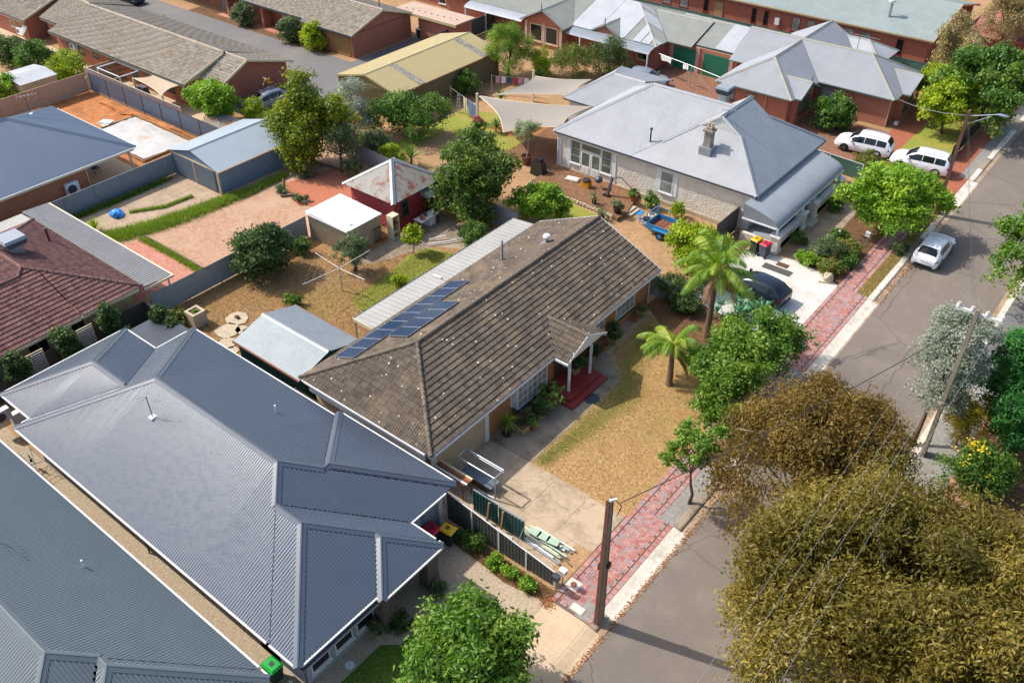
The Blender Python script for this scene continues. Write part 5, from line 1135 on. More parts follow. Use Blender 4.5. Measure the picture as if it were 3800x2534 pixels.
# ---------------------------------------------------------------- plants
def leaf_cloud(lobes, n, leaf=(.16, .07), clump=.28, per=26, up=.35, droop=0.0, shell=.55, seed=1, flat=.0, zmin=.05):
    """leaf quads in clumps spread through ellipsoid lobes (cx,cy,cz,rx,ry,rz,weight); returns verts, faces, tint"""
    leaf = (leaf[0]*1.25, leaf[1]*1.3); rg = np.random.default_rng(seed); L = np.array([l[:6] for l in lobes], float); wt = np.array([l[6] if len(l) > 6 else l[3]*l[4]*l[5]**.6 for l in lobes], float); wt /= wt.sum()
    sub = []
    for q in range(len(lobes)):
        R_ = L[q, 3:6].mean(); sr = min(max(.3*R_, .16), .7); k = max(3, int(2.2*(R_/sr)**2*.8)); d = rg.normal(size=(k, 3)); d[:, 2] += .35; d /= np.linalg.norm(d, axis=1)[:, None]
        pc = L[q, :3]+d*L[q, 3:6]*rg.uniform(.62, 1.0, k)[:, None]; sub += [(*pc[a], sr*rg.uniform(.7, 1.3), wt[q]/k) for a in range(k)]
    sub = np.array(sub); pw = sub[:, 4]*sub[:, 3]**2; pw /= pw.sum(); nc = max(4, n//per); li = rg.choice(len(sub), nc, p=pw); D = rg.normal(size=(nc, 3)); D[:, 2] += .45; D /= np.linalg.norm(D, axis=1)[:, None]
    rad = shell+(1-shell)*rg.random(nc)**.6; cc = sub[li, :3]+D*sub[li, 3:4]*np.array((1, 1, .8))*rad[:, None]; cc[:, 2] = np.maximum(cc[:, 2], zmin+.05); clump = min(clump, .55*np.median(sub[:, 3])); st_ = rg.random(len(sub))[li]
    ci = np.repeat(np.arange(nc), per); m = len(ci); off = rg.normal(size=(m, 3))*clump*np.array((1, 1, .75)); P = cc[ci]+off; P[:, 2] = np.maximum(P[:, 2], zmin)
    out = D[ci]; nn = out*.7+rg.normal(size=(m, 3))*.6; nn[:, 2] += up; nn /= np.linalg.norm(nn, axis=1)[:, None]
    ax = rg.normal(size=(m, 3)); ax[:, 2] -= droop*2.0; ax[:, 2] *= (1-flat); ax -= nn*(ax*nn).sum(1)[:, None]; ax /= np.linalg.norm(ax, axis=1)[:, None]+1e-9
    bx = np.cross(nn, ax); sz = rg.uniform(.65, 1.25, m)[:, None]; a = ax*sz*leaf[0]/2; b = bx*sz*leaf[1]/2
    V = np.empty((m, 4, 3)); V[:, 0] = P-a; V[:, 1] = P+b-.1*a; V[:, 2] = P+a; V[:, 3] = P-b-.1*a
    tint = np.clip(st_[ci]*.35+rg.random(nc)[ci]*.25+rg.random(m)*.4, 0, 1)
    return V.reshape(-1, 3), np.arange(m*4).reshape(-1, 4), tint, cc
def crown(parent, mat, *a, name='crown', **k):
    V, Fc, T, cc = leaf_cloud(*a, **k); o = mesh_obj(name, V, Fc, mat, parent, tint=T)
    if name == 'flower': o["kind"] = "stuff"
    return o, cc
def limbs(parent, base, top, r, targets, mat, seed=0, nl=7, name='trunk', split=.55, wob=.12):
    """tapered trunk with limbs reaching into the crown"""
    rg = random.Random(seed); mb = MB(); b, t = Vector(base), Vector(top); n = 6; pts = []; 
    for i in range(n):
        f = i/(n-1); p = b.lerp(t, f); 
        if 0 < i < n-1: p += Vector((rg.uniform(-wob, wob), rg.uniform(-wob, wob), 0))
        pts.append(p)
    mb.tube(pts, [r*1.25]+[r*(1-.55*i/(n-1)) for i in range(1, n)], 8)
    tg = list(targets); rg.shuffle(tg)
    for k, q in enumerate(tg[:nl]):
        q = Vector(q); s = pts[max(1, min(n-1, int(n*split)+k % (n-int(n*split))))]; mid = s.lerp(q, .5)+Vector((rg.uniform(-.15, .15), rg.uniform(-.15, .15), .12))
        mb.tube([s, mid, q], [r*.45, r*.28, r*.1], 5)
    return mb.build(name, mat, parent, smooth=True)
PLN = [0]
def tree(name, label, x, y, lobes, n, mat, cat='tree', bark=None, h0=None, trunk=True, tr=.12, group=None, leaf=(.16, .07), nl=8, base=None, top=None, split=.5, **k):
    """lobes relative to the base: (dx,dy,z,rx,ry,rz)"""
    PLN[0] += 1; o = thing(name, label, cat, (x, y, 0), group=group); W_ = [(x+l[0], y+l[1], *l[2:]) for l in lobes]
    c, cc = crown(o, mat, W_, n, leaf=leaf, seed=PLN[0]*13+5, **k)
    if trunk:
        zc = sum(l[2] for l in lobes)/len(lobes); cx = x+sum(l[0] for l in lobes)/len(lobes)*.6; cy = y+sum(l[1] for l in lobes)/len(lobes)*.6
        limbs(o, base or (x, y, -.05), top or (cx, cy, max(.25, zc*1.05)), tr, cc, bark or M_BARK, PLN[0], nl, split=split)
    return o
def bush(label, x, y, r, h, n, mat, name='shrub', **k):
    q = r*.45; k.setdefault('leaf', (.11, .06)); k.setdefault('tr', .04); k.setdefault('clump', r*.2)
    return tree(name, label, x, y, [(0, 0, h*.52, r*.8, r*.8, h*.48), (q, q*.4, h*.42, r*.6, r*.6, h*.4), (-q, -q*.5, h*.45, r*.62, r*.6, h*.42), (q*.2, -q, h*.4, r*.6, r*.55, h*.38)], n, mat, 'shrub', **k)
def fronds(o, x, y, z, n, L, mat, arch=.9, wid=.35, lw=.03, seed=0, el=(.1, 1.2), leaflets=26, name='frond', down=1.0):
    """feather palm fronds, one object each"""
    rg = random.Random(seed)
    for k in range(n):
        az = 2*math.pi*(k*.381966)+rg.uniform(-.2, .2); e = el[0]+(el[1]-el[0])*((k*7) % n)/n; l = L*rg.uniform(.8, 1.1); V, Fc, T = [], [], []
        p = Vector((x, y, z)); d0 = Vector((math.cos(az)*math.cos(e), math.sin(az)*math.cos(e), math.sin(e))); pts = []
        for i in range(13):
            f = i/12; pts.append(p.copy()); dd = Vector((d0.x, d0.y, d0.z-arch*2.0*f*f)); dd.normalize(); p = p+dd*(l/12)
        side = Vector((-math.sin(az), math.cos(az), 0)); t0 = rg.random()*.6
        for i in range(leaflets):
            f = .12+.88*i/leaflets; j = min(11, int(f*12)); q = pts[j].lerp(pts[j+1], f*12-j); tg = (pts[j+1]-pts[j]).normalized(); w_ = wid*l*.55*math.sin(math.pi*min(1, .15+f*.85))**.6
            for sg in (-1, 1):
                tip = q+side*(sg*w_*.75)+tg*(w_*.55)+Vector((0, 0, -down*w_*rg.uniform(.25, .6))); mid = q.lerp(tip, .5)+Vector((0, 0, .06*w_)); b = len(V); nw = tg*lw
                V += [tuple(q-nw), tuple(mid-nw*1.2), tuple(tip), tuple(mid+nw*1.2), tuple(q+nw)]; Fc.append((b, b+1, b+3, b+4)); Fc.append((b+1, b+2, b+3)); v = min(1, t0+rg.random()*.4); T += [v, v]
        for i in range(12):
            b = len(V); w2 = .022*(1-i/13)
            V += [tuple(pts[i]-side*w2), tuple(pts[i]+side*w2), tuple(pts[i+1]+side*w2), tuple(pts[i+1]-side*w2)]; Fc.append((b, b+1, b+2, b+3)); T.append(.8)
        mesh_obj(name, V, Fc, mat, o, tint=T)
def spiky(o, x, y, z, n, L, w, mat, seed=0, el=(.2, 1.4), bend=.35, name='blade'):
    """sword-shaped leaves in a rosette, one object"""
    rg = random.Random(seed); V, Fc, T = [], [], []
    for k in range(n):
        az = rg.uniform(0, 6.283); e = rg.uniform(*el); l = L*rg.uniform(.7, 1.1); d = Vector((math.cos(az)*math.cos(e), math.sin(az)*math.cos(e), math.sin(e))); s = Vector((-math.sin(az), math.cos(az), 0))
        p = Vector((x, y, z)); m = p+d*l*.5; t = p+d*l+Vector((0, 0, -bend*l)); b = len(V); V += [tuple(p-s*w*.3), tuple(m-s*w*.5), tuple(t), tuple(m+s*w*.5), tuple(p+s*w*.3)]; Fc += [(b, b+1, b+3, b+4), (b+1, b+2, b+3)]; v = rg.random(); T += [v, v]
    return mesh_obj(name, V, Fc, mat, o, tint=T)
def blades(name, mat, pts_fn, n, h, w, seed=0, z=.0, lean=.5):
    """grass blades as one mass"""
    rg = np.random.default_rng(seed); P = pts_fn(rg, n); m = len(P); az = rg.uniform(0, 6.283, m); s = np.stack((-np.sin(az), np.cos(az), np.zeros(m)), 1); hh = h*rg.uniform(.5, 1.2, m); ln = rg.normal(size=(m, 2))*lean*hh[:, None]
    V = np.empty((m, 3, 3)); B = np.concatenate((P, np.full((m, 1), z)), 1); V[:, 0] = B-s*w/2; V[:, 1] = B+s*w/2; V[:, 2] = B+np.concatenate((ln, hh[:, None]), 1)
    o = mesh_obj(name, V.reshape(-1, 3), np.arange(m*3).reshape(-1, 3), mat, None, tint=rg.random(m)); return o
def in_poly(poly):
    P = np.array(poly)
    def fn(rg, n):
        lo, hi = P.min(0), P.max(0); Q = rg.uniform(lo, hi, (n, 2)); ins = np.zeros(n, bool); j = len(P)-1
        for i in range(len(P)):
            c = ((P[i, 1] > Q[:, 1]) != (P[j, 1] > Q[:, 1])) & (Q[:, 0] < (P[j, 0]-P[i, 0])*(Q[:, 1]-P[i, 1])/(P[j, 1]-P[i, 1]+1e-12)+P[i, 0]); ins ^= c; j = i
        return Q[ins]
    return fn
def along(line, width):
    P = np.array(line, float)
    def fn(rg, n):
        seg = np.linalg.norm(np.diff(P, axis=0), axis=1); i = rg.choice(len(seg), n, p=seg/seg.sum()); f = rg.random(n)[:, None]; Q = P[i]+(P[i+1]-P[i])*f; w = np.array(width) if hasattr(width, '__len__') else np.full(len(P), width)
        ww = w[i]+(w[i+1]-w[i])*f[:, 0]; return Q+rg.normal(size=(n, 2))*ww[:, None]*.45
    return fn
def stuff(o, label, cat): tag(o, label, cat); o["kind"] = "stuff"; return o
# --- street and front gardens
tree('jacaranda_tree', 'bright green feathery jacaranda in front of the charcoal house, bottom edge', -13.9, 14.6, [(.2, -.4, 2.7, 2.1, 2.0, 1.4), (1.3, -1.2, 2.3, 1.5, 1.4, 1.1), (-.9, .6, 2.8, 1.3, 1.2, 1.0), (.8, .9, 2.9, 1.2, 1.2, 1.0), (-.7, -1.5, 2.3, 1.4, 1.4, 1.0), (-.9, 1.5, 4.0, .4, .4, .6)], 26000, L_JAC, tr=.13, leaf=(.2, .08), clump=.2, shell=.6)
tree('bronze_gum_tree', 'huge bronze olive gum tree filling the lower right corner', -2.4, 25.4, [(0, 0, 5.0, 4.2, 4.0, 3.0), (2.8, 2.8, 5.0, 3.2, 3.0, 2.7), (3.3, -2.3, 5.0, 3.4, 3.2, 2.7), (-2.4, -2.0, 4.7, 2.9, 2.6, 2.6), (-.8, -4.3, 4.4, 3.3, 2.8, 2.6), (-.4, 3.3, 4.8, 2.8, 2.6, 2.4), (4.8, .6, 4.8, 3.0, 3.0, 2.4), (-3.0, .6, 4.2, 2.0, 2.2, 2.2), (0, 0, 3.6, 3.6, 3.4, 2.0)], 190000, L_GUM, bark=M_BARKGREY, tr=.3, leaf=(.18, .055), clump=.3, droop=.7, shell=.68, nl=16, zmin=.8)
tree('bronze_gum_tree', 'thinner rusty gum with bare pale branches showing, over the road', -7.9, 31.6, [(.2, .2, 4.5, 2.6, 2.3, 1.9), (1.8, 1.6, 4.4, 2.0, 1.8, 1.7), (-1.8, -.2, 4.0, 1.9, 1.8, 1.8), (2.2, -.7, 3.8, 1.5, 1.6, 1.5), (-.9, 2.2, 4.7, 1.9, 1.6, 1.4), (-2.0, -2.6, 3.2, 1.4, 1.3, 1.9), (.2, -2.2, 3.9, 1.6, 1.5, 1.5), (-1.2, -4.0, 2.6, 1.2, 1.1, 1.4)], 62000, L_GUM2, bark=M_BARKGREY, tr=.2, leaf=(.17, .052), clump=.3, droop=.6, shell=.68, nl=46, base=(-6.8, 29.6, -.1), split=.3)
tree('jacaranda_tree', 'dense green jacaranda over the footpath between lawn and road', -14.1, 39.0, [(0, 0, 2.9, 1.9, 1.9, 1.5), (1.0, 1.1, 2.7, 1.3, 1.3, 1.2), (-.9, -.8, 2.4, 1.4, 1.4, 1.2), (.9, -1.0, 2.6, 1.3, 1.3, 1.1)], 20000, L_JAC, tr=.12, leaf=(.18, .075), clump=.2)
tree('jacaranda_tree', 'lower sprawling green jacaranda in front of the small palm', -14.4, 35.2, [(0, 0, 2.1, 1.8, 1.7, 1.2), (.9, -1.1, 1.9, 1.3, 1.3, 1.0), (-.8, .9, 2.2, 1.3, 1.3, 1.0), (.7, 1.1, 2.3, 1.2, 1.2, 1.0), (.4, -2.2, 1.6, .9, .9, .8)], 18000, L_JAC, tr=.1, leaf=(.18, .075), clump=.2)
tree('young_jacaranda', 'slender young jacaranda leaning over the kerb near the lawn', -12.05, 28.75, [(-.2, .3, 3.4, .9, .9, .7), (-.9, -.4, 3.0, .7, .7, .6), (.3, 1.0, 3.7, .7, .7, .6), (-1.1, .8, 3.4, .6, .6, .5)], 4200, L_JAC, tr=.09, leaf=(.17, .07), clump=.19, nl=12, split=.55, top=(-12.4, 29.2, 2.8))
tree('street_tree', 'broad bright yellow green street tree in front of the villa garden', -14.2, 59.9, [(0, 0, 3.1, 2.6, 2.6, 1.7), (1.6, 1.6, 2.9, 1.7, 1.7, 1.3), (-1.7, -.8, 2.7, 1.7, 1.8, 1.4), (1.2, -1.7, 2.7, 1.7, 1.6, 1.3), (-1.0, 2.0, 3.1, 1.5, 1.5, 1.2)], 26000, L_BRIGHT, tr=.15, leaf=(.22, .1), clump=.24)
tree('street_tree', 'deep green tree shading the footpath beyond the light pole', -14.4, 82.6, [(0, 0, 4.4, 3.2, 3.0, 2.5), (2.0, 1.8, 4.0, 2.2, 2.2, 2.0), (-1.6, -1.4, 3.8, 2.0, 2.0, 2.0), (1.6, -2.0, 3.6, 1.9, 1.9, 1.7), (2.2, -3.4, 2.6, 1.1, 1.1, 1.7)], 26000, L_GREEN, tr=.2, leaf=(.26, .12), clump=.3)
tree('street_tree', 'green tree overhanging the road at the right edge', -5.0, 59.0, [(0, 0, 3.6, 1.9, 2.0, 1.7), (1.4, -2.0, 3.3, 1.8, 1.8, 1.6), (1.8, 2.0, 3.8, 1.9, 2.0, 1.7), (-.2, -3.5, 2.8, 1.3, 1.3, 1.2)], 18000, L_JAC, tr=.16, leaf=(.22, .1), clump=.25, base=(-3.6, 58.8, 0))
tree('silver_gum_tree', 'silver grey leaved gum with twisted dark trunk beside the far kerb', -4.9, 41.7, [(0, 0, 6.0, 1.4, 1.3, 1.1), (.7, .8, 5.8, 1.0, 1.0, .9), (-1.0, -.7, 4.6, .8, .8, 1.2), (-.6, .5, 6.2, .9, .9, .8), (-.5, -1.4, 3.4, .6, .6, .9), (.3, -.4, 4.4, 1.3, 1.2, 1.3), (.4, -1.6, 3.0, 1.0, 1.0, 1.2)], 30000, L_SILVER, tr=.13, leaf=(.15, .045), clump=.2, nl=16, base=(-5.0, 39.6, 0))
tree('cypress_tree', 'dense dark green conifer at the right edge beyond the wires', -2.2, 43.2, [(0, 0, 3.6, 1.5, 1.5, 3.0), (1.2, 1.2, 3.2, 1.3, 1.3, 2.6), (.9, -1.2, 3.0, 1.2, 1.2, 2.5)], 20000, L_PINE, leaf=(.2, .06), clump=.18, up=.8)
tree('cypress_tree', 'second dark conifer nearer the frame edge', -.6, 41.2, [(0, 0, 3.4, 1.4, 1.4, 2.8), (.8, .9, 3.2, 1.2, 1.2, 2.4)], 13000, L_PINE, leaf=(.2, .06), clump=.18, up=.8)
tree('golden_shrub', 'rounded golden green shrub in front of the dark conifers', -3.2, 41.1, [(0, 0, 2.3, 1.1, 1.1, 1.2), (.3, -.5, 1.7, .9, .9, 1.0)], 9000, L_GOLD, 'shrub', leaf=(.16, .03), clump=.15, up=1.2, tr=.06)
o = bush('leafy shrub sprinkled with yellow flowers at the right edge', -1.6, 38.6, 1.6, 2.4, 9000, L_GREEN, leaf=(.15, .07))
crown(o, L_FLOWERY, [(-1.6, 38.6, 1.6, 1.4, 1.4, 1.0)], 200, leaf=(.11, .08), clump=.2, per=14, name='flower', seed=3)
# --- palms
def palm(label, x, y, h, r, n, L, mat, seed, lean=(0, 0), dead=0):
    o = thing('feather_palm', label, 'palm', (x, y, 0)); tx, ty = x+lean[0], y+lean[1]; m = MB(); k = 12
    m.tube([(x+lean[0]*i/k, y+lean[1]*i/k, h*i/k) for i in range(k+1)], [r*(1.25 if i == 0 else 1.0-.35*i/k+(.04 if i % 2 else 0)) for i in range(k+1)], 9); m.build('trunk', M_PALMBARK, o)
    MB().tube([(tx, ty, h), (tx, ty, h+.8)], [r*.6, r*.2], 8).build('crownshaft', M_STONEPOT, o)
    fronds(o, tx, ty, h+.55, n, L, mat, seed=seed, arch=.85, el=(-.25, 1.3), wid=.42, leaflets=62, lw=.015, down=1.5)
    if dead: fronds(o, tx, ty, h+.2, dead, L*.8, L_PALMDEAD, seed=seed+1, arch=1.3, el=(-.5, -.1), name='dead_frond')
    return o
palm('tall feather palm with brown skirt of dead fronds beside the gravel drive', -18.0, 41.2, 4.6, .2, 24, 2.8, L_PALM, 4, (.1, -.2), 3)
palm('short yellow green feather palm standing on the front lawn', -17.45, 35.9, 2.0, .2, 19, 2.3, L_PALM, 9, (-.2, .3), 1)
ag = thing('agave_bed', 'mass of blue green spiky leaves between the tall palm and dark car', 'succulents', (-17.4, 44.8, 0)); rg = random.Random(5)
for k in range(26): spiky(ag, -17.4+rg.gauss(0, .9), 44.8+rg.gauss(0, .8), .25+rg.random()*.5, 22, .8, .1, L_AGAVE, k, (.1, 1.3), .15, 'rosette')
o = thing('agave', 'single pale agave at the foot of the tall palm', 'succulent', (-16.9, 40.4, 0)); spiky(o, -16.9, 40.4, .1, 26, .75, .13, L_AGAVE, 77, (.2, 1.3), .05, 'rosette')
# --- main house garden and back yard
tree('loquat_tree', 'variegated yellow green small tree behind the tall palm', -22.4, 46.4, [(0, 0, 2.3, 1.5, 1.4, 1.2), (1.0, -.9, 2.0, 1.1, 1.1, 1.0), (-.8, .8, 2.4, 1.0, 1.0, 1.0), (1.2, .8, 2.4, 1.0, 1.0, 1.0)], 11000, L_YEL, 'tree', leaf=(.16, .08), clump=.24)
bush('tangled dark shrub with dry twigs at the corner of the tiled house', -21.4, 43.6, 1.5, 1.7, 6500, L_DARK); bush('low dark green foliage beside the black pedestal by the path end', -20.2, 42.6, .9, 1.1, 3000, L_DARK)
tree('round_tree', 'round glossy dark green tree against the grey corrugated fence', -44.6, 29.1, [(0, 0, 1.9, 1.55, 1.6, 1.4), (.6, .7, 1.6, 1.2, 1.2, 1.1), (-.6, -.7, 1.7, 1.2, 1.2, 1.1), (.6, -.6, 1.5, 1.2, 1.2, 1.1)], 15000, L_DARK, leaf=(.2, .09), clump=.2, tr=.1)
tree('small_tree', 'small grey green tree with purple tips beside the rotary clothesline', -40.1, 33.0, [(0, 0, 1.7, .9, .9, 1.0), (.4, .3, 2.2, .6, .6, .6), (-.4, -.4, 1.5, .7, .7, .8), (.1, .2, 3.0, .35, .35, .5)], 7000, L_OLIVE, leaf=(.13, .04), clump=.16)
tree('lemon_tree', 'small rounded citrus tree standing on the green lawn', -38.6, 37.0, [(0, 0, 1.35, .65, .65, .6), (.2, .2, 1.6, .45, .45, .5)], 4000, L_YEL, leaf=(.12, .07), clump=.13, tr=.05, zmin=.6)
bush('bright leafy shrub behind the end of the patio roof', -35.6, 40.2, 1.05, 1.9, 5500, L_GREEN); bush('small dark shrub near the pale fence and beige shed', -44.6, 32.3, .65, 1.1, 2500, L_GREEN); bush('little green bush on the dry yard', -40.2, 27.8, .5, .8, 1600, L_GREEN); bush('tiny yellow bush near the patio roof edge', -36.5, 33.6, .45, .75, 1400, L_YEL)
bush('bronze and green shrub beside the square stone planter', -44.4, 22.1, .6, .9, 1600, L_BERRY); bush('small purplish plant at the fence corner near the planter', -43.9, 21.5, .4, .7, 700, L_BERRY)
# --- big trees behind the red outbuilding
tree('mulberry_tree', 'tall yellow green tree beside the pale blue shed', -54.6, 42.0, [(0, 0, 3.2, 2.3, 2.3, 2.6), (-.6, .2, 6.0, 1.3, 1.3, 1.5), (1.3, .8, 4.3, 1.7, 1.7, 1.7), (-1.4, -1.0, 3.4, 1.6, 1.6, 1.8), (.7, -1.4, 1.6, 1.6, 1.6, 1.5), (1.6, 1.8, 3.0, 1.5, 1.5, 1.6)], 26000, leafmat("mulberry_leaf", '3f5c14', '76861f', 'a9a832'), leaf=(.22, .11), clump=.26, tr=.2)
tree('silver_tree', 'wispy silver grey tree in front of the olive shed', -55.4, 47.6, [(0, 0, 3.3, 1.2, 1.2, 2.0), (.6, -.6, 2.4, 1.2, 1.2, 1.6)], 9000, L_SILVER, leaf=(.2, .04), clump=.22, up=.9)
tree('grey_green_tree', 'drab grey green tree right of the tall yellow green tree', -51.6, 42.4, [(0, 0, 2.2, 1.1, 1.1, 1.7), (.5, .5, 1.8, 1.0, 1.0, 1.3), (-.6, .6, 2.6, 1.0, 1.0, 1.5)], 10000, L_OLIVE, leaf=(.13, .05), clump=.2)
tree('orchard_tree', 'broad spreading green shrub mass below the olive shed', -52.6, 50.8, [(0, 0, 2.0, 2.0, 2.0, 1.4), (1.8, 1.6, 1.8, 1.5, 1.5, 1.3), (-1.4, -1.3, 1.7, 1.6, 1.6, 1.2), (2.0, -1.0, 1.5, 1.4, 1.4, 1.2)], 18000, L_GREEN, leaf=(.16, .08), clump=.24)
bush('greyish sprawling shrub between the trees and the yucca', -51.6, 46.2, 1.3, 2.2, 7000, L_OLIVE); bush('small grey bush beside the red gravel', -50.2, 42.4, .9, 1.7, 4000, L_OLIVE); bush('yellow flowered bush behind the rusty pyramid roof', -49.4, 46.0, 1.0, 1.5, 4500, L_YEL); bush('leafy shrubs under the olive shed wall near the hanging towels', -54.2, 60.6, 1.4, 2.2, 6000, L_GREEN)
tree('avocado_tree', 'large dense dark green tree right of the red outbuilding', -38.9, 43.9, [(0, 0, 2.9, 2.3, 2.3, 2.3), (-1.2, 1.0, 3.8, 1.7, 1.7, 1.7), (1.2, -.6, 3.6, 1.7, 1.7, 1.9), (1.0, 1.4, 3.0, 1.7, 1.7, 2.0), (-.4, -1.6, 2.2, 1.6, 1.6, 1.8), (1.2, -1.6, 1.6, 1.4, 1.4, 1.4)], 30000, leafmat("avocado_leaf", '2d4a18', '557028', '9a9a48'), leaf=(.24, .1), clump=.24, droop=.3, tr=.2)
tree('frangipani_tree', 'bright lime green shrub tree behind the tiled house ridge', -34.4, 45.9, [(0, 0, 1.6, 1.4, 1.4, 1.0), (.8, .7, 1.5, 1.1, 1.1, .9), (-.8, -.5, 1.4, 1.1, 1.1, .9)], 9000, L_BRIGHT, leaf=(.26, .1), clump=.2)
# --- villa side
tree('potted_olive', 'olive topiary with bare trunk growing in a big brown pot', -40.8, 52.6, [(0, 0, 2.75, .95, .95, .85), (.3, .4, 3.1, .6, .6, .5)], 5000, leafmat("pale_olive_leaf", '6a7a52', '94a072', 'c0c79a', .3), leaf=(.13, .035), clump=.16, tr=.05, bark=M_BARKGREY, nl=8, split=.75)
tree('round_bush_tree', 'large rounded fine leaved bush beside the olive shed end', -54.2, 66.8, [(0, 0, 2.5, 2.2, 2.2, 2.0), (1.0, -1.2, 1.9, 1.6, 1.6, 1.5), (.8, 1.2, 2.6, 1.5, 1.5, 1.5)], 20000, leafmat("fine_green_leaf", '3f5f12', '6f8f1f', 'a8bb38'), leaf=(.18, .035), clump=.2, up=.9)
bush('upright yellow green bush next to the yuccas', -51.3, 68.6, 1.1, 3.0, 6500, L_YEL, leaf=(.16, .04)); bush('bushy shrub dotted with orange fruit before the row house', -49.0, 70.6, 2.0, 2.9, 11000, L_BERRY); bush('dense green shrub before the row house verandah', -46.4, 73.0, 2.0, 3.4, 11000, L_DARK)
for (lb, x, y, h, L_) in (('green yucca between the upper shade sail and shrubs', -50.5, 67.0, .6, 1.1), ('double yucca beside the sail post and washing', -50.0, 60.6, .7, 1.1), ('large yucca behind the rusty pyramid roof', -47.9, 46.6, .7, 1.4), ('spiky yucca under the lower shade sail edge', -46.6, 55.8, .5, 1.0)):
    o = thing('yucca', lb, 'yucca', (x, y, 0)); MB().tube([(x, y, 0), (x, y, h)], .09, 7).build('stem', M_BARK, o); spiky(o, x, y, h, 70, L_, .08, L_GREEN, int(x*-7), (-.1, 1.45), .12, 'leaf_rosette')
o = bush('pink flowering creeper by the sail post', -47.6, 54.6, .6, 1.4, 1500, L_GREEN); crown(o, L_FLOWERP, [(-47.6, 54.6, 1.1, .5, .5, .4)], 160, leaf=(.12, .1), clump=.12, per=12, name='flower')
# --- villa front garden
for (lb, x, y, r, h, n, m) in (('tall airy shrub at the garden corner near the letterbox', -15.9, 54.0, 1.2, 1.5, 4500, L_OLIVE), ('lime green low shrub beside the white gravel', -16.7, 52.9, .8, .8, 3000, L_BRIGHT), ('rusty brown leaved shrub near the footpath edge', -15.0, 52.6, .9, .9, 3200, L_BERRY), ('strappy green clump beside the brick footpath', -14.6, 54.2, .7, .8, 2500, L_GREEN), ('mixed orange and green shrub in the villa bed', -15.2, 55.4, 1.0, 1.1, 3500, L_BERRY), ('low round shrub behind the garden statue', -16.4, 57.2, .7, .7, 2000, L_GREEN), ('dark hedge at the foot of the first verandah wall', -18.3, 54.8, .5, .8, 1500, L_GREEN), ('dark hedge at the foot of the second verandah wall', -18.2, 61.0, .6, .8, 2200, L_GREEN), ('bushy hedge on the grass verge behind the parked hatchback', -12.3, 58.0, .6, .8, 2200, L_OLIVE), ('pinkish flowering shrub between the white cars', -18.8, 68.7, 1.1, 1.5, 4500, L_BERRY), ('yellowing shrub under the bright street tree', -16.6, 63.8, 1.2, 1.9, 4500, L_YEL)): bush(lb, x, y, r, h, n, m)
# --- beyond: red brick house
bush('leafy tree shaped shrub against the red brick side wall', -24.3, 74.6, 1.7, 2.9, 9000, L_GREEN, leaf=(.2, .1)); tree('magnolia_tree', 'glossy yellow green tree at the corner of the red brick house', -16.4, 79.4, [(0, 0, 2.8, 1.8, 1.8, 1.7), (-1.0, -.6, 2.2, 1.3, 1.3, 1.4), (.6, 1.2, 3.0, 1.3, 1.3, 1.4)], 13000, L_YEL, leaf=(.26, .11), clump=.26)
tree('tan_tree', 'tan leaved drooping tree above the red brick house', -19.0, 87.8, [(0, 0, 5.0, 1.8, 1.8, 2.0), (.6, 1.0, 3.6, 1.4, 1.4, 1.8), (-.4, -.8, 3.9, 1.2, 1.2, 1.6)], 12000, L_TAN, leaf=(.26, .06), clump=.3, droop=.8); tree('tan_tree', 'second tan tree at the top right against the brown house', -17.6, 96.4, [(0, 0, 5.2, 1.9, 1.9, 2.0), (1.6, 1.4, 5.6, 1.8, 1.8, 1.8), (.4, -1.2, 4.0, 1.2, 1.2, 1.5)], 12000, L_TAN, leaf=(.26, .06), clump=.3, droop=.8, nl=14); tree('dark_corner_tree', 'dark green tree in the top right corner of the picture', -13.5, 103.5, [(0, 0, 4.6, 3.0, 3.0, 2.2), (2.2, 1, 4.2, 2.2, 2.2, 2)], 11000, L_DARK, leaf=(.3, .13), clump=.35)
tree('yellow_tree', 'yellow leaved shrub tree below the tan tree', -18.6, 83.9, [(0, 0, 2.6, 1.4, 1.4, 1.5)], 6000, L_YEL, leaf=(.22, .1), clump=.26)
# --- left and unit gardens
tree('citrus_tree', 'bright green round tree at the end of the unit block', -67.4, 42.0, [(0, 0, 2.0, 2.0, 1.5, 1.7), (1.0, .2, 2.2, 1.3, 1.2, 1.3), (-1.0, -.2, 2.0, 1.3, 1.2, 1.3)], 17000, L_BRIGHT, leaf=(.2, .1), clump=.22)
bush('yellowish bush beside the parked car with the bicycle', -64.2, 43.9, 1.1, 2.3, 5500, L_YEL); 
for (lb, x, y, r, h, n, m) in (('dark hedge tree at the far left behind the beige fence', -94.4, 37.6, 2.0, 3.2, 8000, L_DARK), ('olive green hedge tree beside the cream awning shed', -90.4, 38.3, 2.0, 3.2, 8000, L_GREEN), ('yellow green hedge tree nearest the unit wall', -86.2, 39.0, 1.9, 3.0, 8000, L_YEL), ('lime bush at the left edge behind the beige fence', -86.2, 32.6, 1.6, 2.6, 6500, L_BRIGHT), ('grey bush in the unit garden beside the porch', -86.6, 60.2, 1.2, 2.4, 5500, L_OLIVE), ('grey green bush at the middle of the unit drive', -78.2, 60.0, 1.4, 2.5, 6000, L_OLIVE), ('golden yellow bush next to the brown garage door', -74.4, 59.9, 1.4, 2.8, 6500, L_YEL), ('low green hedge along the unit driveway edge', -90.6, 53.0, .8, .9, 2500, L_YEL), ('small bush on the drive side of the unit roof', -86.4, 52.8, .9, .9, 2200, L_GREEN), ('clipped bush at the top of the unit driveway', -92.9, 53.6, 1.1, 1.3, 3000, L_BRIGHT)): bush(lb, x, y, r, h, n, m, leaf=(.17, .08))
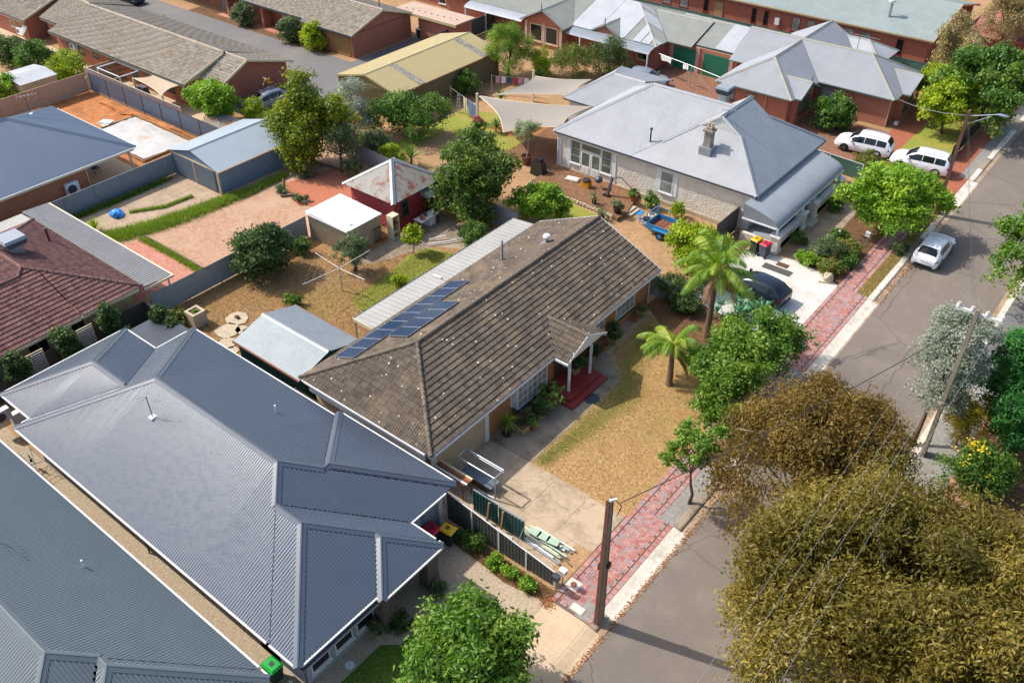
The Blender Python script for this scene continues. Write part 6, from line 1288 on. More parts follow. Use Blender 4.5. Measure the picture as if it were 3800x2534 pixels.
def pear(label, x, y, h): return tree('columnar_pear', label, x, y, [(0, 0, h*.55, .5, .5, h*.42), (.08, .1, h*.4, .5, .5, h*.3), (-.05, -.05, h*.72, .38, .38, h*.28)], 5200, L_DARK, leaf=(.13, .08), clump=.14, tr=.05, group='columnar pears behind the charcoal house', top=(x, y, h*.9))
pear('columnar pear nearest the courtyard corner, behind the charcoal house', -44.9, 18.3, 3.3); pear('middle columnar pear between the lattice screens', -44.8, 15.5, 3.2); pear('columnar pear at the left edge of the picture', -44.8, 12.6, 3.2); pear('columnar pear standing in the dark courtyard beside the pots', -42.4, 20.0, 3.2); pear('slimmer pear just right of the courtyard pear', -41.6, 20.2, 2.6)
for k, (x, y, r, h) in enumerate(((-19.3, 20.2, .35, .5), (-18.4, 20.15, .45, .75), (-17.1, 20.0, .35, .55), (-16.2, 20.0, .35, .5), (-15.2, 19.9, .38, .5))): bush(('lowest dark shrub by the garage in the mulch strip', 'largest shrub of the mulch strip along the charcoal fence', 'middle lime shrub of the mulch strip', 'fourth shrub from the garage in the mulch strip', 'shrub of the mulch strip nearest the letterbox')[k], x, y, r, h, 1100, L_GREEN if k in (0, 1) else L_BRIGHT, leaf=(.09, .05))
bush('clipped shrub beside the right porch pillar', -18.1, 17.2, .4, .6, 1100, L_OLIVE); bush('clipped shrub between the porch pillar and potted plant', -18.2, 14.9, .45, .7, 1300, L_DARK)
bush('green shrub at the villa wall beside the sash window', -29.0, 52.6, .6, 1.2, 2000, L_GREEN); bush('straggly shrub behind the blue trailer frame', -26.9, 52.7, .5, 1.3, 1400, L_YEL)
# --- grass
BAND = [(-57.6, 24.2), (-56.4, 26.0), (-55.6, 28.5), (-55.2, 31), (-54.9, 33.6), (-54.6, 35.5), (-54.6, 39)]
stuff(blades('lush_grass', L_GRASS, along(BAND, [.7, 1.0, .9, .85, .7, .5, .3]), 30000, .34, .035, 1, .0, .5), 'band of lush green grass along the edge of the concrete slab', 'grass')
stuff(blades('slab_weeds', L_GRASS, along([(-58.9, 28.0), (-57.6, 30.2), (-57.4, 32.4)], [.1, .22, .08]), 3500, .25, .025, 2, .0, .5), 'strip of weeds growing in the joint of the concrete slab', 'weeds')
stuff(blades('fence_weeds', L_GREEN, along([(-61.3, 24), (-61.2, 28), (-61.2, 33)], .35), 3500, .4, .03, 3, .0, .5), 'weedy tufts along the foot of the blue grey fence', 'weeds')
stuff(blades('paving_weeds', L_GRASS, along([(-54.9, 26.4), (-51, 26.5), (-48.2, 26.4)], .3), 4000, .28, .025, 4, .0, .5), 'weeds along the kerb of the pink paving', 'weeds')
LAWNP = [(-19.7, 26.2), (-14.05, 26.2), (-14.05, 36), (-17, 41), (-21.7, 41.5), (-21.6, 36.4), (-19.7, 34.7)]
stuff(blades('lawn_grass', L_LAWNMIX, in_poly(LAWNP), 60000, .06, .02, 5, .005, .7), 'short straw coloured grass of the front lawn', 'grass')
stuff(blades('lawn_green_grass', L_GRASS, along([(-19.4, 26.5), (-19.1, 29.5), (-18.7, 33.5), (-20.3, 36.5), (-21.0, 40)], [.5, .9, 1.3, 1.0, .6]), 26000, .055, .018, 15, .005, .7), 'greener grass fringe along the path of the tiled house', 'grass')
stuff(blades('yard_grass', L_DRYGRASS, in_poly([(-45.6, 22), (-38, 22), (-38, 26.3), (-33.8, 26.6), (-33.8, 40), (-40, 37), (-41, 33.6), (-45.6, 33)]), 50000, .09, .025, 6, .004, .7), 'dry brown grass of the back yard', 'grass')
stuff(blades('green_lawn_grass', L_GRASS, in_poly([(-18.1, 6), (-14.1, 6), (-14.1, 16.5), (-17.4, 16.5), (-17.5, 14.3), (-18.1, 13.7)]), 30000, .06, .02, 7, .008, .6), 'trim green grass of the charcoal house front lawn', 'grass')
stuff(blades('verge_grass', L_LAWNMIX, in_poly([(-12.7, 51.4), (-11.95, 51.4), (-11.95, 66), (-12.7, 66)]), 12000, .1, .022, 8, .008, .6), 'yellowed grass of the narrow verge by the hatchback', 'grass')
stuff(blades('patch_grass', L_GRASS, in_poly([(-38, 30.5), (-35.4, 29.8), (-33.8, 31.2), (-33.8, 38), (-35.2, 38.9), (-38.3, 38)]), 22000, .07, .022, 9, .008, .6), 'greener grass patch round the citrus tree', 'grass')
stuff(blades('mulch_grass', L_DRYGRASS, along([(-18.6, 20.05), (-16.2, 19.9), (-14.3, 20.1)], .38), 5000, .16, .02, 10, .01, .8), 'dry grassy ground cover in the mulch strip', 'ground cover')
def litter(rg, n):
    a = along([(-11.2, 14), (-11.15, 27), (-11.1, 31), (-11.3, 40)], [.12, .22, .5, .3])(rg, n*3//5); b = along([(-11.3, 51), (-11.1, 60)], .35)(rg, n//5); c = along([(-14.6, 20.2), (-13.8, 19.7)], .3)(rg, n//5); return np.concatenate((a, b, c))
rg_ = np.random.default_rng(3); Pq = litter(rg_, 2600); m_ = len(Pq); an = rg_.uniform(0, 6.28, m_); dx = np.stack((np.cos(an), np.sin(an)), 1)*.05; dy = np.stack((-np.sin(an), np.cos(an)), 1)*.022
zz = np.where(Pq[:, 0] < -11.5, .02, -.09)[:, None]; V = np.stack([np.concatenate((Pq+s1, zz+h), 1) for s1, h in ((-dx, .0), (dy, .012), (dx, .0), (-dy, .012))], 1)
stuff(mesh_obj('leaf_litter', V.reshape(-1, 3), np.arange(m_*4).reshape(-1, 4), L_LITTER, None, tint=rg_.random(m_)), 'fallen brown leaves gathered along the gutter', 'leaf litter')
# ---------------------------------------------------------------- vehicles
def car(label, x, y, rz, L, Wd, Ht, paint, kind='suv', group=None):
    """built along +x (front), wheels on the ground at z=0"""
    o = thing('parked_car', label, 'car', (0, 0, 0), group=group); hw = Wd/2
    # stations: x, sill z, belt z, half width, roof z, roof half width
    if kind == 'suv': st = [(-.5, .42, .80, .80, .80, .72), (-.485, .3, .92, .90, .98, .74), (-.45, .24, .98, .96, 1.38, .66), (-.40, .22, 1.0, .99, 1.60, .66), (-.28, .22, 1.0, 1.0, Ht, .68), (-.05, .22, .99, 1.0, Ht+.01, .69), (.08, .22, .97, 1.0, Ht-.03, .68), (.17, .22, .96, 1.0, Ht-.22, .67), (.275, .22, .98, .99, 1.0, .74), (.36, .24, .95, .97, .98, .76), (.44, .28, .84, .92, .88, .72), (.485, .34, .70, .80, .74, .62), (.5, .42, .58, .66, .6, .5)]
    else: st = [(-.5, .4, .78, .80, .78, .72), (-.485, .26, .90, .90, .95, .74), (-.45, .2, .93, .95, 1.06, .72), (-.36, .18, .93, .99, 1.34, .66), (-.26, .18, .91, 1.0, Ht, .66), (-.05, .18, .89, 1.0, Ht+.02, .68), (.08, .18, .87, 1.0, Ht-.08, .67), (.17, .18, .86, 1.0, Ht-.28, .67), (.27, .18, .86, .99, .90, .74), (.36, .2, .82, .97, .86, .76), (.44, .24, .72, .92, .77, .72), (.485, .3, .62, .80, .66, .62), (.5, .38, .52, .66, .54, .5)]
    ring = []; V, Fc = [], []
    for (fx, zs, zb, w, zr, wr) in st:
        a = w*hw; b = wr*hw; X = fx*L; r = [(X, a*.9, zs), (X, a, zs+.12), (X, a*1.0, (zs+zb)/2+.05), (X, a*.965, zb), (X, b+.03*(zr > zb+.1), zr-.05*(zr > zb+.1)), (X, b*.8, zr), (X, 0, zr+.025)]
        full = r+[(p[0], -p[1], p[2]) for p in r[-2::-1]]; ring.append(len(V)); V += full
    n = 13
    for i in range(len(st)-1):
        for k in range(n-1): Fc.append((ring[i]+k, ring[i+1]+k, ring[i+1]+k+1, ring[i]+k+1))
        Fc.append((ring[i]+n-1, ring[i+1]+n-1, ring[i+1], ring[i]))
    Fc += [tuple(range(n)), tuple(ring[-1]+k for k in range(n-1, -1, -1))]
    body = mesh_obj('body', V, Fc, paint, o, smooth=True)
    def P(i, f, k, g, off=.012, sg=1):
        """point on the shell between stations i..i+1 (f) and ring points k..k+1 (g), pushed outward"""
        A = [Vector(V[ring[i+d]+k+e]) for d in (0, 1) for e in (0, 1)]; p = A[0].lerp(A[1], g).lerp(A[2].lerp(A[3], g), f); nrm = (A[2]-A[0]).cross(A[1]-A[0])
        if nrm.length > 1e-9: nrm.normalize()
        c = Vector((p.x, 0, .8)); 
        if nrm.dot(p-c) < 0: nrm = -nrm
        p = p+nrm*off; return (p.x, p.y*sg, p.z)
    def strip(name, pts, mat, par=body):
        m = len(pts)//2; mesh_obj(name, pts, [(j, j+1, m+j+1, m+j) for j in range(m-1)], mat, par, smooth=True)
    def xs(f):                                   # station index + fraction from lengthwise fraction
        for i in range(len(st)-1):
            if st[i][0] <= f <= st[i+1][0]: return i, (f-st[i][0])/(st[i+1][0]-st[i][0])
    rng_ = ([(-.40, -.235), (-.222, -.03), (-.018, .205)] if kind == 'suv' else [(-.32, -.2), (-.19, -.01), (.0, .2)])
    for sg in (1, -1):
        for (a, b) in rng_:
            fs = np.linspace(a, b, 6); lo = [P(*xs(f), 3, .1, sg=sg) for f in fs]; hi = [P(*xs(f), 3, .86, sg=sg) for f in fs]; strip('side_window', lo+hi, M_CARGLASS)
        for f in ((-.11, .07) if kind == 'suv' else (-.1, .08)): i, q = xs(f); p = P(i, q, 2, .45, .02, sg); MB().box(p[0]-.1, p[0]+.1, p[1]-.012, p[1]+.012, p[2]-.012, p[2]+.016).build('door_handle', paint, body)
        p = P(*xs(.2), 3, .1, .08, sg); MB().box(p[0]-.09, p[0]+.05, p[1]-.02 if sg > 0 else p[1]-.14, p[1]+.14 if sg > 0 else p[1]+.02, p[2]-.03, p[2]+.11).build('door_mirror', paint, body)
        for f, mat, nm, k0, k1 in ((.462, M_LAMPCLR, 'headlight', .3, .85), (-.475, M_LAMPRED, 'tail_light', .35, .95)):
            fs = np.linspace(f-.03, f+.022, 3); fs = np.clip(fs, -.498, .498); lo = [P(*xs(q), 2, k0, .012, sg) for q in fs]; hi = [P(*xs(q), 2, k1, .012, sg) for q in fs]; strip(nm, lo+hi, mat)
        wx = .305 if kind == 'suv' else .30
        for fx in (-wx*.93, wx*.97):
            cx, cy, R = fx*L, sg*(hw-.1), (.34 if kind == 'suv' else .31)
            t_ = MB(); prof = [(R-.1, -.1), (R-.02, -.105), (R, -.07), (R, .07), (R-.02, .105), (R-.1, .1)]; m = 20
            for r_, yy in prof:
                for k in range(m): a = 2*math.pi*k/m; t_.v.append((cx+r_*math.cos(a), cy+yy, R+r_*math.sin(a)))
            for i in range(len(prof)-1):
                for k in range(m): t_.f.append((i*m+k, i*m+(k+1) % m, (i+1)*m+(k+1) % m, (i+1)*m+k))
            wh = t_.build('wheel', M_RUBBER, o, smooth=True); rim = MB(); yy = cy+sg*.085
            rim.tube([(cx, yy-.02*sg, R), (cx, yy+.012*sg, R)], R*.72, 16); rim.build('rim', M_BLACK, wh)
            for k in range(5):
                a = 2*math.pi*k/5; MB().bar((cx, yy+.02*sg, R), (cx+R*.66*math.cos(a), yy+.02*sg, R+R*.66*math.sin(a)), .07, .02).build('spoke', M_CHROME, wh)
            arch = MB(); ra = R+.05
            pts = [(cx+ra*math.cos(a), sg*(hw+.004), R+ra*math.sin(a)) for a in np.linspace(-.05, math.pi+.05, 13)]; pin = [(cx+(ra-.11)*math.cos(a), sg*(hw+.003), R+(ra-.11)*math.sin(a)) for a in np.linspace(-.05, math.pi+.05, 13)]
            arch.add(pts+pin, [(j, j+1, 14+j, 13+j) for j in range(12)]); arch.build('wheel_arch', M_BLACK, body)
    def across(f0, f1, name, mat, ks=(4, 5), g=.1):
        rows = []; nr = 6
        for f in np.linspace(f0, f1, nr):
            i, q = xs(f); A = []
            for k in range(4, 9): a, b = Vector(V[ring[i]+k]), Vector(V[ring[i+1]+k]); p = a.lerp(b, q); A.append((p.x, p.y*.93, p.z))
            rows.append(A)
        a, b = Vector(rows[0][2]), Vector(rows[-1][2]); d = (b-a).normalized(); nn = Vector((-d.z, 0, d.x)); nn = nn if nn.z > 0 else -nn
        pts = [tuple(Vector(p)+nn*.018) for r in rows for p in r]; mesh_obj(name, pts, [(i*5+j, i*5+j+1, i*5+j+6, i*5+j+5) for i in range(nr-1) for j in range(4)], mat, body, smooth=True)
    if kind == 'suv': across(.095, .262, 'windscreen', M_CARGLASS); across(-.472, -.40, 'rear_window', M_CARGLASS)
    else: across(.095, .258, 'windscreen', M_CARGLASS); across(-.445, -.33, 'rear_window', M_CARGLASS)
    MB().box(-.5*L-.015, -.5*L+.06, -.23, .23, .62, .73).build('number_plate', M_PLATE, body); MB().box(.46*L, .5*L+.012, -.38, .38, .42, .58).build('grille', M_BLACK, body); MB().box(-.5*L-.01, -.44*L, -.6, .6, .26, .42).build('rear_bumper', M_BLACK, body)
    if kind == 'suv':
        for sg in (1, -1): MB().bar((-.34*L, sg*hw*.62, Ht+.05), (.06*L, sg*hw*.62, Ht+.05), .035, .03).build('roof_rail', M_STEEL, body)
    o.location = (x, y, 0); o.rotation_euler = (0, 0, rz); return o
PI = math.pi
c1 = car('white SUV parked furthest up the brown brick driveway', -20.4, 71.9, PI+.1, 4.55, 1.85, 1.66, M_CARWHITE)
c2 = car('white SUV parked across the footpath end of the brick driveway', -15.6, 71.6, PI+.09, 4.6, 1.85, 1.64, M_CARWHITE)
c3 = car('white hatchback parked at the kerb facing away', -10.45, 59.2, PI/2+.01, 4.4, 1.8, 1.43, M_CARWHITE, 'hatch'); c3.location.z = -.105
c4 = car('dark car nosed into the white gravel beside the spiky bed', -17.9, 47.2, PI-.05, 4.5, 1.8, 1.42, M_CARBLACK, 'hatch')
c5 = car('pale silver car mostly hidden behind the villa roof', -42.3, 73.2, .2, 4.4, 1.8, 1.45, M_CARSILVER, 'hatch')
c6 = car('grey car with roof mounted bicycle beside the brick unit wall', -66.6, 47.0, -PI/2-.12, 4.4, 1.8, 1.45, M_CARSILVER, 'hatch')
c7 = car('dark car at the top of the unit driveway', -104.0, 56.8, .05, 4.5, 1.8, 1.45, M_CARBLACK, 'hatch')
# bicycle on the roof of the grey car
bk = thing('bicycle', 'mountain bicycle clamped on the roof of the grey car', 'bicycle', (-66.7, 47.6, 1.55)); bz = 1.62
for yy in (47.1, 48.15):
    m = MB(); pts = [(-66.7, yy+.33*math.cos(a), bz+.34+.33*math.sin(a)) for a in np.linspace(0, 2*PI, 21)]; m.tube(pts, .028, 6, False); m.build('wheel', M_RUBBER, bk)
MB().bar((-66.7, 47.1, bz+.34), (-66.7, 47.4, bz+.8), .035).bar((-66.7, 47.4, bz+.75), (-66.7, 47.9, bz+.75), .04).bar((-66.7, 47.45, bz+.7), (-66.7, 47.75, bz+.3), .04).bar((-66.7, 47.9, bz+.8), (-66.7, 47.75, bz+.3), .035).bar((-66.7, 47.75, bz+.3), (-66.7, 48.15, bz+.34), .03).build('frame', M_YELLOW, bk)
MB().bar((-66.95, 47.38, bz+.92), (-66.45, 47.38, bz+.92), .03).bar((-66.7, 47.4, bz+.75), (-66.7, 47.38, bz+.92), .03).build('handlebar', M_WHITE, bk); MB().box(-66.76, -66.64, 47.8, 48.05, bz+.86, bz+.91).build('saddle', M_BLACK, bk); MB().box(-66.75, -66.65, 46.7, 48.5, bz-.03, bz+.01).build('roof_rack', M_STEEL, bk)
# blue box trailer
tl = thing('box_trailer', 'blue box trailer with yellow tool case standing on the villa driveway', 'trailer', (-26.2, 50.0, 0)); A_ = -.03
def TB(x0, x1, y0, y1, z0, z1, nm, mat): return MB().box(x0, x1, y0, y1, z0, z1).build(nm, mat, tl)
TB(-27.4, -24.9, 49.35, 50.95, .48, .53, 'floor', M_RUST)
for nm, b in (('side_panel', (-27.4, -24.9, 49.3, 49.35, .46, .88)), ('side_panel', (-27.4, -24.9, 50.95, 51.0, .46, .88)), ('tailgate', (-24.92, -24.86, 49.36, 50.94, .48, .88)), ('headboard', (-27.45, -27.4, 49.35, 50.95, .46, .88))): TB(*b, nm, M_BLUE)
for y0 in (49.02, 51.02): TB(-26.75, -25.55, y0, y0+.26, .66, .72, 'mudguard', M_BLUE); TB(-26.75, -26.69, y0, y0+.26, .45, .66, 'guard_end', M_BLUE)
for yy in (49.15, 51.15):
    t_ = MB().tube([(-26.15, yy-.1, .31), (-26.15, yy+.1, .31)], .31, 18).build('wheel', M_RUBBER, tl); MB().tube([(-26.15, yy-.115, .31), (-26.15, yy+.115, .31)], .17, 12).build('rim', M_BLUE, t_)
MB().bar((-27.4, 49.6, .45), (-28.6, 50.15, .45), .08).bar((-27.4, 50.7, .45), (-28.6, 50.15, .45), .08).build('drawbar', M_BLUE, tl); MB().tube([(-28.45, 50.15, .1), (-28.45, 50.15, .75)], .035, 6).build('jockey_post', M_STEEL, tl); MB().tube([(-27.9, 50.15, .55), (-27.9, 50.15, .72)], .26, 14).build('spare_wheel', M_RUBBER, tl)
MB().bar((-27.42, 49.35, .88), (-27.42, 49.35, 1.6), .05).bar((-27.42, 50.95, .88), (-27.42, 50.95, 1.6), .05).bar((-27.42, 49.33, 1.6), (-27.42, 50.97, 1.6), .05).bar((-27.42, 49.35, 1.25), (-27.42, 50.95, 1.25), .04).bar((-27.42, 50.95, 1.4), (-26.5, 50.98, 1.4), .04).bar((-26.5, 50.98, 1.4), (-26.5, 50.98, .88), .04).build('ladder_rack', M_BLUE, tl)
tc = thing('tool_case', 'bright yellow case lying in the blue trailer', 'case', (-25.35, 49.95, .53)); MB().frust([(-25.6, 49.55), (-25.05, 49.55), (-25.05, 50.5), (-25.6, 50.5)], [(-25.52, 49.65), (-25.13, 49.65), (-25.13, 50.4), (-25.52, 50.4)], .53, .85).build('shell', M_YELLOW, tc); MB().box(-25.4, -25.25, 49.75, 50.3, .85, .9).build('handle', M_BLACK, tc)
# ---------------------------------------------------------------- wheelie bins
def wbin(label, x, y, rz, lid, body=M_BINGREEN):
    o = thing('wheelie_bin', label, 'bin', (0, 0, 0)); 
    MB().frust([(-.22, -.24), (.22, -.24), (.22, .26), (-.22, .26)], [(-.28, -.34), (.28, -.34), (.28, .34), (-.28, .34)], .06, .96).build('body', body, o); MB().box(-.3, .3, -.37, .37, .93, .98).build('rim', body, o)
    l = MB().frust([(-.3, -.39), (.3, -.39), (.3, .37), (-.3, .37)], [(-.22, -.3), (.22, -.3), (.22, .3), (-.22, .3)], .982, 1.06).build('lid', lid, o); MB().box(-.1, .1, -.1, .1, 1.06, 1.075).build('emblem', M_RUST if lid is M_YELLOW else M_DARKTRIM, l)
    for s in (-1, 1): MB().tube([(s*.25, .3, .1), (s*.29, .3, .1)], .1, 10).build('wheel', M_RUBBER, o)
    MB().bar((-.2, .4, .92), (.2, .4, .92), .035).build('handle', body, o); o.location = (x, y, 0); o.rotation_euler = (0, 0, rz); return o
wbin('yellow lidded bin beside the charcoal garage', -19.6, 19.6, PI/2+.1, M_YELLOW); wbin('red lidded bin against the charcoal garage door', -20.2, 19.15, PI/2, M_RED); wbin('green lidded bin in the side passage by the dark roof house', -20.4, 10.0, PI/2, M_GREEN)
wbin('yellow lidded bin at the villa verandah corner', -20.2, 51.95, PI*.95, M_YELLOW); wbin('red lidded bin beside the villa verandah pillar', -19.45, 51.8, PI*.95, M_RED, M_GREYDARK); wbin('bin with green lid at the brick unit end wall', -67.5, 69.6, .2, M_GREEN); wbin('bin with white lid beside the unit gate', -68.3, 69.2, .2, M_WHITE)
# ---------------------------------------------------------------- poles and wires
def stobie(name, label, x, y, h, w0=.42, w1=.2):
    """two steel joists with concrete between, tapering upwards"""
    o = thing(name, label, 'pole', (x, y, 0)); 
    MB().frust([(x-.09, y-w0/2), (x+.09, y-w0/2), (x+.09, y+w0/2), (x-.09, y+w0/2)], [(x-.07, y-w1/2), (x+.07, y-w1/2), (x+.07, y+w1/2), (x-.07, y+w1/2)], -.1, h-.05).build('concrete_core', M_POLECONC, o)
    for s in (-1, 1):
        f = lambda yy, q: [(x-q, yy-.025), (x+q, yy-.025), (x+q, yy+.025), (x-q, yy+.025)]
        MB().frust(f(y+s*(w0/2+.03), .1), f(y+s*(w1/2+.03), .08), -.1, h).build('steel_joist', M_POLESTEEL, o)
    return o
p1 = stobie('stobie_pole', 'steel and concrete pole at the kerb between the two driveways', -11.72, 20.46, 7.6)
MB().tube([(-11.83, 20.6, .2), (-11.83, 20.55, 4), (-11.8, 20.5, 7.3)], .03, 6).build('conduit', M_WHITE, p1); MB().box(-11.92, -11.8, 20.3, 20.5, 3.45, 3.75).build('switch_box', M_BLACK, p1); MB().box(-11.66, -11.54, 20.55, 20.75, 3.5, 3.75).build('switch_box', M_BLACK, p1)
for k in range(3): MB().lathe([(.03, 0), (.06, .04), (.03, .08), (.05, .12)], (-11.65+.06*k, 20.4+.08*k, 7.55), 8).build('insulator', M_WHITEW, p1)
MB().tube([(-11.6, 20.6, 7.5), (-11.35, 20.75, 7.2), (-11.5, 20.7, 6.6)], .02, 5).build('cable_loop', M_BLACK, p1)
p2 = stobie('stobie_pole', 'tall steel and concrete pole carrying the street lamp', -12.15, 65.2, 8.0)
MB().tube([(-12.1, 65.2, 7.6), (-10.3, 65.15, 8.2)], .03, 6).build('lamp_arm', M_STEEL, p2); MB().tube([(-12.1, 65.2, 7.0), (-10.7, 65.16, 7.95)], .02, 6).build('arm_brace', M_STEEL, p2); MB().blob((-10.0, 65.15, 8.2), (.42, .16, .09), 1, .02, 10, 6).build('lamp_head', M_SHEDBLUE, p2)
_ps = M_POLESTEEL; M_POLESTEEL = M_POLECONC
p3 = stobie('stobie_pole', 'steel and concrete pole with white crossarm beside the silver gum', -4.3, 39.3, 9.2)
MB().box(-5.25, -3.15, 39.22, 39.34, 8.9, 9.02).build('crossarm', M_WHITEW, p3)
INS = (-5.15, -4.55, -3.9, -3.25)
for xx in INS: MB().lathe([(.05, 0), (.09, .03), (.05, .08), (.09, .12), (.05, .17), (.07, .22)], (xx, 39.28, 9.02), 8).build('insulator', M_WHITEW, p3)
M_POLESTEEL = _ps
def wire(label, a, b, sag, mat, r=.009, n=14):
    pts = [(a[0]+(b[0]-a[0])*i/n, a[1]+(b[1]-a[1])*i/n, a[2]+(b[2]-a[2])*i/n-sag*4*(i/n)*(1-i/n)) for i in range(n+1)]
    o = MB().tube(pts, r, 4).build('overhead_wire', mat); return tag(o, label, 'wire', 'overhead wires')
for k, xx in enumerate(INS):
    nm = ('outermost wire of the crossarm on the road side', 'second wire of the crossarm from the road', 'third wire of the crossarm from the road', 'wire of the crossarm furthest from the road')[k]
    wire(nm+', running up the street', (xx, 39.28, 9.25), (xx-.1, 88, 9.0), .5, M_WIREPALE, .006); wire(nm+', running towards the viewer', (xx, 39.28, 9.25), (xx+.1, -5, 9.3), .45, M_WIREPALE, .005)
wire('thick dark service cable from the near pole across the lawn and road', (-11.4, 20.7, 7.4), (-4.4, 39.2, 8.5), .35, M_WIRE, .022)
wire('thin wire from the lamp pole to the crossarm pole, upper of three', (-12.0, 65.0, 7.8), (-4.5, 39.4, 8.8), .3, M_WIRE, .005); wire('thin wire from the lamp pole to the crossarm pole, middle of three', (-12.0, 65.0, 7.5), (-4.3, 39.4, 8.6), .35, M_WIRE, .005); wire('thin wire from the lamp pole to the crossarm pole, lowest of three', (-12.0, 65.0, 7.2), (-4.1, 39.4, 8.4), .4, M_WIRE, .005)
wire('pale service line from the lamp pole to the red brick house', (-12.1, 65.3, 7.6), (-20.3, 77.5, 2.8), .3, M_WIREPALE, .014)
# ---------------------------------------------------------------- solar panels on the tiled roof
tn = .436; ang = math.atan(tn); zroof = lambda x: 2.5+tn*(x+31.75)
def solar(label, xlo, y0, w=1.02, l=1.62):
    """w along y, l up the slope"""
    cx = xlo+l*math.cos(ang)/2; o = thing('solar_panel', label, 'solar panel', (cx, y0+w/2, zroof(cx)+.13), group='solar panels on the tiled roof'); o.rotation_euler = (0, -ang, 0)
    MB().box(-l/2+.02, l/2-.02, -w/2+.02, w/2-.02, .0, .03).build('cells', M_CELL, o, world=False)
    MB().box(-l/2, l/2, -w/2, -w/2+.02, -.02, .035).box(-l/2, l/2, w/2-.02, w/2, -.02, .035).box(-l/2, -l/2+.02, -w/2+.021, w/2-.021, -.02, .035).box(l/2-.02, l/2, -w/2+.021, w/2-.021, -.02, .035).build('frame', M_STEEL, o, world=False)
    MB().box(-l*.3, -l*.3+.04, -w/2+.1, w/2-.1, -.1, -.021).box(l*.3, l*.3+.04, -w/2+.1, w/2-.1, -.1, -.021).build('mounting_rail', M_STEEL, o, world=False)
    return o
ORD = ['first', 'second', 'third', 'fourth', 'fifth', 'sixth', 'seventh', 'eighth', 'ninth']
for k in range(9): solar(ORD[k]+' solar panel from the hip end in the longer row by the patio', -31.2, 23.55+k*1.045)
for k in range(4): solar(ORD[k]+' solar panel from the hip end in the shorter row nearer the ridge', -29.55, 26.05+k*1.045)
# ---------------------------------------------------------------- rotary clothesline and other washing lines
hl = thing('rotary_clothesline', 'rotary clothesline with four arms on the dry back yard', 'clothesline', (-38.95, 30.8, 0)); hx, hy = -38.95, 30.8
MB().tube([(hx, hy, 0), (hx, hy, 2.1)], .035, 8).build('mast', M_STEEL, hl); MB().box(hx-.06, hx+.06, hy-.06, hy+.06, 1.0, 1.25).build('winder', M_STEEL, hl)
tips = [(hx-2.3, hy+.05, 2.0), (hx-.1, hy-2.9, 2.0), (hx+2.5, hy-.15, 2.0), (hx+.25, hy+2.5, 2.0)]
for tp in tips: MB().tube([(hx, hy, 1.75), tp], .022, 6).build('arm', M_WHITEW, hl)
for f in (.55, .75, .97):
    m = MB()
    for k in range(4): a, b = tips[k], tips[(k+1) % 4]; m.tube([(hx+(a[0]-hx)*f, hy+(a[1]-hy)*f, 1.75+.25*f), (hx+(b[0]-hx)*f, hy+(b[1]-hy)*f, 1.75+.25*f)], .004, 3, False)
    m.build('line', M_WIREPALE, hl)
def cloth(label, pts, mat, name='hung_towel', cat='towel', n=8):
    (a, b, drop) = pts; V, Fc = [], []; d = Vector((b[0]-a[0], b[1]-a[1], 0)); nn = Vector((-d.y, d.x, 0)).normalized()
    for i in range(n+1):
        f = i/n
        for j in range(5):
            g = j/4; w_ = .05*math.sin(f*9+g*2)*g; V.append((a[0]+d.x*f+nn.x*w_, a[1]+d.y*f+nn.y*w_, a[2]+(b[2]-a[2])*f-drop*g*(1+.06*math.sin(f*7))))
    for i in range(n):
        for j in range(4): Fc.append((i*5+j, i*5+j+1, (i+1)*5+j+1, (i+1)*5+j))
    return tag(mesh_obj(name, V, Fc, mat, None, smooth=True), label, cat)
wl = thing('washing_line', 'washing line strung from the sail post past the olive shed', 'clothesline', (-50.5, 56.6, 0)); MB().tube([(-48.7, 55.9, 1.75), (-53.4, 57.6, 1.75)], .008, 4).build('line', M_WIREPALE, wl); MB().tube([(-53.4, 57.6, 0), (-53.4, 57.6, 1.9)], .05, 6).build('post', M_TIMBER, wl)
cloth('beige towel hanging next to the ladder', ((-51.2, 56.8, 1.75), (-50.6, 56.6, 1.75), 1.35), plain("beige_towel", 'b5ad8c', .9)); cloth('slate blue towel hanging beside the sail post', ((-50.4, 56.5, 1.75), (-49.0, 56.0, 1.75), 1.25), plain("blue_towel", '5a6685', .9))
rgc = random.Random(9); wc = [plain("pink_cloth", 'c98aa0', .9), plain("white_cloth", 'd8d5d0', .9), plain("navy_cloth", '3a4a68', .9), plain("red_cloth", 'a04048', .9)]
nmw = ['pink shirt on the airer behind the upper sail', 'white shirt on the airer behind the upper sail', 'navy shorts on the airer behind the upper sail', 'red top on the airer behind the upper sail', 'second pink garment at the end of the airer', 'pale garment at the start of the airer']
al = thing('airer_line', 'washing line full of small garments behind the upper sail', 'clothesline', (-50.4, 63.4, 0)); MB().tube([(-52.4, 62.2, 1.7), (-49.0, 64.0, 1.7)], .008, 4).build('line', M_WIREPALE, al); MB().tube([(-52.4, 62.2, 0), (-52.4, 62.2, 1.8)], .04, 6).tube([(-49.0, 64.0, 0), (-49.0, 64.0, 1.8)], .04, 6).build('posts', M_STEEL, al)
for k in range(6): f = .1+k*.14; cloth(nmw[k], ((-52.4+3.4*f, 62.2+1.8*f, 1.7), (-52.4+3.4*(f+.11), 62.2+1.8*(f+.11), 1.7), rgc.uniform(.5, .8)), wc[k % 4], 'hung_garment', 'garment', 4)
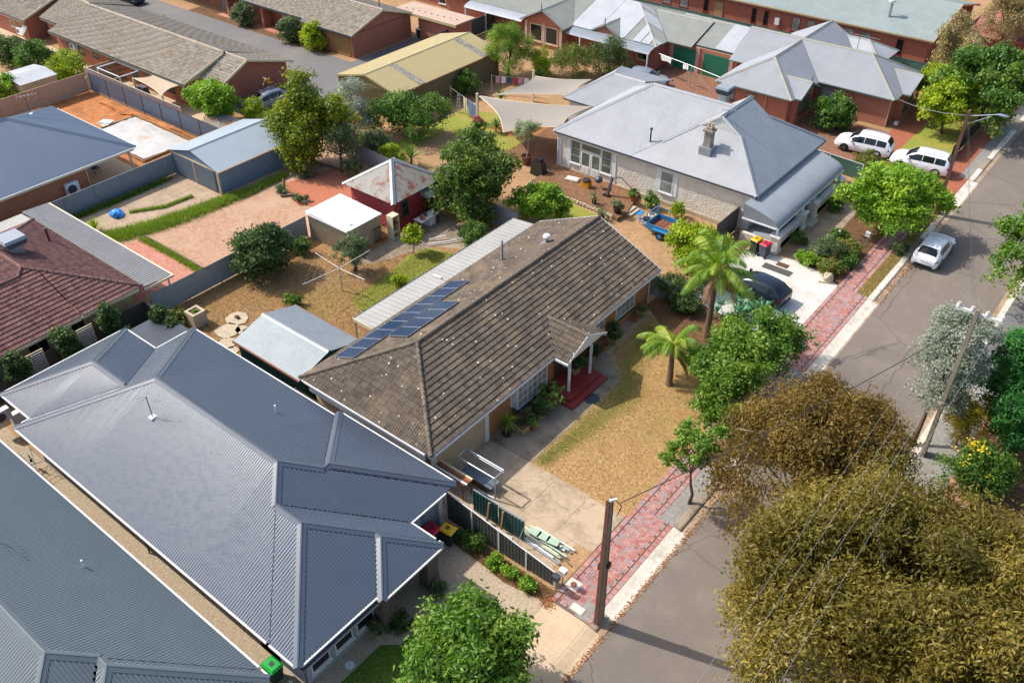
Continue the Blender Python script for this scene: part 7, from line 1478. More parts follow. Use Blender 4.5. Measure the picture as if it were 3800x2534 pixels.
cl = thing('clothes_frame', 'wall clothesline with white washing in the paved court', 'clothesline', (-38.4, 75.2, 0)); MB().tube([(-38.6, 75.0, 0), (-38.6, 75.0, 2.1)], .04, 6).build('mast', M_STEEL, cl); MB().tube([(-43.0, 76.2, 2.0), (-38.6, 75.0, 2.1), (-34.6, 74.2, 2.0)], .015, 4).tube([(-38.6, 75.0, 2.0), (-35.7, 74.6, .1)], .015, 4).build('line', M_WIREPALE, cl)
for k, lb in enumerate(('white washing at the far end of the court line', 'white washing near the mast of the court line')): cloth(lb, ((-42.6+k*2.9, 76.1-k*.75, 2.0), (-41.2+k*2.2, 75.7-k*.55, 2.03), .5), wc[1], 'hung_garment', 'garment', 4)
# ---------------------------------------------------------------- shade sails
def sail(name, label, pts, mat, sagv=.0, n=14, cats='shade sail'):
    """four-cornered membrane with hollow edges"""
    o = thing(name, label, cats, (sum(p[0] for p in pts)/4, sum(p[1] for p in pts)/4, 0)); A, B, Cc, D = [Vector(p) for p in pts]; cen = (A+B+Cc+D)/4; V, Fc = [], []
    for i in range(n+1):
        for j in range(n+1):
            u, v = i/n, j/n; p = (A*(1-u)+B*u)*(1-v)+(D*(1-u)+Cc*u)*v
            e = .17*(4*u*(1-u)*(1-min(1, 2*min(v, 1-v)))+4*v*(1-v)*(1-min(1, 2*min(u, 1-u)))); p = p.lerp(cen, e); p.z -= sagv*math.sin(PI*u)*math.sin(PI*v); V.append(tuple(p))
    for i in range(n):
        for j in range(n): a = i*(n+1)+j; Fc.append((a, a+1, a+n+2, a+n+1))
    mesh_obj('membrane', V, Fc, mat, o, smooth=True)
    edge = [V[i*(n+1)] for i in range(n+1)]+[V[n*(n+1)+j] for j in range(n+1)]+[V[i*(n+1)+n] for i in range(n, -1, -1)]+[V[j] for j in range(n, -1, -1)]
    MB().tube(edge, .03, 4, False).build('hem', M_CREAM, o); return o
s1 = sail('shade_sail', 'lower grey shade sail stretched to the villa roof corner', [(-48.6, 55.9, 2.75), (-42.6, 51.9, 2.5), (-38.8, 54.6, 3.05), (-39.3, 59.5, 3.0)], M_SAIL, .3); s2 = sail('shade_sail', 'upper grey shade sail between two posts and the rear roof', [(-47.6, 62.6, 2.7), (-48.0, 57.4, 2.5), (-42.0, 61.2, 2.7), (-42.9, 64.6, 2.9)], M_SAIL, .35)
for (lb, x, y) in (('cream post holding the lower sail and washing line', -48.72, 55.85), ('cream post holding the upper sail', -48.2, 63.1)): o = thing('sail_post', lb, 'post', (x, y, 0)); MB().box(x-.08, x+.08, y-.08, y+.08, 0, 2.9).build('shaft', M_CREAM, o); MB().box(x-.1, x+.1, y-.1, y+.1, 2.9, 2.95).build('cap', M_TRIM, o)
s3 = sail('shade_sail', 'small beige shade sail in the unit courtyard', [(-77.0, 40.6, 2.1), (-71.6, 39.85, 2.1), (-72.0, 42.3, 2.2), (-76.2, 42.3, 2.2)], M_SAILB, .1); MB().box(-71.65, -71.5, 39.8, 39.95, 0, 2.1).box(-77.2, -77.05, 40.5, 40.65, 0, 2.1).build('post', M_CREAM, s3)
pg = thing('pergola_frame', 'small white frame draped with drying red and yellow chillies', 'frame', (-80.6, 41.0, 0)); 
for a, b in (((-82.6, 40.2, 1.9), (-78.8, 40.2, 1.9)), ((-78.8, 40.2, 1.9), (-78.8, 42.2, 1.9)), ((-82.6, 42.2, 1.9), (-78.8, 42.2, 1.9)), ((-82.6, 40.2, 1.9), (-82.6, 42.2, 1.9)), ((-78.8, 40.2, 0), (-78.8, 40.2, 1.9)), ((-82.6, 40.2, 0), (-82.6, 40.2, 1.9))): MB().bar(a, b, .08).build('beam', M_WHITE, pg)
for k in range(7): MB().tube([(-82.3+k*.5, 40.3, 1.88), (-82.2+k*.5, 42.1, 1.86)], .05, 5).build('slat_vine', (M_RUST, L_GOLD, M_TERRA)[k % 3], pg)
# ---------------------------------------------------------------- antennas, air conditioners and other roof things
def antenna(label, x, y, z, h, az, L=1.4, nb=6, dish=True):
    o = thing('tv_antenna', label, 'antenna', (x, y, z)); MB().tube([(x, y, z-.1), (x, y, z+h)], .025, 6).build('mast', M_DARKTRIM, o); dx, dy = math.cos(az), math.sin(az)
    MB().bar((x-dx*L*.4, y-dy*L*.4, z+h), (x+dx*L*.6, y+dy*L*.6, z+h), .025).build('boom', M_STEEL, o)
    for k in range(nb):
        f = -.4+k/(nb-1); l = .35*(1-.4*k/nb); p = (x+dx*L*f, y+dy*L*f); MB().bar((p[0]-dy*l, p[1]+dx*l, z+h), (p[0]+dy*l, p[1]-dx*l, z+h), .012).build('element', M_STEEL, o)
    if dish: MB().box(x-.14, x+.14, y-.16, y+.16, z-.06, z+.04).build('base_plate', M_WHITE, o)
    return o
antenna('antenna on a white base near the top of the charcoal roof', -33.0, 13.9, 4.35, 1.3, .4); antenna('antenna with white base on the corner dark grey roof', -32.4, 5.5, 4.15, 1.3, .1); antenna('antenna on the blue grey hip roof of the new house', -71.8, 28.6, 4.1, 1.5, 1.2); antenna('thin antenna beside the villa chimney', -26.2, 57.4, 5.5, 1.4, .5, 1.2, 6, False); antenna('long white antenna on the red brick house', -26.6, 84.0, 3.4, 1.7, .0, 3.0, 8, False)
def aircon(label, x, y, z, face, w=.9, h=.75, d=.35):
    o = thing('air_conditioner', label, 'air conditioner', (x, y, z)); a = 0 if face == 'y' else 1
    bx = (x-d/2, x+d/2, y-w/2, y+w/2) if face == 'x' else (x-w/2, x+w/2, y-d/2, y+d/2); MB().box(*bx, z, z+h).build('case', M_WHITE, o)
    m = MB(); 
    if face == 'x': m.tube([(x+d/2, y-.1, z+h/2), (x+d/2+.02, y-.1, z+h/2)], h*.38, 16)
    else: m.tube([(x-.1, y-d/2, z+h/2), (x-.1, y-d/2-.02, z+h/2)], h*.38, 16)
    m.build('fan_grille', M_DARKTRIM, o); return o
aircon('white air conditioner on the new brick wall above the blue grey fence', -63.45, 26.4, .75, 'x', 1.0, .95); aircon('white air conditioner at the back corner of the charcoal house', -42.9, 10.5, .9, 'x', .9, .7); aircon('small air conditioner on the far unit wall', -101.6, 42.3, .5, 'y', .9, .7); aircon('air conditioner under the unit eave', -90.6, 42.35, 1.3, 'y', .8, .6)
o = thing('heat_panel', 'tilted white panel leaning on the far unit wall', 'panel', (-100.3, 41.9, .4)); MB().bar((-100.3, 41.7, .9), (-100.3, 42.4, 1.6), .9, .06).build('board', M_WHITE, o); MB().bar((-100.3, 41.73, .97), (-100.3, 42.36, 1.6), .7, .07).build('glass', M_GLASSL, o)
# ---------------------------------------------------------------- pots and planters by the tiled house
def round_pot(label, x, y, r, h, mat, plant=None, pm=None, z=0.0, n=500, ph=.5, sp=None, cat='potted plant'):
    o = thing('potted_plant', label, cat, (x, y, z)); MB().lathe([(r*.72, 0), (r, h*.9), (r*1.08, h*.9), (r*1.08, h), (r*.9, h), (r*.85, h*.85)], (x, y, z), 14).build('pot', mat, o); MB().lathe([(r*.88, 0), (.01, .01)], (x, y, z+h*.86), 12).build('soil', M_MULCH, o)
    if plant == 'leaf': crown(o, pm, [(x, y, z+h+ph*.5, r*1.3, r*1.3, ph*.5)], n, leaf=(.12, .06), clump=.08, name='foliage', seed=int(abs(x*91+y*7)), zmin=z+h*.9)
    elif plant == 'spike': 
        MB().tube([(x, y, z+h*.8), (x, y, z+h+ph)], .045, 6).build('stem', M_BARK, o); spiky(o, x, y, z+h+ph, sp or 60, .8, .06, pm, int(abs(x*17)), (-.4, 1.4), .2, 'foliage')
    return o
def box_pot(label, x, y, s, h, mat, pm=None, z=0.0, n=900, ph=.6, big=False):
    o = thing('planter', label, 'planter', (x, y, z)); q = s/2; P = lambda k: [(x-k, y-k), (x+k, y-k), (x+k, y+k), (x-k, y+k)]
    MB().frust(P(q*.85), P(q), z, z+h).build('box', mat, o); MB().frust(P(q*.86), P(q*.85), z+h, z+h+.004).build('soil', M_MULCH, o)
    if pm:
        if big:
            rg = random.Random(3); V = None
            for k in range(34):
                az = rg.uniform(0, 6.28); e = rg.uniform(.1, 1.2); l = rg.uniform(.6, 1.05); spiky(o, x+math.cos(az)*math.cos(e)*l, y+math.sin(az)*math.cos(e)*l, z+h+math.sin(e)*l*.9, 12, .3, .06, pm, k, (-.5, .6), .2, 'leaf')
        else: crown(o, pm, [(x, y, z+h+ph*.45, s*.8, s*.8, ph*.5)], n, leaf=(.13, .06), clump=.1, name='foliage', seed=int(abs(x*31+y*9)), zmin=z+h*.9)
    return o
round_pot('spiky dracaena in a round black pot by the garage pier', -22.05, 26.95, .3, .45, M_BLACK, 'spike', L_PALM, ph=.5); box_pot('square stone planter with dark soil beside the dracaena', -21.55, 27.65, .62, .45, M_STONEPOT, L_DARK, n=250, ph=.3); round_pot('terracotta pot with orange leaved plant on the path', -21.2, 28.2, .17, .32, M_TERRA, 'leaf', L_GREEN, n=300, ph=.35); box_pot('low stone trough behind the terracotta pot', -21.9, 28.4, .6, .4, M_STONEPOT, L_OLIVE, n=250, ph=.3); round_pot('dark glossy bush in a pot in front of the bay window', -21.45, 29.15, .28, .35, M_STONEPOT, 'leaf', L_DARK, n=1500, ph=.7)
box_pot('big fingered philodendron in a stone planter beside the red steps', -21.65, 30.2, .65, .5, M_STONEPOT, L_GREEN, big=True); box_pot('stone planter with palm on the red porch', -22.1, 33.1, .62, .45, M_STONEPOT, L_DARK, z=.34, n=900, ph=.8); box_pot('stone planter with drooping shrub right of the porch', -22.2, 34.75, .62, .45, M_STONEPOT, L_DARK, n=1200, ph=.8); round_pot('round terracotta pot with bare soil on the path', -22.15, 36.3, .24, .4, M_TERRA); box_pot('stone planter with arching shrub under the middle front window', -22.1, 37.2, .62, .45, M_STONEPOT, L_DARK, n=1300, ph=.8); box_pot('small terracotta trough below the front window', -22.3, 39.9, .4, .25, M_TERRA); box_pot('empty looking stone planter at the end of the front path', -22.25, 40.6, .62, .5, M_STONEPOT, L_GREEN, n=150, ph=.2)
o = thing('black_pedestal', 'black metal box standing in shade at the house corner', 'box', (-21.2, 42.7, 0)); MB().box(-21.45, -20.95, 42.5, 42.95, 0, .95).build('cabinet', M_BLACK, o); MB().box(-21.4, -21.0, 42.55, 42.9, .95, 1.0).build('top', M_GREYDARK, o)
o = thing('manhole_grate', 'round black drain grate beside the red porch steps', 'grate', (-20.2, 32.15, 0)); MB().lathe([(.46, .013), (.46, .022), (.4, .022)], (-20.2, 32.15, 0), 24).build('ring', M_DARKTRIM, o)
for k in range(9): MB().box(-20.2-.36+k*.085, -20.2-.32+k*.085, 32.15-math.sqrt(max(.01, .16-(.36-k*.085)**2)), 32.15+math.sqrt(max(.01, .16-(.36-k*.085)**2)), .013, .02).build('bar', M_BLACK, o)
# planter and stepping slabs in the back yard
o = thing('stone_planter', 'tall square brick planter with grass on the dry yard', 'planter', (-43.3, 22.75, 0)); 
for k in range(5):
    for j in range(4):
        a = j*PI/2; cx, cy = rot2((0, -.38), a); P = [rot2((-.46, -.08), a), rot2((.30, -.08), a), rot2((.30, .08), a), rot2((-.46, .08), a)]; MB().prism([(-43.3+cx+p[0], 22.75+cy+p[1]) for p in P], k*.2, k*.2+.19).build('block', M_STONE, o)
MB().box(-43.62, -42.98, 22.43, 23.07, .5, .9).build('soil', M_MULCH, o); spiky(o, -43.3, 22.75, .88, 90, .3, .03, L_GRASS, 3, (.3, 1.5), .2, 'grass_tuft')
o = thing('stepping_stones', 'rough pale stone slabs between the yard and galvanised shed', 'stones', (-41, 24, 0))
for k, (x, y, r) in enumerate(((-41.8, 24.6, .75), (-41.2, 23.4, .85), (-40.2, 22.6, .6), (-39.4, 22.3, .5), (-40.6, 24.0, .45))): rg = random.Random(k); MB().prism([(x+r*rg.uniform(.8, 1.1)*math.cos(a), y+r*rg.uniform(.8, 1.1)*math.sin(a)) for a in np.linspace(0, 6.283, 9)[:-1]], 0, .06).build('stone', M_STONE, o)
o = thing('fire_brick', 'rusty block sitting on the stone slab', 'block', (-41.8, 24.6, .06)); MB().box(-41.95, -41.65, 24.5, 24.7, .06, .2).build('block', M_RUST, o); MB().box(-41.88, -41.72, 24.53, 24.67, .2, .26).build('top', M_RUST, o)
o = thing('folding_chair', 'dark chair tipped beside the galvanised shed corner', 'chair', (-39.2, 23.6, 0)); MB().box(-39.5, -39.0, 23.4, 23.8, .4, .45).build('seat', M_SHEDBLUE, o); MB().box(-39.5, -39.45, 23.4, 23.8, .45, .9).build('back', M_DARKTRIM, o)
for (x, y) in ((-39.48, 23.42), (-39.03, 23.42), (-39.48, 23.78), (-39.03, 23.78)): MB().bar((x, y, 0), (x, y, .4), .03).build('leg', M_STEEL, o)
for k, (lb, x, y, r) in enumerate((('large dark pot in the courtyard behind the charcoal roof', -43.6, 19.4, .4), ('pale rimmed pot in the dark courtyard', -43.0, 18.8, .32), ('pot beside the laced stand in the courtyard', -44.0, 20.2, .25))): round_pot(lb, x, y, r, r*1.4, M_STONEPOT if k == 1 else M_DARKTRIM, 'leaf', L_DARK, n=400)
for k, (lb, y) in enumerate((('lattice screen between the first and middle columnar pears', 16.9), ('lattice screen near the left edge behind the charcoal roof', 13.9))):
    o = thing('lattice_screen', lb, 'screen', (-45.3, y, 0)); MB().box(-45.33, -45.27, y-.5, y-.45, .3, 2.2).box(-45.33, -45.27, y+.45, y+.5, .3, 2.2).box(-45.33, -45.27, y-.45, y+.45, 2.13, 2.2).box(-45.33, -45.27, y-.45, y+.45, .3, .36).build('frame', M_TRIM, o); m = MB()
    for j in range(7): m.box(-45.315, -45.285, y-.4+j*.13, y-.375+j*.13, .36, 2.13)
    m.build('lattice', M_WHITEW, o); m = MB()
    for j in range(13): m.box(-45.32, -45.29, y-.45, y+.45, .45+j*.13, .475+j*.13)
    m.build('lattice_rail', M_WHITEW, o)
# shelving, bench and oddments at the red outbuilding
o = thing('old_cupboard', 'pale rusted open cupboard leaning on the red outbuilding', 'cupboard', (-41.0, 37.7, 0)); MB().box(-41.3, -40.7, 37.35, 37.4, 0, 1.9).box(-41.3, -40.7, 37.95, 38.0, 0, 1.9).box(-41.3, -41.27, 37.4, 37.95, 0, 1.9).build('carcass', M_CREAM, o)
for z in (.05, .6, 1.2, 1.85): MB().box(-41.26, -40.7, 37.405, 37.945, z, z+.04).build('shelf', M_RUST if z == 1.2 else M_CREAM, o)
o = thing('work_bench', 'grey laundry bench with clutter beside the red wall', 'bench', (-40.3, 40.3, 0)); MB().box(-40.7, -39.9, 39.4, 41.2, .8, .86).build('top', M_WHITEW, o)
for (x, y) in ((-40.65, 39.45), (-39.95, 39.45), (-40.65, 41.15), (-39.95, 41.15)): MB().bar((x, y, 0), (x, y, .8), .06).build('leg', M_DARKTRIM, o)
MB().box(-40.6, -40.0, 40.3, 40.9, .1, .7).build('cabinet', M_WHITE, o)
for k, (lb, x, y, m, r) in enumerate((('copper pot on the laundry bench', -40.2, 39.8, M_TERRA, .22), ('teal bucket on the laundry bench', -40.4, 40.3, M_TEAL, .17), ('white basin on the laundry bench', -40.2, 40.8, M_WHITE, .2))): o = thing('pot', lb, 'pot', (x, y, .86)); MB().lathe([(r*.7, 0), (r, .2), (r*.95, .22), (r*.6, .05)], (x, y, .86), 12).build('bowl', m, o); MB().tube([(x-r, y, 1.07), (x, y, 1.16), (x+r, y, 1.07)], .012, 4).build('handle', M_STEEL, o)
o = thing('iron_gate', 'black iron gate leaning between shed and outbuilding', 'gate', (-41.5, 37.3, 0)); 
for k in range(8): MB().bar((-41.55+.02*k, 36.4+.12*k, 0), (-41.65+.02*k, 36.4+.12*k, 1.15), .02).build('bar', M_BLACK, o)
MB().bar((-41.5, 36.3, .15), (-41.3, 37.35, .15), .03).bar((-41.62, 36.3, 1.1), (-41.45, 37.35, 1.1), .03).build('rail', M_BLACK, o)
o = thing('white_pipes', 'white plastic pipes lying by the citrus tree', 'pipes', (-37.6, 39.2, 0)); MB().tube([(-38.4, 38.3, .15), (-36.9, 40.4, .2)], .05, 8).build('pipe', M_WHITE, o); MB().tube([(-38.8, 38.9, .12), (-38.0, 39.9, .3)], .05, 8).build('pipe', M_WHITEW, o)
o = thing('step_ladder', 'aluminium ladder standing by the hanging towels', 'ladder', (-51.9, 57.0, 0)); MB().bar((-52.15, 56.9, 0), (-52.1, 57.1, 1.8), .05).bar((-51.7, 56.8, 0), (-51.75, 57.0, 1.8), .05).build('rail', M_STEEL, o)
for k in range(5): MB().bar((-52.13, 56.92+.04*k, .3+.32*k), (-51.72, 56.82+.04*k, .3+.32*k), .04).build('rung', M_STEEL, o)
# lot: tarp, cordyline; building site: slab under plastic, brick pallet, chair, debris
o = thing('blue_tarpaulin', 'crumpled bright blue tarpaulin on the concrete slab', 'tarpaulin', (-59.4, 27.2, 0)); MB().blob((-59.4, 27.2, .12), (.62, .5, .3), 4, .16, 16, 7).build('sheet', M_BLUETARP, o); MB().blob((-59.2, 27.0, .3), (.3, .35, .16), 9, .25, 9, 5).build('fold', M_BLUETARP, o)
o = thing('cordyline', 'spiky yellow green cordyline at the corner of the striped verandah', 'cordyline', (-58.4, 24.9, 0)); MB().tube([(-58.4, 24.9, 0), (-58.4, 24.9, .3)], .08, 6).build('stem', M_BARK, o); spiky(o, -58.4, 24.9, .3, 90, 1.0, .06, L_YEL, 5, (0, 1.45), .1, 'leaf_rosette')
for k, (x, y, r) in enumerate(((-52.6, 37.2, .5), (-50.3, 37.2, .6), (-53.0, 40.0, .4))): bush(('weedy tuft in the timber edged bed by the red gravel', 'tufty weed on the front of the red gravel', 'grey weed clump at the back of the red gravel')[k], x, y, r, .5, 900, L_OLIVE, name='weed_clump')
o = thing('timber_edging', 'old timber edging round the weedy bed', 'edging', (-52.6, 37.4, 0))
for a, b in (((-54.2, 38.6), (-52.0, 36.6)), ((-52.0, 36.6), (-51.2, 37.6)), ((-55.0, 42.0), (-51.5, 42.6)), ((-55.0, 26.7), (-48.2, 26.7))): MB().bar((a[0], a[1], .08), (b[0], b[1], .08), .1, .18).build('sleeper', M_PALING, o)
n = 26; V, Fc = [], []; rg = random.Random(2); 
for i in range(n+1):
    for j in range(n+1):
        u, v = i/n, j/n; x = -73.7+8.0*u; y = 33.6+4.4*v+.3*(1-u)*(1-v); d = math.hypot(x+73.4, y-37.9); az = math.atan2(y-37.9, x+73.4); V.append((x, y, .14+.05*math.sin(az*30)*math.exp(-d*.35)+rg.uniform(-.012, .012)+.03*math.sin(x*2.1+y)))
for i in range(n):
    for j in range(n): a = i*(n+1)+j; Fc.append((a, a+n+1, a+n+2, a+1))
o = thing('plastic_sheet', 'creased translucent plastic sheet covering the new slab bed', 'plastic sheet', (-69.7, 35.8, 0)); mesh_obj('membrane', V, Fc, M_PLASTIC, o, smooth=True)
for a, b in (((-73.9, 33.5), (-73.9, 38.3)), ((-73.9, 38.25), (-65.6, 38.25)), ((-65.55, 38.25), (-65.4, 33.5)), ((-73.9, 33.5), (-65.4, 33.4))): MB().bar((a[0], a[1], .1), (b[0], b[1], .1), .08, .2).build('form_board', M_TIMBER, o)
o = thing('board_stack', 'pale boards stacked at the edge of the plastic sheet', 'boards', (-74.6, 35.6, 0))
for k in range(3): MB().box(-75.3+.1*k, -74.0, 35.2+.1*k, 36.0+.05*k, .02+k*.09, .1+k*.09, .2*k).build('board', M_WHITEW, o)
o = thing('brick_pallet', 'pallet of dark bricks under the new verandah', 'bricks', (-68.9, 29.6, 0)); MB().box(-69.4, -68.4, 29.0, 30.2, .03, .15).build('pallet', M_YELLOW if False else M_TIMBER, o)
for k in range(4):
    for j in range(5):
        for i in range(2): MB().box(-69.36+i*.48, -68.9+i*.48, 29.05+j*.22, 29.26+j*.22, .15+k*.16, .305+k*.16).build('brick', M_BRICKDEEP, o)
o = thing('garden_chair', 'dark metal chair on the new verandah', 'chair', (-66.7, 30.0, .03)); MB().box(-66.95, -66.45, 29.75, 30.25, .45, .49).build('seat', M_DARKTRIM, o); MB().box(-66.95, -66.91, 29.75, 30.25, .5, .95).build('back', M_DARKTRIM, o)
for (x, y) in ((-66.92, 29.78), (-66.48, 29.78), (-66.92, 30.22), (-66.48, 30.22)): MB().bar((x, y, .03), (x, y, .45), .035).build('leg', M_DARKTRIM, o)
o = thing('rubble_heap', 'low heap of excavated orange soil along the iron fence', 'soil heap', (-70, 38.2, 0)); MB().blob((-77, 38.1, .0), (2.4, .5, .3), 3, .25, 14, 5).build('mound', M_ORANGE, o); MB().blob((-70.5, 38.55, .0), (4.6, .35, .4), 5, .25, 20, 5).build('mound', M_ORANGE, o); MB().blob((-64.2, 38.2, .0), (1.6, .6, .4), 8, .25, 12, 5).build('mound', M_ORANGE, o)
o = thing('cream_awning_shed', 'small cream roofed shed behind the beige fence at the left', 'shed', (-86.4, 35.2, 0)); rr_ = [Rect(-88.2, -84.0, 33.4, 37.0, 1.9, .12, .12, None, None)]; sheet_roof(o, rr_, M_ROOFPATCHW, 'rib'); clad_box(o, -88, -84.2, 33.5, 36.9, 0, 1.88, M_SHEDBEIGE, 'rib')
o = thing('low_rusty_shelter', 'low lean-to with rusty iron roof beside the bright green tree', 'lean-to', (-64.4, 40.6, 0)); rr_ = [Rect(-66.4, -62.8, 39.5, 42.0, 1.0, None, None, .1, None)]; sheet_roof(o, rr_, M_ROOFRUST, 'corrbig'); clad_box(o, -66.3, -62.9, 39.6, 41.9, 0, 1.0, M_FENCEGREY, 'corr')
o = thing('covered_barbecue', 'barbecue under a grey cover in the unit courtyard', 'barbecue', (-76.8, 41.0, 0)); MB().frust([(-77.4, 40.6), (-76.0, 40.6), (-76.0, 41.4), (-77.4, 41.4)], [(-77.1, 40.7), (-76.3, 40.7), (-76.3, 41.3), (-77.1, 41.3)], 0, 1.2).build('cover', M_GREYDARK, o); MB().box(-77.2, -76.2, 40.75, 41.25, 1.2, 1.3).build('hood', M_GREYDARK, o)
# villa terrace things (floor .3)
o = thing('covered_barbecue', 'black covered barbecue at the villa corner', 'barbecue', (-38.9, 51.9, 0)); MB().frust([(-39.6, 51.5), (-38.2, 51.3), (-38.1, 52.0), (-39.5, 52.3)], [(-39.4, 51.6), (-38.4, 51.45), (-38.3, 51.9), (-39.3, 52.1)], 0, 1.15).build('cover', M_BLACK, o); MB().box(-39.1, -38.6, 51.6, 52.0, 1.15, 1.4).build('hood', M_BLACK, o)
round_pot('large brown glazed pot holding the olive topiary', -40.8, 52.6, .42, .75, plain("brown_glaze", '6a3a2a', .4), None, None, cat='pot')
o = thing('orange_box', 'orange crate with a black bag on top on the terrace', 'crate', (-34.45, 52.0, .3)); MB().box(-34.75, -34.15, 51.75, 52.25, .3, .78).build('crate', plain("orange_plastic", 'd08a1c', .5), o); MB().blob((-34.45, 52.0, .85), (.34, .3, .16), 3, .25, 10, 5).build('bag', M_BLACK, o)
o = thing('kettle_barbecue', 'round kettle barbecue on legs on the terrace', 'barbecue', (-33.6, 52.4, .3)); MB().lathe([(.08, .45), (.26, .58), (.3, .72), (.27, .84), (.12, .95), (.02, .97)], (-33.6, 52.4, .3), 14).build('kettle', M_DARKTRIM, o)
for k in range(3): a = k*2.09; MB().bar((-33.6+.1*math.cos(a), 52.4+.1*math.sin(a), .8), (-33.6+.32*math.cos(a), 52.4+.32*math.sin(a), .3), .025).build('leg', M_STEEL, o)
o = thing('exercise_stand', 'slim dark exercise stand leaning on the terrace', 'exercise stand', (-32.4, 51.9, .3)); MB().bar((-32.4, 51.8, .32), (-32.2, 52.1, 1.75), .22, .12).build('pad', M_DARKTRIM, o); MB().box(-32.7, -32.1, 51.6, 51.95, .3, .4).build('base', M_BLACK, o); MB().tube([(-32.2, 52.1, 1.7), (-31.7, 52.5, 1.75), (-30.9, 53.2, .6)], .03, 6).build('strap', M_DARKTRIM, o)
o = thing('pale_cushion', 'grey padded cushion lying by the villa doors', 'cushion', (-35.9, 52.3, .3)); MB().box(-36.5, -35.4, 51.9, 52.6, .3, .42, .2).build('pad', M_STONE, o); MB().box(-36.4, -35.5, 52.0, 52.5, .42, .46, .2).build('top', M_WHITEW, o)
round_pot('pot with small leafy palm at the terrace edge', -32.5, 50.2, .2, .35, M_BLACK, 'spike', L_OLIVE, z=.3, ph=.25, sp=25); round_pot('half barrel pot with bronze grass at the terrace corner', -30.35, 50.1, .32, .4, M_BLACK, 'leaf', L_OLIVE, z=.3, n=600); round_pot('round pot with bushy plant at the terrace back corner', -30.5, 52.4, .28, .35, M_TERRA, 'leaf', L_GREEN, z=.3, n=700); round_pot('potted spiky plant in front of the terrace wall', -31.0, 49.0, .25, .35, M_BLACK, 'spike', L_OLIVE, ph=.2, sp=40)
o = thing('red_tub', 'bright red tub on the grass below the terrace', 'tub', (-35.4, 49.2, 0)); MB().lathe([(.28, 0), (.36, .35), (.38, .36), (.33, .34), (.26, .05)], (-35.4, 49.2, 0), 14).build('tub', M_RED, o); MB().tube([(-35.78, 49.2, .35), (-35.4, 49.2, .5), (-35.02, 49.2, .35)], .015, 5).build('handle', M_RED, o)
o = thing('blue_mat', 'blue plastic sheet on the dirt beside a coiled hose', 'mat', (-29.4, 51.6, 0)); MB().box(-29.7, -29.1, 51.2, 51.9, 0, .04, .3).build('sheet', M_BLUETARP, o); MB().tube([(-28.4+.35*math.cos(a)*(1-a*.02), 51.8+.35*math.sin(a)*(1-a*.02), .04+a*.004) for a in np.linspace(0, 18, 50)], .02, 5).build('hose', M_WHITEW, o)
# gravel drive things
o = thing('ramp_mat', 'long dark grey rubber mat lying on the white gravel', 'mat', (-17.9, 50.75, 0)); MB().box(-18.95, -16.95, 50.42, 51.08, .012, .04).build('mat', plain("grey_rubber", '56534f', .8, var=.2), o); MB().box(-18.85, -17.05, 50.5, 51.0, .04, .046).build('tread', plain("grey_rubber_tread", '4c4a47', .8, var=.25), o)
o = thing('door_mat', 'brown door mat beside the dark rubber mat', 'mat', (-17.9, 51.6, 0)); MB().box(-18.3, -17.5, 51.25, 51.75, .012, .035).build('mat', M_MULCH, o); MB().box(-18.25, -17.55, 51.3, 51.7, .035, .042).build('pile', plain("brown_mat_pile", '5a4230', .95), o)
o = thing('stone_block', 'rough pale stone block at the garden corner', 'stone', (-14.75, 51.55, 0)); MB().blob((-14.75, 51.55, .28), (.36, .32, .36), 12, .14, 8, 5).build('block', M_STONE, o); MB().box(-15.2, -14.3, 51.2, 51.3, 0, .1, .4).build('edging', M_STONE, o)
o = thing('garden_statue', 'small white statue in the villa garden', 'statue', (-16.3, 57.0, 0)); MB().lathe([(.14, 0), (.14, .2), (.08, .25), (.12, .45), (.06, .6), (.09, .7), (.02, .82)], (-16.3, 57.0, 0), 10).build('figure', M_WHITE, o); MB().box(-16.5, -16.1, 56.8, 57.2, 0, .08).build('base', M_STONE, o)
def letterbox(label, x, y, z, mat): o = thing('letterbox', label, 'letterbox', (x, y, 0)); MB().bar((x, y, 0), (x, y, z), .06).build('post', M_STEEL, o); b = MB().box(x-.16, x+.16, y-.12, y+.12, z, z+.25).build('box', mat, o); MB().box(x-.17, x+.17, y-.14, y+.14, z+.252, z+.29).build('lid', mat, b); MB().box(x+.16, x+.166, y-.09, y+.09, z+.14, z+.18).build('slot', M_BLACK, b); return o
letterbox('white letterbox on a post in the villa garden bed', -14.5, 57.4, .8, M_WHITE); letterbox('dark letterbox at the end of the charcoal fence', -14.1, 20.55, .75, M_DARKTRIM); letterbox('pale tube letterbox beside the dark letterbox', -14.05, 21.0, .75, M_WHITEW)
for (lb, x, y, r) in (('round concrete cover with metal lid on the brick footpath', -13.65, 21.3, .25),): o = thing('access_cover', lb, 'cover', (x, y, .02)); MB().box(x-.3, x+.3, y-.28, y+.28, .02, .03).build('surround', M_KERB, o); MB().lathe([(.15, .03), (.15, .04), (.01, .041)], (x, y, 0), 16).build('lid', M_RUST, o)
o = thing('service_pit', 'rectangular concrete pit lid at the foot of the near pole', 'pit lid', (-12.75, 20.35, .02)); MB().box(-13.15, -12.4, 20.12, 20.6, .02, .035).build('frame', M_GREYVERGE, o); MB().box(-13.08, -12.47, 20.18, 20.54, .035, .045).build('lid', M_KERB, o)
o = thing('pebble_path_lid', 'round pale lid in the pebble path', 'lid', (-18.5, 12.3, 0)); MB().lathe([(.2, .006), (.2, .02), (.17, .024), (.01, .024)], (-18.5, 12.3, 0), 18).build('lid', M_WHITEW, o); MB().box(-18.53, -18.47, 12.27, 12.33, .024, .03).build('grip', M_STEEL, o)
round_pot('potted shrub at the left porch pillar', -18.55, 14.0, .2, .3, M_STONEPOT, 'leaf', L_OLIVE, n=600)
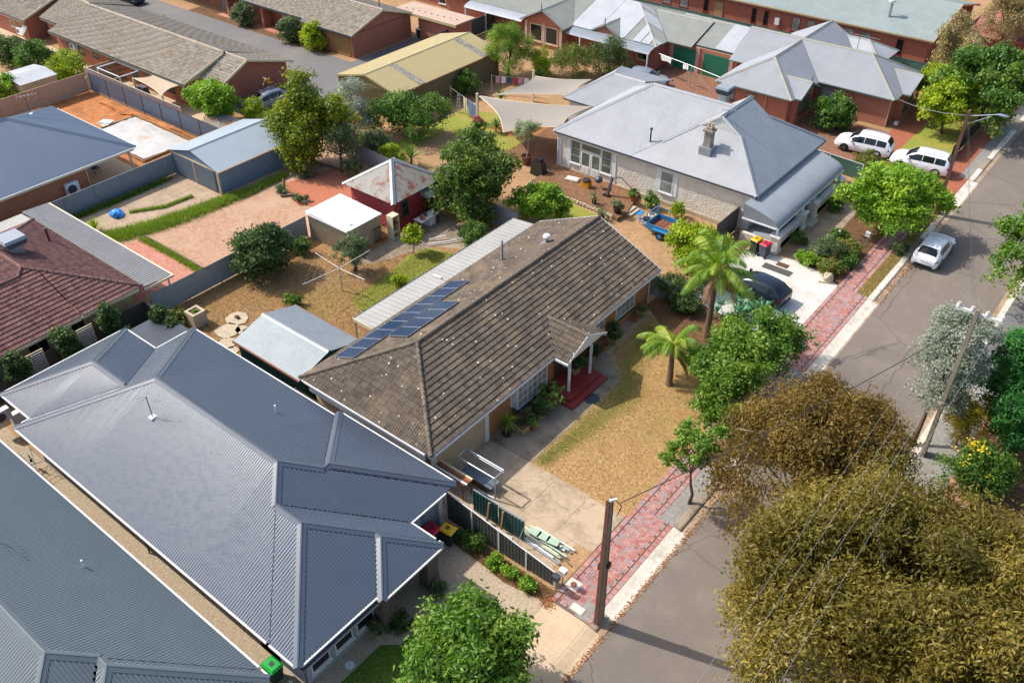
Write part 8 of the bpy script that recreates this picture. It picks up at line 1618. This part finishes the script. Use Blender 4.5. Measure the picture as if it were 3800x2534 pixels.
# builder's clutter on the driveway
o = thing('steel_frame', 'galvanised tube frame standing on the driveway', 'frame', (-20.8, 23.3, 0))
for a, b in (((-22.0, 23.0, 0), (-22.0, 23.0, 1.5)), ((-19.6, 23.0, 0), (-19.6, 23.0, 1.5)), ((-22.0, 23.7, 1.5), (-19.6, 23.7, 1.5)), ((-22.0, 23.0, 1.5), (-19.6, 23.0, 1.5)), ((-22.0, 23.0, 1.5), (-22.0, 23.7, 1.5)), ((-19.6, 23.0, 1.5), (-19.6, 23.7, 1.5)), ((-22.0, 23.7, 1.35), (-19.6, 23.7, 1.35)), ((-19.6, 23.0, .1), (-20.6, 22.9, .1))): MB().tube([a, b], .04, 8).build('tube', M_STEEL, o)
o = thing('slate_board', 'dark slate coloured board lying below the steel frame', 'board', (-20.8, 23.4, 0)); MB().box(-21.9, -19.9, 23.05, 23.75, .45, .5).build('board', plain("slate_board", '5d6870', .5), o); MB().box(-21.6, -20.2, 23.1, 23.7, .012, .45).build('support', M_PALING, o)
o = thing('rusty_rack', 'rusty steel rack loaded with offcuts behind the garage roof', 'rack', (-21.4, 22.3, 0))
for a, b in (((-22.4, 22.0, 0), (-22.4, 22.0, 1.1)), ((-20.8, 22.0, 0), (-20.8, 22.0, 1.1)), ((-20.8, 22.6, 0), (-20.8, 22.6, 1.1)), ((-22.4, 22.6, 0), (-22.4, 22.6, 1.1)), ((-22.5, 22.0, 1.1), (-20.7, 22.0, 1.1)), ((-22.5, 22.6, 1.1), (-20.7, 22.6, 1.1)), ((-20.8, 22.0, 1.1), (-20.8, 22.6, 1.1))): MB().bar(a, b, .05).build('angle_iron', M_RUST, o)
for k, (y, z, m) in enumerate(((22.1, 1.16, M_WHITEW), (22.25, 1.17, M_RUST), (22.4, 1.16, M_TERRA), (22.5, 1.2, M_CREAM))): MB().bar((-22.9, y, z), (-20.6, y, z), .1, .05).build('offcut', m, o)
o = thing('teal_sheet_screen', 'upright teal corrugated sheets propped along the fence', 'screen', (-18.3, 21.75, 0)); clad_box(o, -20.0, -18.45, 21.85, 21.86, .05, 1.4, M_TEAL, 'rib', 'sheet', faces=('y0',)); clad_box(o, -18.4, -16.85, 21.83, 21.84, .05, 1.38, M_TEAL, 'rib', 'sheet', faces=('y0',)); MB().bar((-20.0, 21.9, 1.4), (-16.85, 21.88, 1.38), .05).build('top_rail', M_STEEL, o)
for x in (-18.95, -18.1): MB().bar((x, 21.6, 0), (x+.02, 21.78, 1.3), .09).build('prop', M_TIMBER, o)
MB().bar((-16.9, 21.3, .3), (-16.85, 21.8, 1.1), .03).build('brace', M_STEEL, o)
o = thing('block_stack', 'stack of grey concrete blocks behind the charcoal fence', 'blocks', (-18.5, 21.3, 0)); rg = random.Random(4)
for k in range(12): x = -19.0+(k % 6)*.3; MB().box(x, x+.28, 21.1, 21.45, (k//6)*.2, (k//6)*.2+.19+.05*rg.random(), rg.uniform(-.15, .15)).build('block', M_STONE, o)
o = thing('material_pile', 'pile of metal lengths and pale green boards by the drive', 'building materials', (-15.9, 22.3, 0)); rg = random.Random(8)
for k in range(14): y = 21.9+.07*k; z = .08+.05*(k % 4); x0 = -17.2+rg.uniform(-.3, .3); MB().bar((x0, y, z), (x0+rg.uniform(1.8, 2.6), y-.05+rg.uniform(-.1, .1), z), .09, .04).build('length', (M_STEEL, M_WHITEW, plain("pale_green_board", 'a5b8a0', .6) if 'pale_green_board' not in MATS else MATS['pale_green_board'], M_CREAM)[k % 4], o)
for k in range(3): MB().box(-17.0+.5*k, -16.4+.5*k, 22.2+.05*k, 22.6+.05*k, .28, .33, .1*k).build('board', MATS['pale_green_board'], o)
o = thing('loose_timbers', 'dark timber lengths lying on the drive near the footpath', 'timber', (-15.0, 22.0, 0)); MB().bar((-15.6, 21.95, .05), (-14.4, 21.75, .05), .06).build('length', M_PALING, o); MB().bar((-15.3, 22.3, .05), (-14.3, 22.05, .05), .05).build('length', M_PALING, o)
o = thing('downlight_board', 'drying frame of slats hung with a white towel below the charcoal eave', 'drying rack', (-39.0, 10.0, 0)); 
for k in range(5): MB().bar((-39.8+.35*k, 9.75, .9), (-39.8+.35*k, 10.3, .9), .02).build('rod', M_STEEL, o)
MB().bar((-39.9, 9.75, .9), (-38.3, 9.75, .9), .025).bar((-39.9, 10.3, .9), (-38.3, 10.3, .9), .025).bar((-39.8, 9.75, 0), (-38.4, 10.3, .9), .025).bar((-38.4, 9.75, 0), (-39.8, 10.3, .9), .025).build('frame', M_DARKTRIM, o)
cloth('teal cloth over the side passage drying rack', ((-39.6, 10.0, .92), (-39.1, 10.0, .92), .5), M_TEAL)
o = thing('hose_reel', 'green hose reel in the side passage below the green bin', 'hose reel', (-19.3, 10.1, 0)); MB().tube([(-19.3+.2*math.cos(a), 10.0+.004*a, .5+.2*math.sin(a)) for a in np.linspace(0, 25, 60)], .018, 5).build('hose', M_GREEN, o); MB().box(-19.45, -19.15, 10.0, 10.1, .2, .75).build('bracket', M_BINGREEN, o)
print("objects", len(bpy.data.objects))
